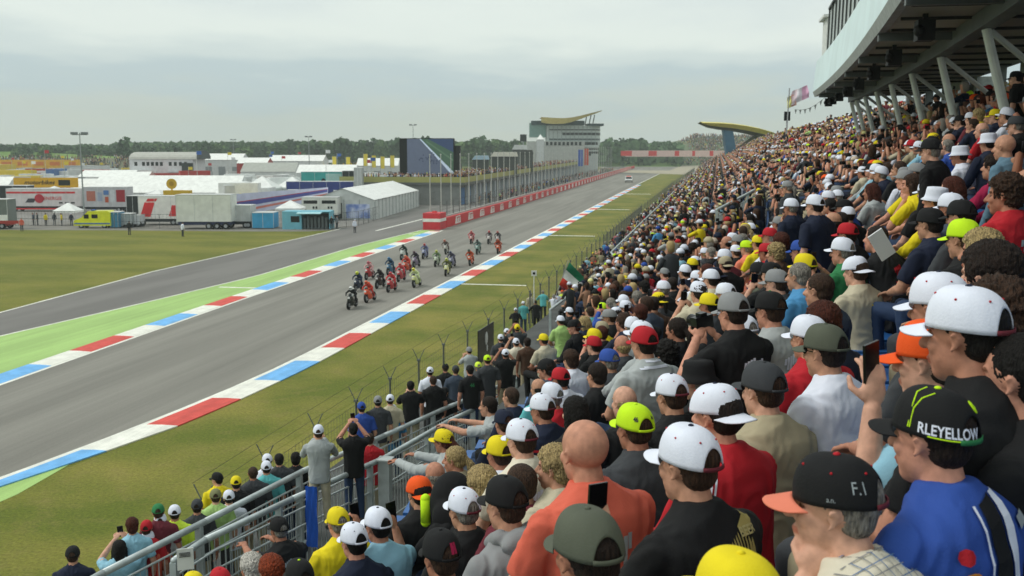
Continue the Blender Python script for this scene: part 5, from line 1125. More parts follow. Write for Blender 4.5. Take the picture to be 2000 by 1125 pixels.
b.build('frame_posts', mat('marquee_frame', '959c9d'), t); b = MB(); b.box((-2.6, -.06, 1.25), (3.6, .05, 2.1)); b.build('blue_poster', mat('poster_blue', '6d86c4', col2='c9d2ea', scale=.8), t); b = MB(); b.box((-5.6, -.05, 1.3), (1.2, .06, 2.3)); b.build('door', mat('painted_dark_interior', '33383a'), t)
# crowd control fence in front of the paddock
def lattice(name, label, pts, h, step, group='mesh fences in the paddock', m=None):
    t = thing(name, label, 'fence', (0, 0, 0), 0, group); m = m or wire_m; b = MB(); P = [V(p) for p in pts]
    for a, c in zip(P, P[1:]):
        n = max(1, int((c - a).length / step))
        for i in range(n):
            p = a.lerp(c, i / n); q = a.lerp(c, (i + 1) / n); b.tube(p, p + V((0, 0, h)), .04, n=4)
            for z in (.1, h / 2, h): b.tube(p + V((0, 0, z)), q + V((0, 0, z)), .025, n=3, cap=False)
            for k in range(1, 6): r_ = p.lerp(q, k / 6); b.tube(r_ + V((0, 0, .1)), r_ + V((0, 0, h)), .012, n=3, cap=False)
    b.build('panels', m, t); return t
lattice('mesh_fence', 'grey mesh fence in front of the paddock vehicles at left', [un(30, 441), un(148, 442)], 2.0, 2.5)
lattice('mesh_fence', 'grey mesh fence between the ambulance and the big trailer', [un(224, 447), un(356, 447)], 1.9, 2.5); lattice('mesh_fence', 'grey mesh fence between kiosk and large marquee', [un(652, 447), un(700, 441), un(738, 430)], 2.0, 2.5)
lattice('mesh_fence', 'fence from the marquee to the pit building', [un(822, 403), un(872, 399)], 2.4, 2.5)
# --- second line
t, w, h = box_vehicle('race_truck', 'long white and red truck with round red emblem', 'truck', 22, 168, 369, 172, 3, 'd5cfcf', axles=(.1, .8, .9)); patch(t, -w / 2, w * .42, h * .80, h * .88, -1.5, rb, 'red_band'); patch(t, -w * .42, w * .3, h * .10, h * .16, -1.5, rb, 'red_sill')
b = MB(); b.tube((-w * .06, -1.62, h * .58), (-w * .06, -1.5, h * .58), .75, n=24); b.build('round_emblem', mat('emblem_red', 'b5263a'), t); sign_text('ENERGIE', .8, rb, t, (w * .12, -1.56, h * .58)); patch(t, -w * .25, -w * .14, h * .4, h * .58, -1.5, mat('motif_dark', '45404a'), 'dark_motif', .5)
for a in (.20, .28, .36): patch(t, w * a, w * (a + .05), h * .36, h * .42, -1.5, GLS, 'vent')
t, w, h = box_vehicle('poster_trailer', 'trailer side covered with orange, blue and red posters', 'trailer', 171, 256, 366, 170, 3, 'b9b9bd', axles=(.8,))
for a, c, z0, z1, wd in ((.08, 'b06a5a', .45, .85, .2), (.32, '9aa4b8', .45, .8, .12), (.47, '5078b0', .70, .88, .12), (.5, 'b5502f', .4, .62, .08), (.62, 'c8ccd0', .4, .9, .1), (.76, '9b2430', .42, .9, .2)): patch(t, -w / 2 + w * a, -w / 2 + w * (a + wd), h * z0, h * z1, -1.5, mat('poster', c, scale=2), 'poster')
box_vehicle('dark_block', 'black shelter between posters and the red blocked trailer', 'dark_block', 255, 279, 383, 160, 3, '1c2224', lift=.1, axles=(), group='cabins in the paddock')  # black block paints the shade in the gap between the vehicles
box_vehicle('dark_block', 'dark block at the far left behind the trucks', 'dark_block', -20, 62, 363, 190, 3, '22292c', lift=.1, axles=(), group='cabins in the paddock')  # plain dark box filling the band behind the trucks
# yellow round sign
v = 160; t = thing('round_sign', 'big yellow round sign on a yellow plinth among the trailers', 'sign', site(338, v), YAW); ym = mat('sign_yellow', 'c9a52a'); b = MB(); zc = ztop(359, v); r_ = wid(329, 349, v) / 2; b.tube((0, -.1, zc), (0, .1, zc), r_, n=32); b.build('disc', ym, t)
b = MB(); b.tube((0, -.13, zc), (0, -.1, zc), r_ * .45, n=24); b.build('emblem', mat('sign_gold', 'a8841c'), t); b = MB(); b.tube((0, 0, 0), (0, 0, zc - r_), .15, n=8); b.build('post', ym, t); b = MB(); b.box((.9, 0, ztop(377, v)), (wid(322, 375, v), 1.0, .85)); b.build('plinth', ym, t)
# --- white halls and tents further back
def hall(label, px0, px1, ptop, v, depth=9, rise=.35, roof='eceeea', wall='cfd2d1', name='paddock_hall', extra=None, group='white halls and long tents in the paddock'):
    w = wid(px0, px1, v); zt = ztop(ptop, v); ze = zt - rise * 3.2; t = thing(name, label, 'hall', site((px0 + px1) / 2, v + depth / 2), YAW, group)
    b = MB(); b.add([(-w / 2, -depth / 2 - .2, ze), (w / 2, -depth / 2 - .2, ze), (w / 2, 0, zt), (-w / 2, 0, zt), (w / 2, depth / 2, ze), (-w / 2, depth / 2, ze)], [(0, 1, 2, 3), (3, 2, 4, 5)]); b.build('roof', mat('hall_roof', roof), t)
    b = MB(); b.prism([(-depth / 2, 0), (depth / 2, 0), (depth / 2, ze - .02), (0, zt - .05), (-depth / 2, ze - .02)], -w / 2 + .05, w / 2 - .05, ax='yz'); b.build('walls', mat('hall_wall', wall), t)
    b = MB(); n = max(2, int(w / 3.5))
    for i in range(n): b.box((-w / 2 + w * (i + .5) / n, -depth / 2 - .03, ze * .45), (w / n * .5, .06, ze * .5))
    b.build('openings', mat('hall_opening', '8d9396'), t); return t, w, ze, depth
t, w, ze, d = hall('long white roofed tent behind the yellow round sign', 270, 482, 344, 200, 11, 1.0); sign_text('speedup', 2.3, mat('text_dark', '37322f'), t, (w * .28, -d / 2 - .1, ze * .62), .02, .3)
hall('long white roof behind the posters', 152, 272, 350, 208, 9, .8); t, w, ze, d = hall('white tent roof at the left edge under the yellow board', -60, 32, 346, 210, 9, .9)
b = 'yellow advertising board with black lettering above the white tents'; t = thing('advertising_board', b, 'board', site(92, 207), YAW); w = wid(30, 155, 207); z0, z1 = ztop(366, 207), ztop(347, 207)
b = MB(); b.box((0, 0, (z0 + z1) / 2), (w, .3, z1 - z0)); b.build('panel', mat('board_yellow', 'dba81f'), t); sign_text('motorbikes', 1.15, mat('text_black', '1c1a14'), t, (-w * .1, -.17, (z0 + z1) / 2), .02, .3, wid=w * .48); patch(t, w * .2, w * .38, z0 + .4, z1 - .45, -.16, mat('text_black', '1c1a14'), 'black_label')
for x in (-.4, 0, .4): bb = MB(); bb.tube((w * x, .2, 0), (w * x, .2, z1), .08, n=6); bb.build('support', RIM, t)
t, w, h = box_vehicle('race_trailer', 'teal printed trailer with black oval above the blue stage', 'trailer', 592, 672, 336, 205, 3, '3fa7a2', lift=.5); patch(t, w * .1, w * .48, .8, h - .3, -1.5, mat('pale_teal', 'a9cfc8'), 'pale_panel'); bb = MB(); bb.ell((w * -.0 + .35, -1.55, h * .62), (.55, .05, 1.0)); bb.build('oval_mark', GLS, t)
box_vehicle('race_trailer', 'white trailer with dark windows right of the teal trailer', 'trailer', 672, 698, 334, 204, 3, '2a3032', lift=.4)
t, w, h = box_vehicle('stage_truck', 'dark blue stage truck below the teal trailer', 'truck', 563, 694, 355, 190, 3, '2f3d80', lift=.5); patch(t, -w * .42, -w * .12, .8, 2.0, -1.5, mat('stage_red', 'a8354a'), 'red_panel'); patch(t, w * .2, w * .38, 1.2, 2.9, -1.5, VW, 'white_panel')
box_vehicle('tower_block', 'narrow grey tower of cabins at the end of the pit roof', 'cabin', 695, 709, 328, 188, 3, 'a7acab', lift=.1, axles=(), group='cabins in the paddock')
# arched white building
v = 300; t = thing('paddock_building', 'white two storey building with arched grey roof and a row of small windows', 'building', site(330, v + 6), YAW); w = wid(268, 392, v); zt, ze = ztop(297, v), ztop(311, v)
b = MB(); b.box((0, 0, ze / 2), (w, 12, ze)); b.build('wall', mat('building_white', 'd4d6d8'), t)
b = MB(); n = 10; b.sweep([[(x, -6.3 * cos(pi * i / n), ze + (zt - ze) * sin(pi * i / n)) for x in (-w / 2, w / 2 + 1.2)] for i in range(n + 1)]); b.build('roof', mat('building_roof', 'b3b3ab'), t)
b = MB(); b.prism([(6.6 * cos(pi * i / 12), ze + (zt - ze + .5) * sin(pi * i / 12)) for i in range(13)], w / 2 + 1.2, w / 2 + 1.6, ax='yz'); b.build('gable', mat('gable_dark', '2c3436'), t)
for a in (.08, .2, .27, .34, .41, .48, .62, .70, .78, .86): patch(t, -w / 2 + w * a, -w / 2 + w * (a + .045), ze - 1.9, ze - .8, -6.0, GLS, 'window')
bb = MB(); bb.box((w * .42, -6.4, ze * .58), (w * .17, .9, ze * .55)); bb.build('glass_bay', GLS, t); patch(t, -w * .2, w * .28, ze * .36, ze * .46, -6.2, mat('red_gutter', 'b5504a'), 'red_canopy', .0)
# scattered white vehicles, halls
rp_ = random.Random(21)
hall('white hall with orange door right of the arched building', 404, 482, 300, 320, 10, .6); hall('low grey roofed hall in the far paddock', 478, 585, 318, 260, 8, .7, roof='a8aba4'); hall('long white hall below the tree line', 530, 638, 303, 340, 10, .6); hall('white hall in front of the treeline hall', 585, 700, 322, 250, 8, .6); hall('white hall left of the big screen', 700, 782, 309, 310, 9, .7); hall('flat white hall left of the arched building', 166, 272, 333, 262, 9, .5, wall='b5b8bb')
hall('small white hall with red front', 470, 530, 308, 300, 8, .5, wall='a33a38'); hall('white roofed hall with red edge', 205, 300, 336, 235, 8, .5, wall='c99a94')
names = [('red', 'b03a38'), ('white', 'dfe1dd'), ('pale grey', 'c2c5c4'), ('silver', 'a9adae'), ('cream', 'd8d2c0'), ('blue', '4a6ca0'), ('orange', 'c9803a'), ('yellow', 'd2b83c')]
wh = ['left of the arched building', 'in front of the arched building', 'right of the arched building', 'under the tree line', 'near the big screen', 'behind the pointed tents', 'in the far left paddock']
_tk = []; _ordw = ['first', 'second', 'third', 'fourth', 'fifth', 'sixth', 'seventh', 'eighth', 'ninth', 'tenth', 'eleventh', 'twelfth', 'thirteenth', 'fourteenth', 'fifteenth', 'sixteenth', 'seventeenth']
for i in range(130):
    px = rp_.uniform(-20, 780); v = rp_.choice((186, 215, 225, 240, 258, 280, 300, 335, 360, 390)); px = max(px, 470) if v < 230 else px; v = v + rp_.uniform(-6, 6); L0 = rp_.uniform(5, 13 if v > 235 else 7) / v * F; nm, c = names[min(7, int(rp_.random() ** 1.5 * 8))] if rp_.random() < .5 and v > 235 else rp_.choice((('white', 'e2e4e0'), ('white', 'dfe2e0'), ('pale grey', 'c2c5c4')))
    hgt = rp_.uniform(2.8, 5.0); c_ = site(px, v); t = thing('parked_truck', f"{nm} {'truck' if hgt > 3.3 else 'van'} parked in the far paddock at row {i // 8 + 1}", 'truck' if hgt > 3.3 else 'van', c_, YAW + rp_.choice((0, 0, 0, .5, 1.57)), 'trucks and vans parked in the far paddock')
    t['label'] = f"{nm} {'truck' if hgt > 3.3 else 'van'} {wh[0] if px < 260 and v > 270 else wh[6] if px < 160 else wh[1] if px < 400 else wh[2] if px < 500 else wh[5] if px < 620 else wh[4]} among parked trucks"
    Lm = L0 * v / F; b = MB(); b.box((0, 0, (hgt + .5) / 2), (Lm, 2.4, hgt - .5)); b.build('body', mat('vehicle_side', c), t); b = MB(); b.box((-Lm / 2 - .8, 0, 1.3), (1.5, 2.3, 1.9)); b.build('cab', mat('vehicle_side', 'd4d6d4'), t)
    b = MB()
    for k in (-.9, .2, .3): b.tube((Lm * k / 2 * 1.1, -1.2, .45), (Lm * k / 2 * 1.1, 1.2, .45), .45, n=10)
    b.build('wheels', TYRE, t); _tk.append((px, t)); patch(t, -Lm * .45, Lm * .45, 1.1, 1.1 + rp_.uniform(.3, 1.2), -1.2, mat('livery', rp_.choice(('b5403c', '4a5f94', '3b4044', 'c2c6c6', 'd07a30', '8a9aa8'))), 'livery_stripe')
_s = {}
for px, o in sorted(_tk, key=lambda q: q[0]): _s.setdefault(o['label'].replace(' among parked trucks', ''), []).append(o)
for k_, v_ in _s.items():
    for i, o in enumerate(v_): o['label'] = k_ if len(v_) == 1 else f"{k_}, {['first', 'second', 'third', 'fourth', 'fifth', 'sixth', 'seventh', 'eighth', 'ninth', 'tenth'][i % 10]} from the left" + ('' if i < 10 else ' of the rear rows')
cols_ = (('white', 'e4e6e3'), ('white', 'e4e6e3'), ('pale grey', 'c5c8c8'), ('blue', '3f62a0'), ('red', 'b23a3c'), ('yellow', 'd6bd3a'), ('black', '26292b'))
for i in range(34):
    px = rp_.uniform(0, 775); v = rp_.choice((176, 192, 212, 228, 246, 268, 290)); nm, c = rp_.choice(cols_); c_ = site(px, v); t = thing('awning_tent', f"{nm} pop-up awning between the parked trucks, {_ordw[i % 17]} {'in the left half' if i % 2 else 'in the right half'} of the paddock", 'tent', c_, YAW + rp_.uniform(-.3, .3), 'awnings between the trucks'); w = rp_.uniform(2.5, 5); h = rp_.uniform(2.6, 3.8)
    b = MB(); q = [(-w / 2, -1.6, h - .8), (w / 2, -1.6, h - .8), (w / 2, 1.6, h - .8), (-w / 2, 1.6, h - .8)]; b.add(q + [(0, 0, h)], [(0, 1, 4), (1, 2, 4), (2, 3, 4), (3, 0, 4)]); b.add(q + [(x, y, z - .35) for x, y, z in q], [(0, 1, 5, 4), (1, 2, 6, 5), (2, 3, 7, 6), (3, 0, 4, 7)]); b.build('canopy', mat('awning_cloth', c), t)
    for x, y, z in q: b = MB(); b.tube((x, y, 0), (x, y, z), .05, n=5); b.build('leg', RIM, t)
for i in range(26):
    px = rp_.uniform(10, 775); v = rp_.uniform(200, 380); t = thing('paddock_pole', f"thin pole with small {['white', 'red', 'blue', 'yellow'][i % 4]} flag, {_ordw[i % 17]} among the paddock roofs", 'flagpole', site(px, v), YAW, 'thin flagpoles among the paddock roofs'); h = rp_.uniform(6, 10.5); b = MB(); b.tube((0, 0, 0), (0, 0, h), .07, .04, 6); b.build('mast', mat('mast_white', 'b9bbb4'), t); b = MB(); b.box((.5, 0, h - .45), (1.0, .03, .7)); b.build('cloth', mat('small_flag', ['e2e4e4', 'b8383c', '3c62a8', 'd8c23c'][i % 4]), t)
# yellow flags and dark crowd bank
t = thing('advertising_banner', 'long yellow and orange banner across the far left bank', 'banner', site(60, 385), YAW); w = wid(-40, 156, 385); z0, z1 = ztop(328, 385), ztop(312, 385); b = MB(); b.box((0, 0, (z0 + z1) / 2), (w, .4, z1 - z0)); b.build('cloth', mat('banner_yellow', 'd9a62a'), t)
for i in range(6): patch(t, -w / 2 + w * (.06 + i * .16), -w / 2 + w * (.16 + i * .16), z0 + .9, z1 - .8, -.21, mat('banner_orange', 'cf7430'), 'orange_mark')
for i in range(9): b = MB(); b.tube((-w / 2 + w * i / 8, .3, 0), (-w / 2 + w * i / 8, .3, z1), .12, n=6); b.build('support', RIM, t)
b = MB()
for a, bb_, z, v in ((-60, 275, 304, 420), (630, 790, 322, 300)):
    w = wid(a, bb_, v); c = site((a + bb_) / 2, v + 12); zt = ztop(z, v); M3 = Matrix.Rotation(YAW, 3, 'Z')
    pts = [M3 @ V(p) + c for p in ((-w / 2, -12, .02), (w / 2, -12, .02), (w / 2, 12, zt - 1.2), (-w / 2, 12, zt - 1.2), (w / 2, 40, 0), (-w / 2, 40, 0))]; b.add(pts, [(0, 1, 2, 3), (3, 2, 4, 5)])
struct('spectator_bank', b, mat('bank_earth', '65664a', scale=.05)); bankp = []
for a, bb_, z, v, n in ((-60, 275, 304, 420, 700), (630, 790, 322, 300, 260)):
    zt = ztop(z, v)
    for k in range(n):
        f_ = rs.random(); q = site(rs.uniform(a, bb_), v + 24 * f_); bankp.append((q.x, q.y, (zt - 1.2) * f_, 2, True, YAW + pi + rs.uniform(-.5, .5), 1.0))
def pole(name, label, px, ptop, v, r=.09, head='lamp', group=None, zb=0):
    t = thing(name, label, 'lamp' if head == 'lamp' else 'flagpole', site(px, v, zb), YAW, group); h = ztop(ptop, v) - zb; b = MB(); b.tube((0, 0, 0), (0, 0, h), r, r * .5, 8); b.build('mast', mat('mast_grey', '8f9695'), t)
    if head == 'lamp':
        for s in (-1, 1): b = MB(); b.box((s * .75, -.1, h - .1), (.9, .5, .35), T=None); b.build('floodlight', mat('lamp_grey', '767d7e'), t)
        b = MB(); b.tube((-1.1, 0, h - .3), (1.1, 0, h - .3), .06, n=6); b.build('cross_arm', mat('mast_grey', '8f9695'), t)
    return t
pole('light_mast', 'tall grey floodlight mast at the left of the paddock', 165, 259, 150, .14, group='floodlight masts'); pole('light_mast', 'thin floodlight mast in front of the middle trees', 605, 266, 330, .16, group='floodlight masts'); pole('light_mast', 'thin floodlight mast above the big screen', 808, 243, 330, .16, group='floodlight masts')
pole('light_mast', 'thin floodlight mast in the far left trees', 458, 272, 420, .16, group='floodlight masts')
for i, (px, a, z) in enumerate(((650, 305, 330), (677, 306, 330), (711, 300, 332), (727, 303, 330), (744, 305, 333), (763, 303, 333))):
    t = thing('feather_flag', ['yellow banner flag first from the left', 'yellow banner flag second from the left', 'yellow banner flag third from the left', 'yellow banner flag fourth from the left', 'yellow banner flag fifth from the left', 'yellow banner flag sixth from the left'][i] + ' before the big screen', 'flag', site(px, 260), YAW, 'yellow flags in the paddock'); h = ztop(a, 260); b = MB(); b.tube((0, 0, 0), (0, 0, h), .06, n=6); b.build('pole', RIM, t); b = MB(); b.box((.55, 0, h - 1.6), (1.0, .05, 3.0)); b.build('cloth', mat('flag_yellow', 'd8c44a'), t)
# ================================================================ PIT BUILDING
t = thing('pit_building', 'long low pit building with blue garage doors and a roof terrace for spectators', 'building', (0, 0, 0))
Apt, Bpt = V((-45, 186, 0)), V((-54, 470, 0)); dirp = (Bpt - Apt).normalized(); nrm = V((-dirp.y, dirp.x, 0)); LP = (Bpt - Apt).length
def pp_(s, d, z): return Apt + dirp * s + nrm * d + V((0, 0, z))
ZR = 4.1; b = MB(); b.add([pp_(0, 0, 0), pp_(LP, 0, 0), pp_(LP, 22, 0), pp_(0, 22, 0), pp_(0, 0, ZR), pp_(LP, 0, ZR), pp_(LP, 22, ZR), pp_(0, 22, ZR)], [(0, 1, 5, 4), (1, 2, 6, 5), (2, 3, 7, 6), (3, 0, 4, 7), (4, 5, 6, 7)]); b.build('block', mat('pit_wall_grey', '7d807e'), t)
b = MB(); b.add([pp_(-.4, -1.2, ZR - .4), pp_(LP, -1.2, ZR - .4), pp_(LP, 23, ZR - .4), pp_(-.4, 23, ZR - .4), pp_(-.4, -1.2, ZR + .12), pp_(LP, -1.2, ZR + .12), pp_(LP, 23, ZR + .12), pp_(-.4, 23, ZR + .12)], [(0, 1, 5, 4), (1, 2, 6, 5), (2, 3, 7, 6), (3, 0, 4, 7), (4, 5, 6, 7), (3, 2, 1, 0)]); b.build('roof_slab', mat('slab_grey', '5c5f5e'), t)
b = MB(); b.add([pp_(-.3, -1.1, ZR + .12), pp_(LP, -1.1, ZR + .12), pp_(LP, -1.1, ZR + 1.15), pp_(-.3, -1.1, ZR + 1.15)], [(0, 1, 2, 3)]); b.add([pp_(-.32, -1.1, ZR + .12), pp_(-.32, 23, ZR + .12), pp_(-.32, 23, ZR + 1.15), pp_(-.32, -1.1, ZR + 1.15)], [(0, 1, 2, 3)]); b.build('terrace_parapet', mat('parapet_olive', 'a09f5e', scale=.3), t)
doors = ['3f6c9c', '56799c', '2f4f78', '8b9aa8']
for i in range(48):
    s = 1.5 + i * 5.9
    if s + 4.6 > LP: break
    b = MB(); q = [pp_(s, -.06, .02), pp_(s + 3.3, -.06, .02), pp_(s + 3.3, -.06, 3.2), pp_(s, -.06, 3.2)]; b.add(q, [(0, 1, 2, 3)]); b.build('garage_door', mat('garage_blue', doors[i % 4]), t)
    b = MB(); b.box(pp_(s + 4.6, -.35, 1.85), (.7, .9, 3.68), rz=0); b.build('pillar', mat('pillar_grey', 'b9bfc2'), t)
roofp = []
for k in range(900):
    s = rs.random() ** 1.4 * LP * .95; q = pp_(s, rs.uniform(-.6, 9) if s > 3 else rs.uniform(0, 20), ZR + .12); roofp.append((q.x, q.y, q.z, 2, True, -pi / 2 + rs.uniform(-.5, .5), 1.0))
tag(crowd_mesh('terrace_crowd', roofp + bankp), 'spectators standing on the roof terrace and on the far banks', 'crowd')
# things on the roof
def roofbox(label, px0, px1, p0, p1, v, c, name='roof_kiosk', z0=None):
    w = wid(px0, px1, v); z0 = ZR + .12 if z0 is None else z0; h = ztop(p0, v) - z0; t = thing(name, label, 'kiosk', site((px0 + px1) / 2, v + 2, z0), YAW, 'kiosks on the pit roof'); b = MB(); b.box((0, 0, h * .45), (w * .92, 3.4, h * .9)); b.build('walls', mat('kiosk_wall', '4f5350'), t)
    b = MB(); b.prism([(-w / 2, h * .8), (w / 2, h * .8), (w / 2 - .3, h), (-w / 2 + .8, h)], -2.2, 2.2); b.build('awning', mat('kiosk_roof', c), t); return t
roofbox('kiosk with wide cream awning on the pit roof', 958, 1012, 297, 0, 250, 'd8d6c8'); roofbox('kiosk with pale blue awning on the pit roof', 922, 956, 304, 0, 240, 'a9c4d4'); roofbox('dark kiosk on the pit roof behind the flagpoles', 1012, 1042, 293, 0, 280, '4a4b48'); roofbox('small white kiosk on the roof near the tower', 1000, 1030, 283, 0, 330, 'cfd2d0')
# big screen
v = 196; t = thing('video_screen', 'big outdoor video screen showing the race, in a black box on the pit roof', 'screen', site(834, v, ZR), YAW - .05); z0, z1 = ztop(341, v) - ZR, ztop(270, v) - ZR; w = wid(781, 887, v)
b = MB(); b.box((0, .8, (z0 + z1) / 2), (w, 1.6, z1 - z0)); b.box((-w * .3, .8, z0 / 2), (.5, .8, z0)); b.box((w * .3, .8, z0 / 2), (.5, .8, z0)); b.build('black_box', mat('screen_black', '0c0d0e', rough=.9), t)
b = MB(); b.box((w * .545, 1.5, (z0 + z1) / 2 - .3), (1.3, 1.4, (z1 - z0) * .68)); b.build('side_box', mat('screen_black', '16181a'), t)
sx0, sx1, sz0, sz1 = -w * .36, w * .49, z0 + .12, z1 - .12
def scr(name, pts, c, y): b = MB(); b.add([(sx0 + (sx1 - sx0) * a, y, sz0 + (sz1 - sz0) * e) for a, e in pts], [tuple(range(len(pts)))]); return b.build(name, mat('screen_' + name, c, emit=.38, var=.03, rough=.4), t)
scr('screen', [(0, 0), (1, 0), (1, 1), (0, 1)], '535c70', -.02); scr('picture_grass', [(.30, 1), (1, .02), (1, 1)], '3f5a48', -.03); scr('picture_kerb', [(.27, 1), (.30, 1), (1, .06), (1, .0), (.95, .0)], 'b5c3d4', -.04); scr('picture_stand', [(.45, 1), (1, .62), (1, 1)], '2f3f60', -.045); scr('picture_path', [(.40, .93), (.44, .93), (1, .42), (1, .36)], '54705a', -.042)
b = MB()
for k in range(26): x = rs.gauss(.5, .13); z = .42 + rs.gauss(0, .06) - (x - .5) * .25; b.box((sx0 + (sx1 - sx0) * x, -.05, sz0 + (sz1 - sz0) * z), (.22, .02, .26))
b.build('picture_riders', mat('screen_riders', '38405c', emit=.25), t)
# flagpoles along the pit wall
for i in range(44):
    y = 136 + i * 6.2 + (i > 20) * (i - 20) * 2.2; x = -37.0 - (y - 136) * .012; hp_ = 9.6 if y < 300 else 11; t = thing('flagpole', 'bare white flagpole in the row along the pit wall', 'flagpole', (x, y, 0), 0, 'flagpoles along the pit wall'); b = MB(); b.tube((0, 0, 0), (0, 0, hp_), .09, .05, 6); b.build('mast', mat('mast_white', 'b9bbb4'), t); b = MB(); b.ell((0, 0, hp_ + .05), .11, 8, 6); b.build('finial', mat('mast_white', 'b9bbb4'), t)
# pit wall, barrier with logo boards
b = MB(); Y = ys(133, 560, 6); bar = thing('track_barrier', 'long red barrier with white printed panels along the left of the straight', 'barrier', (0, 0, 0)); bxf = lambda y: -33.9 - max(0, y - 170) * .0105 + (y < 170) * .0
b.sweep([[(bxf(y), y, 0) for y in Y], [(bxf(y), y, 1.35) for y in Y], [(bxf(y) - .35, y, 1.35) for y in Y], [(bxf(y) - .35, y, 0) for y in Y]], close=True); b.build('wall', mat('barrier_red', 'cc2f37', scale=.4), bar)
for i in range(50):
    y = 137.5 + i * 7.9; x = bxf(y) + .02
    m_ = MB(); x2 = bxf(y + 3.6) + .02; m_.add([(x, y, .18), (x2, y + 3.4, .18), (x2, y + 3.1, 1.2), (x, y + .5, 1.2)], [(0, 1, 2, 3)]); m_.build('logo_panel', mat('logo_white', 'efe4e0'), bar)
    if i < 14:
        o = link('panel_lettering', text_mesh('TT', .95, .0, .03), bar); o.data.materials.append(mat('logo_red', 'c06060')); o.matrix_local = Matrix.Translation((x + .03, y + 1.9, .68)) @ Matrix.Rotation(pi / 2, 4, 'Z') @ Matrix.Rotation(pi / 2, 4, 'X'); o.scale = (1.8, 1, 1)
e_ = un(851, 447); t = thing('barrier_end', 'tall red padded block with a white band at the near end of the barrier', 'barrier', (-34.9, 128.8, 0), 0); b = MB(); b.box((0, 1.6, 1.08), (2.3, 3.2, 2.16)); b.build('block', mat('bright_red', 'c9343f'), t); b = MB(); b.box((0, 1.6, 1.25), (2.34, 3.24, .42)); b.build('white_band', VW, t); b = MB(); b.box((0, 1.6, 2.2), (.5, .6, .3)); b.build('top_lamp', rb, t)
pw = MB(); pw.sweep([[(-36.6 - (y - 150) * .0105, y, 0) for y in Y], [(-36.6 - (y - 150) * .0105, y, .95) for y in Y], [(-36.9 - (y - 150) * .0105, y, .95) for y in Y], [(-36.9 - (y - 150) * .0105, y, 0) for y in Y]], close=True); t = thing('pit_wall', 'low concrete pit wall with a catch fence behind the red barrier', 'wall', (0, 0, 0)); pw.build('wall', mat('pit_concrete', 'a9aba6', scale=.5), t)
b = MB()
for y in ys(140, 520, 4): x = -36.75 - (y - 150) * .0105; b.tube((x, y, .9), (x, y, 3.0), .05, n=4, cap=False)
for z in (1.4, 1.9, 2.4, 3.0):
    yy = ys(140, 520, 16)
    for a, c in zip(yy, yy[1:]): b.tube((-36.75 - (a - 150) * .0105, a, z), (-36.75 - (c - 150) * .0105, c, z), .025, n=3, cap=False)
b.build('catch_fence', wire_m, t)
pitp = [(-36.0 - 2 - rs.random() * 6 - (y - 150) * .0105, y, 0, 2, True, rs.uniform(0, 6), 1) for y in [rs.uniform(190, 480) for _ in range(170)]]; tag(crowd_mesh('pit_lane_crowd', pitp), 'team members crowding the pit lane behind the wall', 'crowd')
# ================================================================ RACE TOWER
v = 430; t = thing('race_tower', 'white race control building with rounded end, window bands and a swooping yellow roof', 'building', site(1105, v), YAW); X = lambda px: wid(1105, px, v) if px >= 1105 else -wid(px, 1105, v); Z = lambda py: ztop(py, v)
wm = mat('tower_white', 'b9c2c0'); b = MB(); rr_ = 7
def rounded(x0, x1, z0, z1, y0=0, y1=16, r=7): 
    pl = [(x0, y0), (x1 - r, y0)] + [(x1 - r + r * sin(a), y0 + r - r * cos(a)) for a in [pi / 2 * k / 6 for k in range(1, 7)]] + [(x1, y1), (x0, y1)]; m_ = MB(); m_.prism(pl, z0, z1, ax='xy'); return m_
rounded(X(1067), X(1174), Z(283), Z(245)).build('upper_floors', wm, t); rounded(X(1098), X(1174.4), Z(264), Z(259), -.1).build('window_band', GLS, t); rounded(X(1072), X(1174.3), Z(254.5), Z(252.5), -.12).build('window_band', GLS, t); rounded(X(1072), X(1174.3), Z(274), Z(270.5), -.12).build('window_band', mat('grey_glass', '4c585a', rough=.3), t); rounded(X(1140), X(1171.4), Z(292.5), Z(290), .2, 15).build('window_band', GLS, t); rounded(X(1066), X(1172), Z(288), Z(283), -.6, 16).build('balcony', wm, t); rounded(X(1140), X(1172), Z(283), Z(277.5), -.65, 16.2).build('balcony_painted_shade', GLS, t)  # last band is solid and dark, painting the shade above the balcony
rounded(X(1140), X(1171), 0, Z(288), .3, 15).build('lower_floors', mat('tower_grey', 'aeb5b5'), t); rounded(X(1140), X(1171.4), Z(300), Z(296), .2, 15).build('window_band', GLS, t); rounded(X(1140), X(1171.4), Z(283), Z(279), .2, 15).build('window_band', GLS, t); rounded(X(1150), X(1170), Z(304), Z(298), .15, 15).build('window_band', GLS, t)
b = MB(); b.box((X(1050), 6, Z(268) / 2 + Z(240) / 2), (X(1068) - X(1036), 11, Z(240) - Z(268))); b.build('glass_stair', mat('green_glass', '71918a', rough=.3), t); b = MB(); b.box((X(1089), 6, (Z(244) + Z(236)) / 2), (X(1140) - X(1037), 12, Z(236) - Z(244.5))); b.build('top_storey', mat('dark_top', '2d4046'), t); b = MB(); b.box((X(1162), 6, Z(243.5)), (X(1176) - X(1144), 13, .9)); b.build('roof_edge', mat('dark_top', '2d4046'), t)
for i in range(12): bb = MB(); bb.box((X(1072 + i * 8.2), -.14, (Z(246) + Z(283)) / 2), (.22, .12, Z(246) - Z(283))); bb.build('facade_rib', mat('rib_grey', '8f9897'), t)
b = MB(); b.box((X(1085), 8, Z(276) / 2), (X(1142) - X(1030), 20, Z(276))); b.build('podium', mat('podium_grey', 'b5b7b2'), t); b = MB()
for i in range(9): b.box((X(1068 + i * 8), -2.1, Z(280.5)), (1.0, .2, 1.4))
b.build('podium_windows', GLS, t)
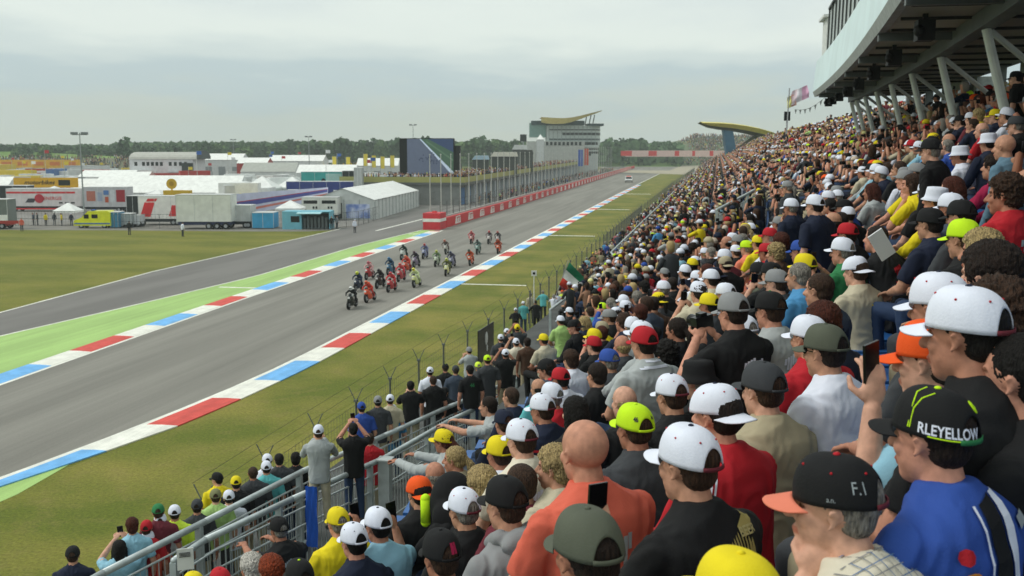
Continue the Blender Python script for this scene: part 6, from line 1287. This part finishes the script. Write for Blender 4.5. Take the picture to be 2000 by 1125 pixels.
cur = [(1056, 229.5, 2.0), (1066, 230, 2.4), (1080, 231, 2.4), (1100, 231.5, 2.2), (1115, 230, 1.8), (1130, 227, 1.3), (1150, 222, .8), (1172, 216.5, .25)]
b = MB(); b.sweep([[(X(a), y, Z(c)) for y in (-6, 20)] for a, c, d in cur]); b.sweep([[(X(a), y, Z(c) - d) for y in (-5, 19)] for a, c, d in cur]); b.sweep([[(X(a), -6, Z(c)) for a, c, d in cur], [(X(a), -5, Z(c) - d) for a, c, d in cur]]); b.build('swoop_roof', mat('roof_yellow', 'd4c27a'), t)
for a in (1143, 1151, 1158): bb = MB(); bb.tube((X(a), 4, Z(243)), (X(a + 3), 2, Z(224)), .25, n=6); bb.build('roof_strut', RIM, t)
tent('hospitality_tent', 'small white pointed tent before the race tower', 1048, 1062, 262, 272, 415, 5, True, 'hospitality tents')
bx_ = [('blue vertical banner beside the race tower', 1128, 1139, 290, '2f55a8', 350), ('red and white vertical banner beside the race tower', 1140, 1150, 288, 'c0503f', 352)]
for l_, a, c, ptp, colr, v in bx_: t = thing('vertical_banner', l_, 'banner', site((a + c) / 2, v), YAW, 'tall banners by the race tower'); h = ztop(ptp, v); b = MB(); b.box((0, 0, h - 3.2), (wid(a, c, v) * .8, .1, 5.6)); b.build('cloth', mat('banner_cloth', colr), t); b = MB(); b.tube((-.9, 0, 0), (-.9, 0, h), .1, n=6); b.build('pole', RIM, t)
# dark board on a pole near the tower
t = thing('timing_board', 'black timing board on a post left of the race tower', 'board', site(1022, 380), YAW); h = ztop(262, 380); b = MB(); b.box((0, 0, h - 1.4), (2.4, .5, 2.6)); b.build('board', GLS, t); b = MB(); b.tube((0, 0, 0), (0, 0, h - 2.4), .2, n=6); b.build('post', RIM, t)
# ================================================================ WING ARCH
v = 250; t = thing('wing_arch', 'landmark sculpture of a yellow curved wing on a slanting blue pylon', 'sculpture', site(1430, v), YAW); X = lambda px: wid(1430, px, v) if px >= 1430 else -wid(px, 1430, v); Z = lambda py: ztop(py, v)
cur = [(1364, 240.5, .2), (1380, 241, 1.0), (1400, 241.5, 1.4), (1425, 243.5, 1.5), (1450, 247, 1.6), (1475, 252, 1.7), (1500, 259, 1.4), (1506, 262, .4)]
b = MB(); L1 = [[(X(a), y, Z(c) + (.35 if y == 0 else 0)) for y in (-3.2, 0, 3.2)] for a, c, d in cur]; L2 = [[(X(a), y * .5, Z(c) - d) for y in (-3.2, 0, 3.2)] for a, c, d in cur]; b.sweep(L1); b.sweep([[q[0] for q in L1], [q[0].lerp(r_[0], .6) if hasattr(q[0], 'lerp') else tuple(q[0][i] * .4 + r_[0][i] * .6 for i in range(3)) for q, r_ in zip(L1, L2)]]); b.build('wing_top', mat('wing_yellow', 'd3c766'), t)
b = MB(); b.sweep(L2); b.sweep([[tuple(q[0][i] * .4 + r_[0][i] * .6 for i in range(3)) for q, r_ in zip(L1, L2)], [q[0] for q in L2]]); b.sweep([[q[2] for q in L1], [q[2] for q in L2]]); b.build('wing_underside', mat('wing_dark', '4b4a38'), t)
b = MB(); b.prism([(X(1407), Z(248)), (X(1425), Z(248)), (X(1440), Z(330)), (X(1420), Z(330))], -1.2, 1.2); b.build('pylon', mat('pylon_blue', '46708c', rough=.4), t); b = MB(); b.tube((X(1482), 0, Z(259)), (X(1432), 0, Z(298)), .55, n=8); b.build('strut', mat('wing_dark', '4b4a38'), t)
# ================================================================ FAR END OF THE STRAIGHT
v = 560; t = thing('trackside_banner', 'long red and white banner across the far end of the straight', 'banner', site(1300, v), YAW); w = wid(1216, 1500, v); zt, zb = ztop(294, v), ztop(306, v); b = MB(); b.box((w * .12, 0, (zt + zb) / 2), (w * .8, .4, zt - zb)); b.build('cloth', mat('banner_white', 'd6b9b4'), t)
for a, c in ((-.31, 6), (-.12, 4.5), (.06, 2.4), (.18, 1.6), (.3, 2), (.42, 2)): patch(t, w * a, w * a + c, zb + .4, zt - .2, -.22, rb, 'red_panel')
b = MB(); M3 = Matrix.Rotation(YAW, 3, 'Z'); c = site(1400, 640)
pts = [M3 @ V(p) + c for p in ((-44, 0, .02), (60, 0, .02), (60, 45, 19.5), (0, 45, 18.6), (-26, 45, 14), (-48, 30, 2.0))]; b.add(pts, [(0, 1, 2, 3), (0, 3, 4), (0, 4, 5)]); struct('far_bank', b, mat('far_bank_green', '5c6a45', scale=.03)); fp = []
for k in range(2600):
    a_, e = rs.random(), rs.random() ** .8; q = M3 @ V((-38 + a_ * 95, 45 * e, 0)) + c
    zz = 19 * e * min(1, (a_ * 95 + 6) / 36)
    fp.append((q.x, q.y, max(0, zz - .3), 2, True, pi + rs.uniform(-.6, .6), 1.25))
tag(crowd_mesh('far_bank_crowd', fp), 'distant spectators covering the bank at the far end', 'crowd')
b = MB(); b.quad(site(1165, 470) + V((0, 0, .03)), site(1400, 400) + V((0, 0, .03)), site(1440, 640) + V((0, 0, .03)), site(1180, 640) + V((0, 0, .03))); struct('gravel_trap', b, mat('gravel', 'a8a08c', rough=.95, scale=.2))
b = MB(); b.quad(V((-38, 500, .034)), V((-17, 500, .034)), V((-15, 640, .034)), V((-75, 640, .034))); struct('track_bend', b, asphalt)
# ================================================================ TREES
leafm = [M('leaves_' + str(i), c, .8, .3, .5, col2=c2, world=True) for i, (c, c2) in enumerate((('36502f', '57734a'), ('2d4429', '4b6644'), ('465f36', '6f8a52')))]; barkm = M('bark', '4a4238', .9, .2, 3)
def crown_mesh(seed, w, h, n=520, conif=False):
    r_ = random.Random(seed); b = MB(); blobs = []
    for k in range(9): a = r_.uniform(0, 6.28); rad = r_.random() ** .6 * w * .32; z = r_.uniform(.28, .88) * h; blobs.append((rad * cos(a) * (1.15 - z / h), rad * sin(a) * (1.15 - z / h), z, r_.uniform(.14, .26) * w))
    for k in range(n):
        bx0, by0, bz0, br = r_.choice(blobs); d = V((r_.gauss(0, 1), r_.gauss(0, 1), r_.gauss(0, .8))).normalized() * br * r_.uniform(.65, 1.1); p = V((bx0, by0, bz0)) + d; s = r_.uniform(.35, .8) * w / 9
        q = Euler((r_.uniform(0, 6.28), r_.uniform(0, 6.28), 0)).to_matrix(); b.add([p + q @ V(v) for v in ((-s, -s * .7, 0), (s, -s, .1 * s), (s * 1.1, s, 0), (-s * .6, s * .9, .2 * s))], [(0, 1, 2, 3)])
    return b
tpl = []
for k in range(6):
    w = R.uniform(8, 12); h = R.uniform(11, 15); cm_ = crown_mesh(k, w, h).mesh('crown', []); tb = MB(); tb.tube((0, 0, 0), (.2, 0, h * .75), .35, .12, 7)
    for q in range(4): a = q * 1.7; tb.tube((0, 0, h * (.3 + q * .1)), (cos(a) * w * .25, sin(a) * w * .25, h * (.5 + q * .1)), .14, .05, 5)
    tpl.append((cm_, tb.mesh('trunk', barkm), h))
def tree(px, v, top, label, k, kind='leafy_tree', m=0, group='trees along the skyline', wx=1.0):
    cm_, tm, h = tpl[k % 6]; t = thing(kind, label, 'tree', site(px, v), R.uniform(0, 6), group); s = ztop(top, v) / (h * 1.0); t.scale = (s * wx, s * wx, s); o = link('crown', cm_, t); setm(o, leafm[m]); link('trunk', tm, t); return t
tops = [(0, 283), (60, 283), (100, 280), (150, 284), (200, 285), (225, 281), (245, 271), (262, 278), (300, 280), (340, 284), (390, 276), (420, 282), (470, 276), (500, 279), (540, 282), (575, 272), (600, 278), (625, 270), (645, 276), (665, 266), (690, 274), (730, 270), (760, 268), (800, 270), (880, 272), (930, 270), (1000, 272)]
tl = [(a, c) for a, c in tops]; px = -10; i = 0
while px < 1030:
    tp = lerp_poly(tl, max(0, min(1000, px))) + R.uniform(0, 6); anc = 'left edge' if px < 80 else 'lamp mast' if px < 230 else 'arched building' if px < 420 else 'middle of the paddock' if px < 640 else 'yellow flags' if px < 780 else 'big screen' if px < 920 else 'race tower'
    tree(px, R.uniform(520, 600), tp, f"{['dark', 'green', 'pale'][i % 3]} leafy tree number {i} on the skyline", i, m=i % 3, wx=R.uniform(1.0, 1.7)); bpy.context.scene.objects[-1]
    px += R.uniform(13, 24); i += 1
SK_ = [o for o in bpy.data.objects if o.name.startswith('leafy_tree')]
ORD = ['first', 'second', 'third', 'fourth', 'fifth', 'sixth', 'seventh', 'eighth', 'ninth', 'tenth', 'eleventh', 'twelfth', 'thirteenth', 'fourteenth', 'fifteenth']
def sect(px): return 'the left edge' if px < 150 else 'the tall lamp mast' if px < 250 else 'the arched building' if px < 420 else 'the middle paddock' if px < 640 else 'the yellow flags' if px < 780 else 'the big screen' if px < 920 else 'the race tower side'
_c = {}
for o in SK_:
    q = sect(proj(o.location)[0]); _c[q] = _c.get(q, -1) + 1; o['label'] = f"leafy skyline tree, {ORD[_c[q] % 15]} from the left of those above {q}" 
for a, c in ((1180, 278), (1196, 274), (1214, 271), (1232, 268), (1250, 272), (1268, 273), (1284, 278), (1300, 280)): tree(a, 640, c, f"leafy tree beyond the far bend, {['nearest the tower', 'second right of the tower', 'third right of the tower', 'fourth right of the tower', 'fourth left of the wing sculpture', 'third left of the wing sculpture', 'second left of the wing sculpture', 'nearest the wing sculpture'][(1180, 1196, 1214, 1232, 1250, 1268, 1284, 1300).index(a)]}", i, m=0, group='trees beyond the far bend', wx=1.3); i += 1
tree(1512, 300, 252, 'small dark tree just over the crowd, right of the wing sculpture', 2, m=1, group='single trees', wx=.5); tree(245, 470, 270, 'tallest dark tree left of the arched building', 3, m=1, group='single trees', wx=1.0)
b = MB(); r_ = random.Random(4)
for k in range(15000):
    px = r_.uniform(-120, 1330); v = r_.uniform(600, 680); zt = ztop(283 + (px < 220) * 5, 640) * r_.random() ** .7; p = site(px, v, zt); s = r_.uniform(1.0, 2.4); q = Euler((r_.uniform(0, 6.28), r_.uniform(0, 6.28), 0)).to_matrix(); b.add([p + q @ V(x) for x in ((-s, -s, 0), (s, -s, 0), (s, s, 0), (-s, s, 0))], [(0, 1, 2, 3)])
struct('far_wood', b, leafm[0], kind='stuff'); tag(bpy.data.objects['far_wood'], 'continuous far wood behind the skyline trees', 'wood')
b = MB(); M3 = Matrix.Rotation(YAW, 3, 'Z')
for a, c_, hh, v in ((-300, 260, 9, 500), (1170, 1330, 8, 600)):
    w = wid(a, c_, v); c = site((a + c_) / 2, v); pts = [M3 @ V(p) + c for p in ((-w / 2, 0, .01), (w / 2, 0, .01), (w / 2, 30, hh * .6), (0, 32, hh), (-w / 2, 30, hh * .9))]; b.add(pts, [(0, 1, 2, 3, 4)])
struct('green_hill', b, M('hill_grass', '60803f', .95, .2, .03, col2='86a25a', world=True))
# ================================================================ small things
def flagpiece(name, corners, cols, parent, waves=.05, n=14):
    """corners: top-left, top-right, bottom-right, bottom-left; colour bands run from the first side to the last"""
    a, b_, c, d = [V(p) for p in corners]; k = len(cols)
    for j, col in enumerate(cols):
        m_ = MB(); g = []
        for i in range(n + 1):
            row = []
            for q in range(7):
                u = (j + q / 6) / k; w_ = i / n; p = a.lerp(b_, u).lerp(d.lerp(c, u), w_); nn = (b_ - a).cross(d - a).normalized(); row.append(p + nn * waves * sin(u * 9 + w_ * 3) + nn * waves * .5 * sin(w_ * 8))
            g.append(row)
        m_.sweep(g); m_.build(name, fab(col, 'flag_cloth'), parent, smooth=True)
t = thing('tricolour_flag', 'green, white and red flag waved above the fence path', 'flag', (0, 0, 0)); D = 44
flagpiece('band', [at(1113, 508, D), at(1095, 566, D), at(1119, 574, D), at(1146, 546, D)], [], t)
A_, B_, C_, D_ = at(1112, 512, D), at(1144, 545, D), at(1120, 575, D), at(1092, 556, D)
flagpiece('band', [A_, D_, C_, B_], ['1d7050', 'd9dcd6', 'c43a2c'], t, .06); b = MB(); b.tube(at(1110, 509, D), at(1082, 590, D), .02, n=6); b.build('flag_pole', RIM, t)
t = thing('club_flag', 'white and pink flag with yellow edge flying beyond the canopy end', 'flag', (0, 0, 0)); D = 66
flagpiece('band', [at(1548, 178, D), at(1577, 166, D), at(1580, 190, D), at(1541, 208, D)], ['d9c7cf', 'e3dfe6', 'd7a9c4'], t, .1); flagpiece('band', [at(1538, 190, D), at(1550, 184, D), at(1556, 205, D), at(1538, 212, D)], ['d8d68a', 'd9a9a0'], t, .08); b = MB(); b.tube(at(1537, 250, D), at(1542, 172, D), .04, n=6); b.build('flag_pole', RIM, t)
t = thing('pennant_string', 'string of small dark pennants rising to the canopy end', 'pennants', (0, 0, 0)); b = MB(); P0, P1 = at(1552, 214, 62), at(1612, 190, 55); pr_ = P0
for i in range(1, 13):
    p = P0.lerp(P1, i / 12) - V((0, 0, .25 * sin(pi * i / 12))); b.tube(pr_, p, .012, n=4); b.add([p, pr_, (p + pr_) / 2 - V((0, 0, .28))], [(0, 1, 2)]) if i % 2 else None; pr_ = p
b.build('pennants', mat('pennant_grey', '59605f'), t)
t = thing('loudspeaker_post', 'dark loudspeaker on a post at the top of the far stand', 'loudspeaker', at(1536, 262, 70), 0); b = MB(); b.tube((0, 0, 0), (0, 0, 1.1), .05, n=6); b.build('post', RIM, t); b = MB(); b.box((0, 0, 1.2), (.4, .4, .6)); b.build('speaker', GLS, t)
t = thing('number_board', 'small white board with a black spot on a fence post', 'sign', (fx(52), 52, FZ + 2.0)); t.location = at(1043, 538, 52); t.scale = (.75,) * 3; b = MB(); b.box((0, 0, .15), (.36, .05, .36), rz=YAW); b.tube((0, 0, -1.9), (0, 0, 0), .03, n=6); b.build('board', VW, t); b = MB(); b.tube(uv2w(0, -.045, .15), uv2w(0, -.03, .15), .09, n=16); b.build('spot', GLS, t)
t = thing('fence_banner', 'black banner with white blot tied to the wire fence', 'banner', (fx(44) + .06, 44, FZ + .7), -.06); b = MB(); b.box((0, 0, .3), (.03, 2.6, 1.5)); b.build('cloth', GLS, t); b = MB(); b.ell((.03, 0, .5), (.02, .22, .3)); b.ell((.03, .1, .05), (.02, .1, .16)); b.build('white_blot', VW, t)
t = thing('blue_cloth', 'bright blue cloth hanging beside the man in the grey sweater', 'cloth', at(607, 950, 15.4)); b = MB(); b.sweep([[(x * .032, .02 * sin(x * 2.2 + z), -z * .09) for x in range(-3, 4)] for z in range(12)]); b.build('cloth', fab('2557b8', 'blue_cloth'), t, smooth=True)
t = thing('paper_notice', 'white printed paper fixed to the rail in the lower left', 'paper', at(362, 1092, 12.2)); t.scale = (.55,) * 3; b = MB(); b.box((0, 0, 0), (.36, .02, .5), rz=YAW + .3); b.build('sheet', VW, t); b = MB(); 
for i in range(4): b.box((0, 0, 0) if 0 else uv2w(0, -.03, .16 - i * .03), (.24, .01, .012), rz=YAW + .3)
b.build('printed_lines', GLS, t)
t = thing('newspaper', 'large white folded newspaper held beside the dark coat in the upper stand', 'newspaper', at(1722, 478, 6.3), YAW); b = MB(); b.box((0, 0, 0), (.10, .012, .19), T=Euler((.2, -.62, 0)).to_matrix()); b.build('sheet', mat('newsprint', 'd5d6d8'), t)

# ================================================================ HAZE
b = MB(); b.box((0, 700, 30), (1500, 1500, 62)); hz_ = b.build('haze', None or bpy.data.materials.new('haze_air')); tag(hz_, kind='stuff'); hm = hz_.data.materials[0]; hm.use_nodes = True; nt = hm.node_tree; nt.nodes.clear(); o_ = nt.nodes.new('ShaderNodeOutputMaterial'); pv = nt.nodes.new('ShaderNodeVolumePrincipled'); pv.inputs['Color'].default_value = (.80, .90, .86, 1); pv.inputs['Density'].default_value = .00042; nt.links.new(pv.outputs[0], o_.inputs['Volume'])
# ================================================================ MOTORCYCLES AND RIDERS
def torus(R_, r_, n=24, m=8):
    b = MB(); b.sweep([[(r_ * 1.15 * sin(2 * pi * j / m), (R_ + r_ * cos(2 * pi * j / m)) * cos(2 * pi * i / n), (R_ + r_ * cos(2 * pi * j / m)) * sin(2 * pi * i / n)) for i in range(n + 1)] for j in range(m + 1)]); return b
WT = torus(.25, .065).mesh('tyre', TYRE, True); b = MB(); b.tube((-.035, 0, 0), (.035, 0, 0), .05, n=10)
for i in range(5): a = i * 2 * pi / 5; b.tube((0, 0, 0), (0, .2 * cos(a), .2 * sin(a)), .018, n=5)
b.tube((-.09, 0, 0), (-.08, 0, 0), .14, n=16); b.tube((.08, 0, 0), (.09, 0, 0), .14, n=16); WR = b.mesh('rim', RIM)
b = MB(); b.ell((0, .50, .78), (.17, .24, .17)); b.ell((0, .34, .62), (.22, .30, .25)); b.ell((0, .12, .45), (.20, .42, .26)); b.ell((0, -.02, .30), (.14, .42, .14)); b.ell((0, .62, .66), (.11, .16, .14)); FAIR = remeshed(b, .022, 3)
b = MB(); b.ell((0, .08, .88), (.15, .26, .13)); TANK = remeshed(b, .02, 2)
b = MB(); b.ell((0, -.30, .80), (.13, .22, .07)); b.cap((0, -.42, .84), (0, -.72, .98), .10, .05); TAIL = remeshed(b, .02, 2)
b = MB(); 
for s in (-1, 1): b.cap((s * .09, .70, .30), (s * .09, .50, .82), .03, n=8); b.cap((s * .06, -.68, .30), (s * .08, -.1, .42), .035, n=8)
b.box((0, .72, .60), (.13, .28, .02)); CHAS = b.mesh('chassis', GLS)
b = MB(); b.cap((.12, -.15, .28), (.16, -.62, .50), .045, .055, n=8); EXH = b.mesh('exhaust', RIM)
b = MB(); b.ell((0, .44, .96), (.11, .16, .10), 14, 10); WSC = b.mesh('windscreen', M('smoked_screen', '2a2f33', .15), True)
b = MB(); b.box((0, .735, .80), (.16, .012, .12), T=None); NPL = b.mesh('number_plate', VW)
b = MB()   # rider, crouched forward, hanging slightly to one side
sh_ = V((0, .10, 1.20)); hp2 = V((0, -.30, .93)); b.cap(hp2, hp2.lerp(sh_, .6), .15, .15); b.ell(sh_, (.20, .14, .13)); b.ell(sh_.lerp(hp2, .35) + V((0, -.04, .05)), (.16, .17, .12)); b.cap(sh_, (0, .26, 1.30), .08, .07); b.ell((0, .30, 1.36), (.09, .10, .10))
for s in (-1, 1):
    b.cap(sh_ + V((s * .17, 0, 0)), (s * .36, .20, 1.02), .068, .055); b.cap((s * .36, .20, 1.02), (s * .27, .46, .92), .055, .042); b.ell((s * .27, .49, .91), (.045, .05, .04)); b.cap(hp2 + V((s * .09, 0, 0)), (s * .27, .10, .72), .10, .075); b.cap((s * .27, .10, .72), (s * .20, -.34, .42), .07, .05); b.cap((s * .20, -.34, .42), (s * .21, -.20, .34), .05, .045)
RID = remeshed(b, .02, 2, .5)
b = MB(); b.ell((0, .32, 1.38), (.125, .155, .135), 20, 14); HEL = b.mesh('helmet', [], True); b = MB(); b.ell((0, .365, 1.385), (.108, .128, .055), 18, 10); VIS = b.mesh('visor', M('visor_black', '101214', .1), True)
b = MB(); b.ell((0, -.02, 1.28), (.12, .14, .10)); b.ell((0, .0, 1.14), (.21, .10, .06)); CHE = b.mesh('suit_panel', [], True)
BK = [(688, 603, '20251f', 'black and green', 'e3e5e0', '15181a', 'd7dad8', .25), (724, 590, 'd9542e', 'orange and red', 'd9542e', 'b5382c', 'd4552a', .22), (700, 569, '22304a', 'dark blue and yellow', '22304a', '29364e', 'cfdc30', .2), (722, 546, 'b5343a', 'crimson with pink helmet', 'b5343a', 'c9a0a0', 'b8485a', .15),
 (743, 563, '3a2a2c', 'dark maroon', '3a2a2c', '241f22', '2c2a2c', .2), (765, 570, 'c23a40', 'red and white, foremost of its group', 'd8d4d2', 'c23a40', 'bf3b40', .28), (764, 537, '3f6f90', 'steel blue', '3f6f90', '2c4860', '2f6f9c', .1), (784, 550, 'c4424a', 'white and red, in the middle of the pack', 'dcd8d8', 'c4424a', 'cf5a50', .2),
 (796, 533, 'd5563c', 'orange-red half hidden behind another', 'd5563c', 'c9483c', 'd9704a', .12), (815, 561, 'cfd48f', 'lime and white with yellow helmet', 'dfe3cf', 'c3cf9c', 'e0d83c', .25), (789, 508, 'cfd6cf', 'white and green at the inner side', 'cfd6cf', '2d3a33', '2c3b3c', .1), (814, 523, '8d7f97', 'lilac and dark', '8d7f97', '35323c', '4c2c38', .12),
 (830, 506, '8c93bb', 'pale violet blue', '8c93bb', '6d7396', 'b8504c', .08), (853, 521, 'c9d6bb', 'pale green and white', 'd5dccc', '7f9472', 'b9c04a', .12), (873, 497, 'b9b6ae', 'white, behind two others', 'c5c2bc', '6b5f5a', 'c06a50', .05), (885, 523, '7f819c', 'grey violet', '9a9cb4', '4c4a5c', '3c4860', .1), (873, 539, 'd6db9f', 'pale lime and cream', 'dfe0c0', '5d6238', 'b9c248', .15),
 (921, 519, 'cf5a24', 'bright orange, left one', 'cf5a24', 'a8451f', '2d4a3c', .08), (921, 477, 'cf8c88', 'pink and white, at the back left', 'd6aaa6', 'b5555c', 'c9605a', .03), (934, 497, '7fa39c', 'turquoise grey', '7fa39c', '5c6f6c', '3c3436', .05), (955, 477, 'cdc6c2', 'white, at the back in the middle', 'cdc6c2', '6a5f62', 'c94a48', .02), (974, 496, 'd05c2c', 'bright orange, next to the kerb', 'd05c2c', '9c3f22', 'b55c38', .05), (972, 478, 'b9a9a9', 'pale with red helmet, last by the kerb', 'b9a9a9', '403c40', 'b5524a', .02)]
bikem = lambda c: M('bike_paint', c, .3, .05, 3, spec=.5)
for px, py, c1, words, c2, suit, hel, ln in BK:
    P = un(px, py - 1); rz = pi + .06 + R.uniform(-.05, .05) - .10 * (px < 840); t = thing('racing_motorcycle', words.split(',')[0] + ' racing motorcycle' + (', ' + words.split(', ')[1] if ',' in words else ' in the pack'), 'motorcycle', P, rz, 'racing motorcycles on the straight'); t.rotation_euler = Euler((0, R.uniform(-.05, .14), rz))
    for nm, me, c in (('fairing', FAIR, c1), ('tank', TANK, c2), ('tail', TAIL, c2)): o = link(nm, me, t); setm(o, bikem(c))
    link('chassis', CHAS, t); link('exhaust', EXH, t); link('windscreen', WSC, t); link('number_plate', NPL, t)
    for y in (.70, -.70): w_ = link('wheel', WT, t, loc=(0, y, .315)); link('rim', WR, w_)
    q = thing('person', 'rider crouched on the ' + words.split(',')[0] + ' motorcycle' + (', ' + words.split(', ')[1] if ',' in words else ''), 'person', P, rz, 'motorcycle riders'); q.rotation_euler = t.rotation_euler; sk_off = 0
    o = link('body', RID, q); setm(o, fab(suit, 'leather_suit')); o = link('helmet', HEL, q); setm(o, bikem(hel)); link('visor', VIS, o); o = link('suit_panel', CHE, q); setm(o, fab(c2, 'leather_suit'))
# safety car
P = un(1228, 356); t = thing('safety_car', 'white car with red lights following the pack far down the straight', 'car', P, pi + .06); sc_ = 1.25; t.scale = (sc_,) * 3
b = MB(); b.prism([(2.2, .3), (2.25, .65), (1.3, .85), (.75, 1.38), (-1.5, 1.42), (-2.15, 1.0), (-2.2, .3)], -.9, .9, ax='yz'); b.build('body', mat('car_white', 'd9dbdc', rough=.3), t); b = MB(); b.prism([(1.22, .9), (.78, 1.34), (.82, 1.37), (1.29, .92)], -.75, .75, ax='yz'); b.build('windscreen', GLS, t); b = MB(); b.box((0, -.1, 1.5), (1.1, .25, .14)); b.build('light_bar', mat('red_lamp', 'd9503c', emit=.4), t)
for s in (-1, 1):
    b = MB(); b.box((s * .905, -.2, 1.12), (.02, 2.2, .36)); b.build('side_window', GLS, t); b = MB(); b.box((s * .62, 2.24, .62), (.32, .05, .14)); b.build('headlight', VW, t)
    for y in (1.4, -1.4): b = MB(); b.tube((-.1, 0, 0), (.1, 0, 0), .32, n=16); o = b.build('wheel', TYRE, t, loc=(s * .82, y, .32)); b = MB(); b.tube((-.11, 0, 0), (.11, 0, 0), .18, n=10); b.build('rim', RIM, o)
b = MB(); b.box((0, 2.26, .42), (1.5, .04, .18)); b.build('grille', GLS, t)
# marshals and paddock people
for px, py, hd, s_, l_ in ((43, 452, 'bald', 'coral', 'marshal in salmon jacket at the left edge of the grass'), (357, 462, 'bald', 'white', 'marshal in white shirt before the plain trailer'), (253, 459, 'black', 'black', 'dark figure on the grass edge by the ambulance'), (693, 455, 'white', 'white', 'marshal in white shirt at the pit lane exit'), (648, 448, 'bald', 'black', 'dark figure at the right end of the kiosk'), (658, 447, 'bald', 'grey', 'grey figure right of the kiosk'),
    (90, 441, 'bald', 'yellow', 'person in yellow top behind the left fence'), (121, 441, 'bald', 'yellow', 'person in yellow top under the small tent'), (107, 440, 'bald', 'navy', 'person in navy top beside the small tent'), (66, 440, 'bald', 'slate', 'person in slate jacket behind the left fence'), (74, 440, 'bald', 'darkgrey', 'person in dark grey behind the left fence'), (140, 441, 'white', 'navy', 'person in navy with white cap in the small tent'),
    (884, 393, 'bald', 'navy', 'team member in navy at the first garage'), (892, 398, 'bald', 'white', 'team member in white by the first garage'), (927, 386, 'bald', 'white', 'team member in white in the pit lane'), (936, 387, 'bald', 'maroon', 'team member in maroon in the pit lane')):
    put_person(un(px, py), R.uniform(0, 6), 'stand', hd, CC and s_, l_, 'marshals and people by the paddock', hairkind=None if hd in CC else 'short', detail=False, long=True, trousers='darkgrey')
# fabric seat-back and bags: rucksack with neon bottle beside the orange cap
P = at(886, 945, 6.6); t = thing('rucksack', 'black rucksack with a neon yellow bottle on the seats', 'rucksack', P + V((0, 0, -.25))); b = MB(); b.ell((0, 0, .1), (.17, .12, .24)); b.ell((0, -.10, .04), (.13, .07, .14)); remb = remeshed(b, .015, 3); link('bag', remb, t); remb.materials.append(fab(CC['black'])); b = MB(); b.cap((-.19, -.02, -.02), (-.19, -.02, .14), .035); b.build('bottle', fab(CC['neon']), t, smooth=True)
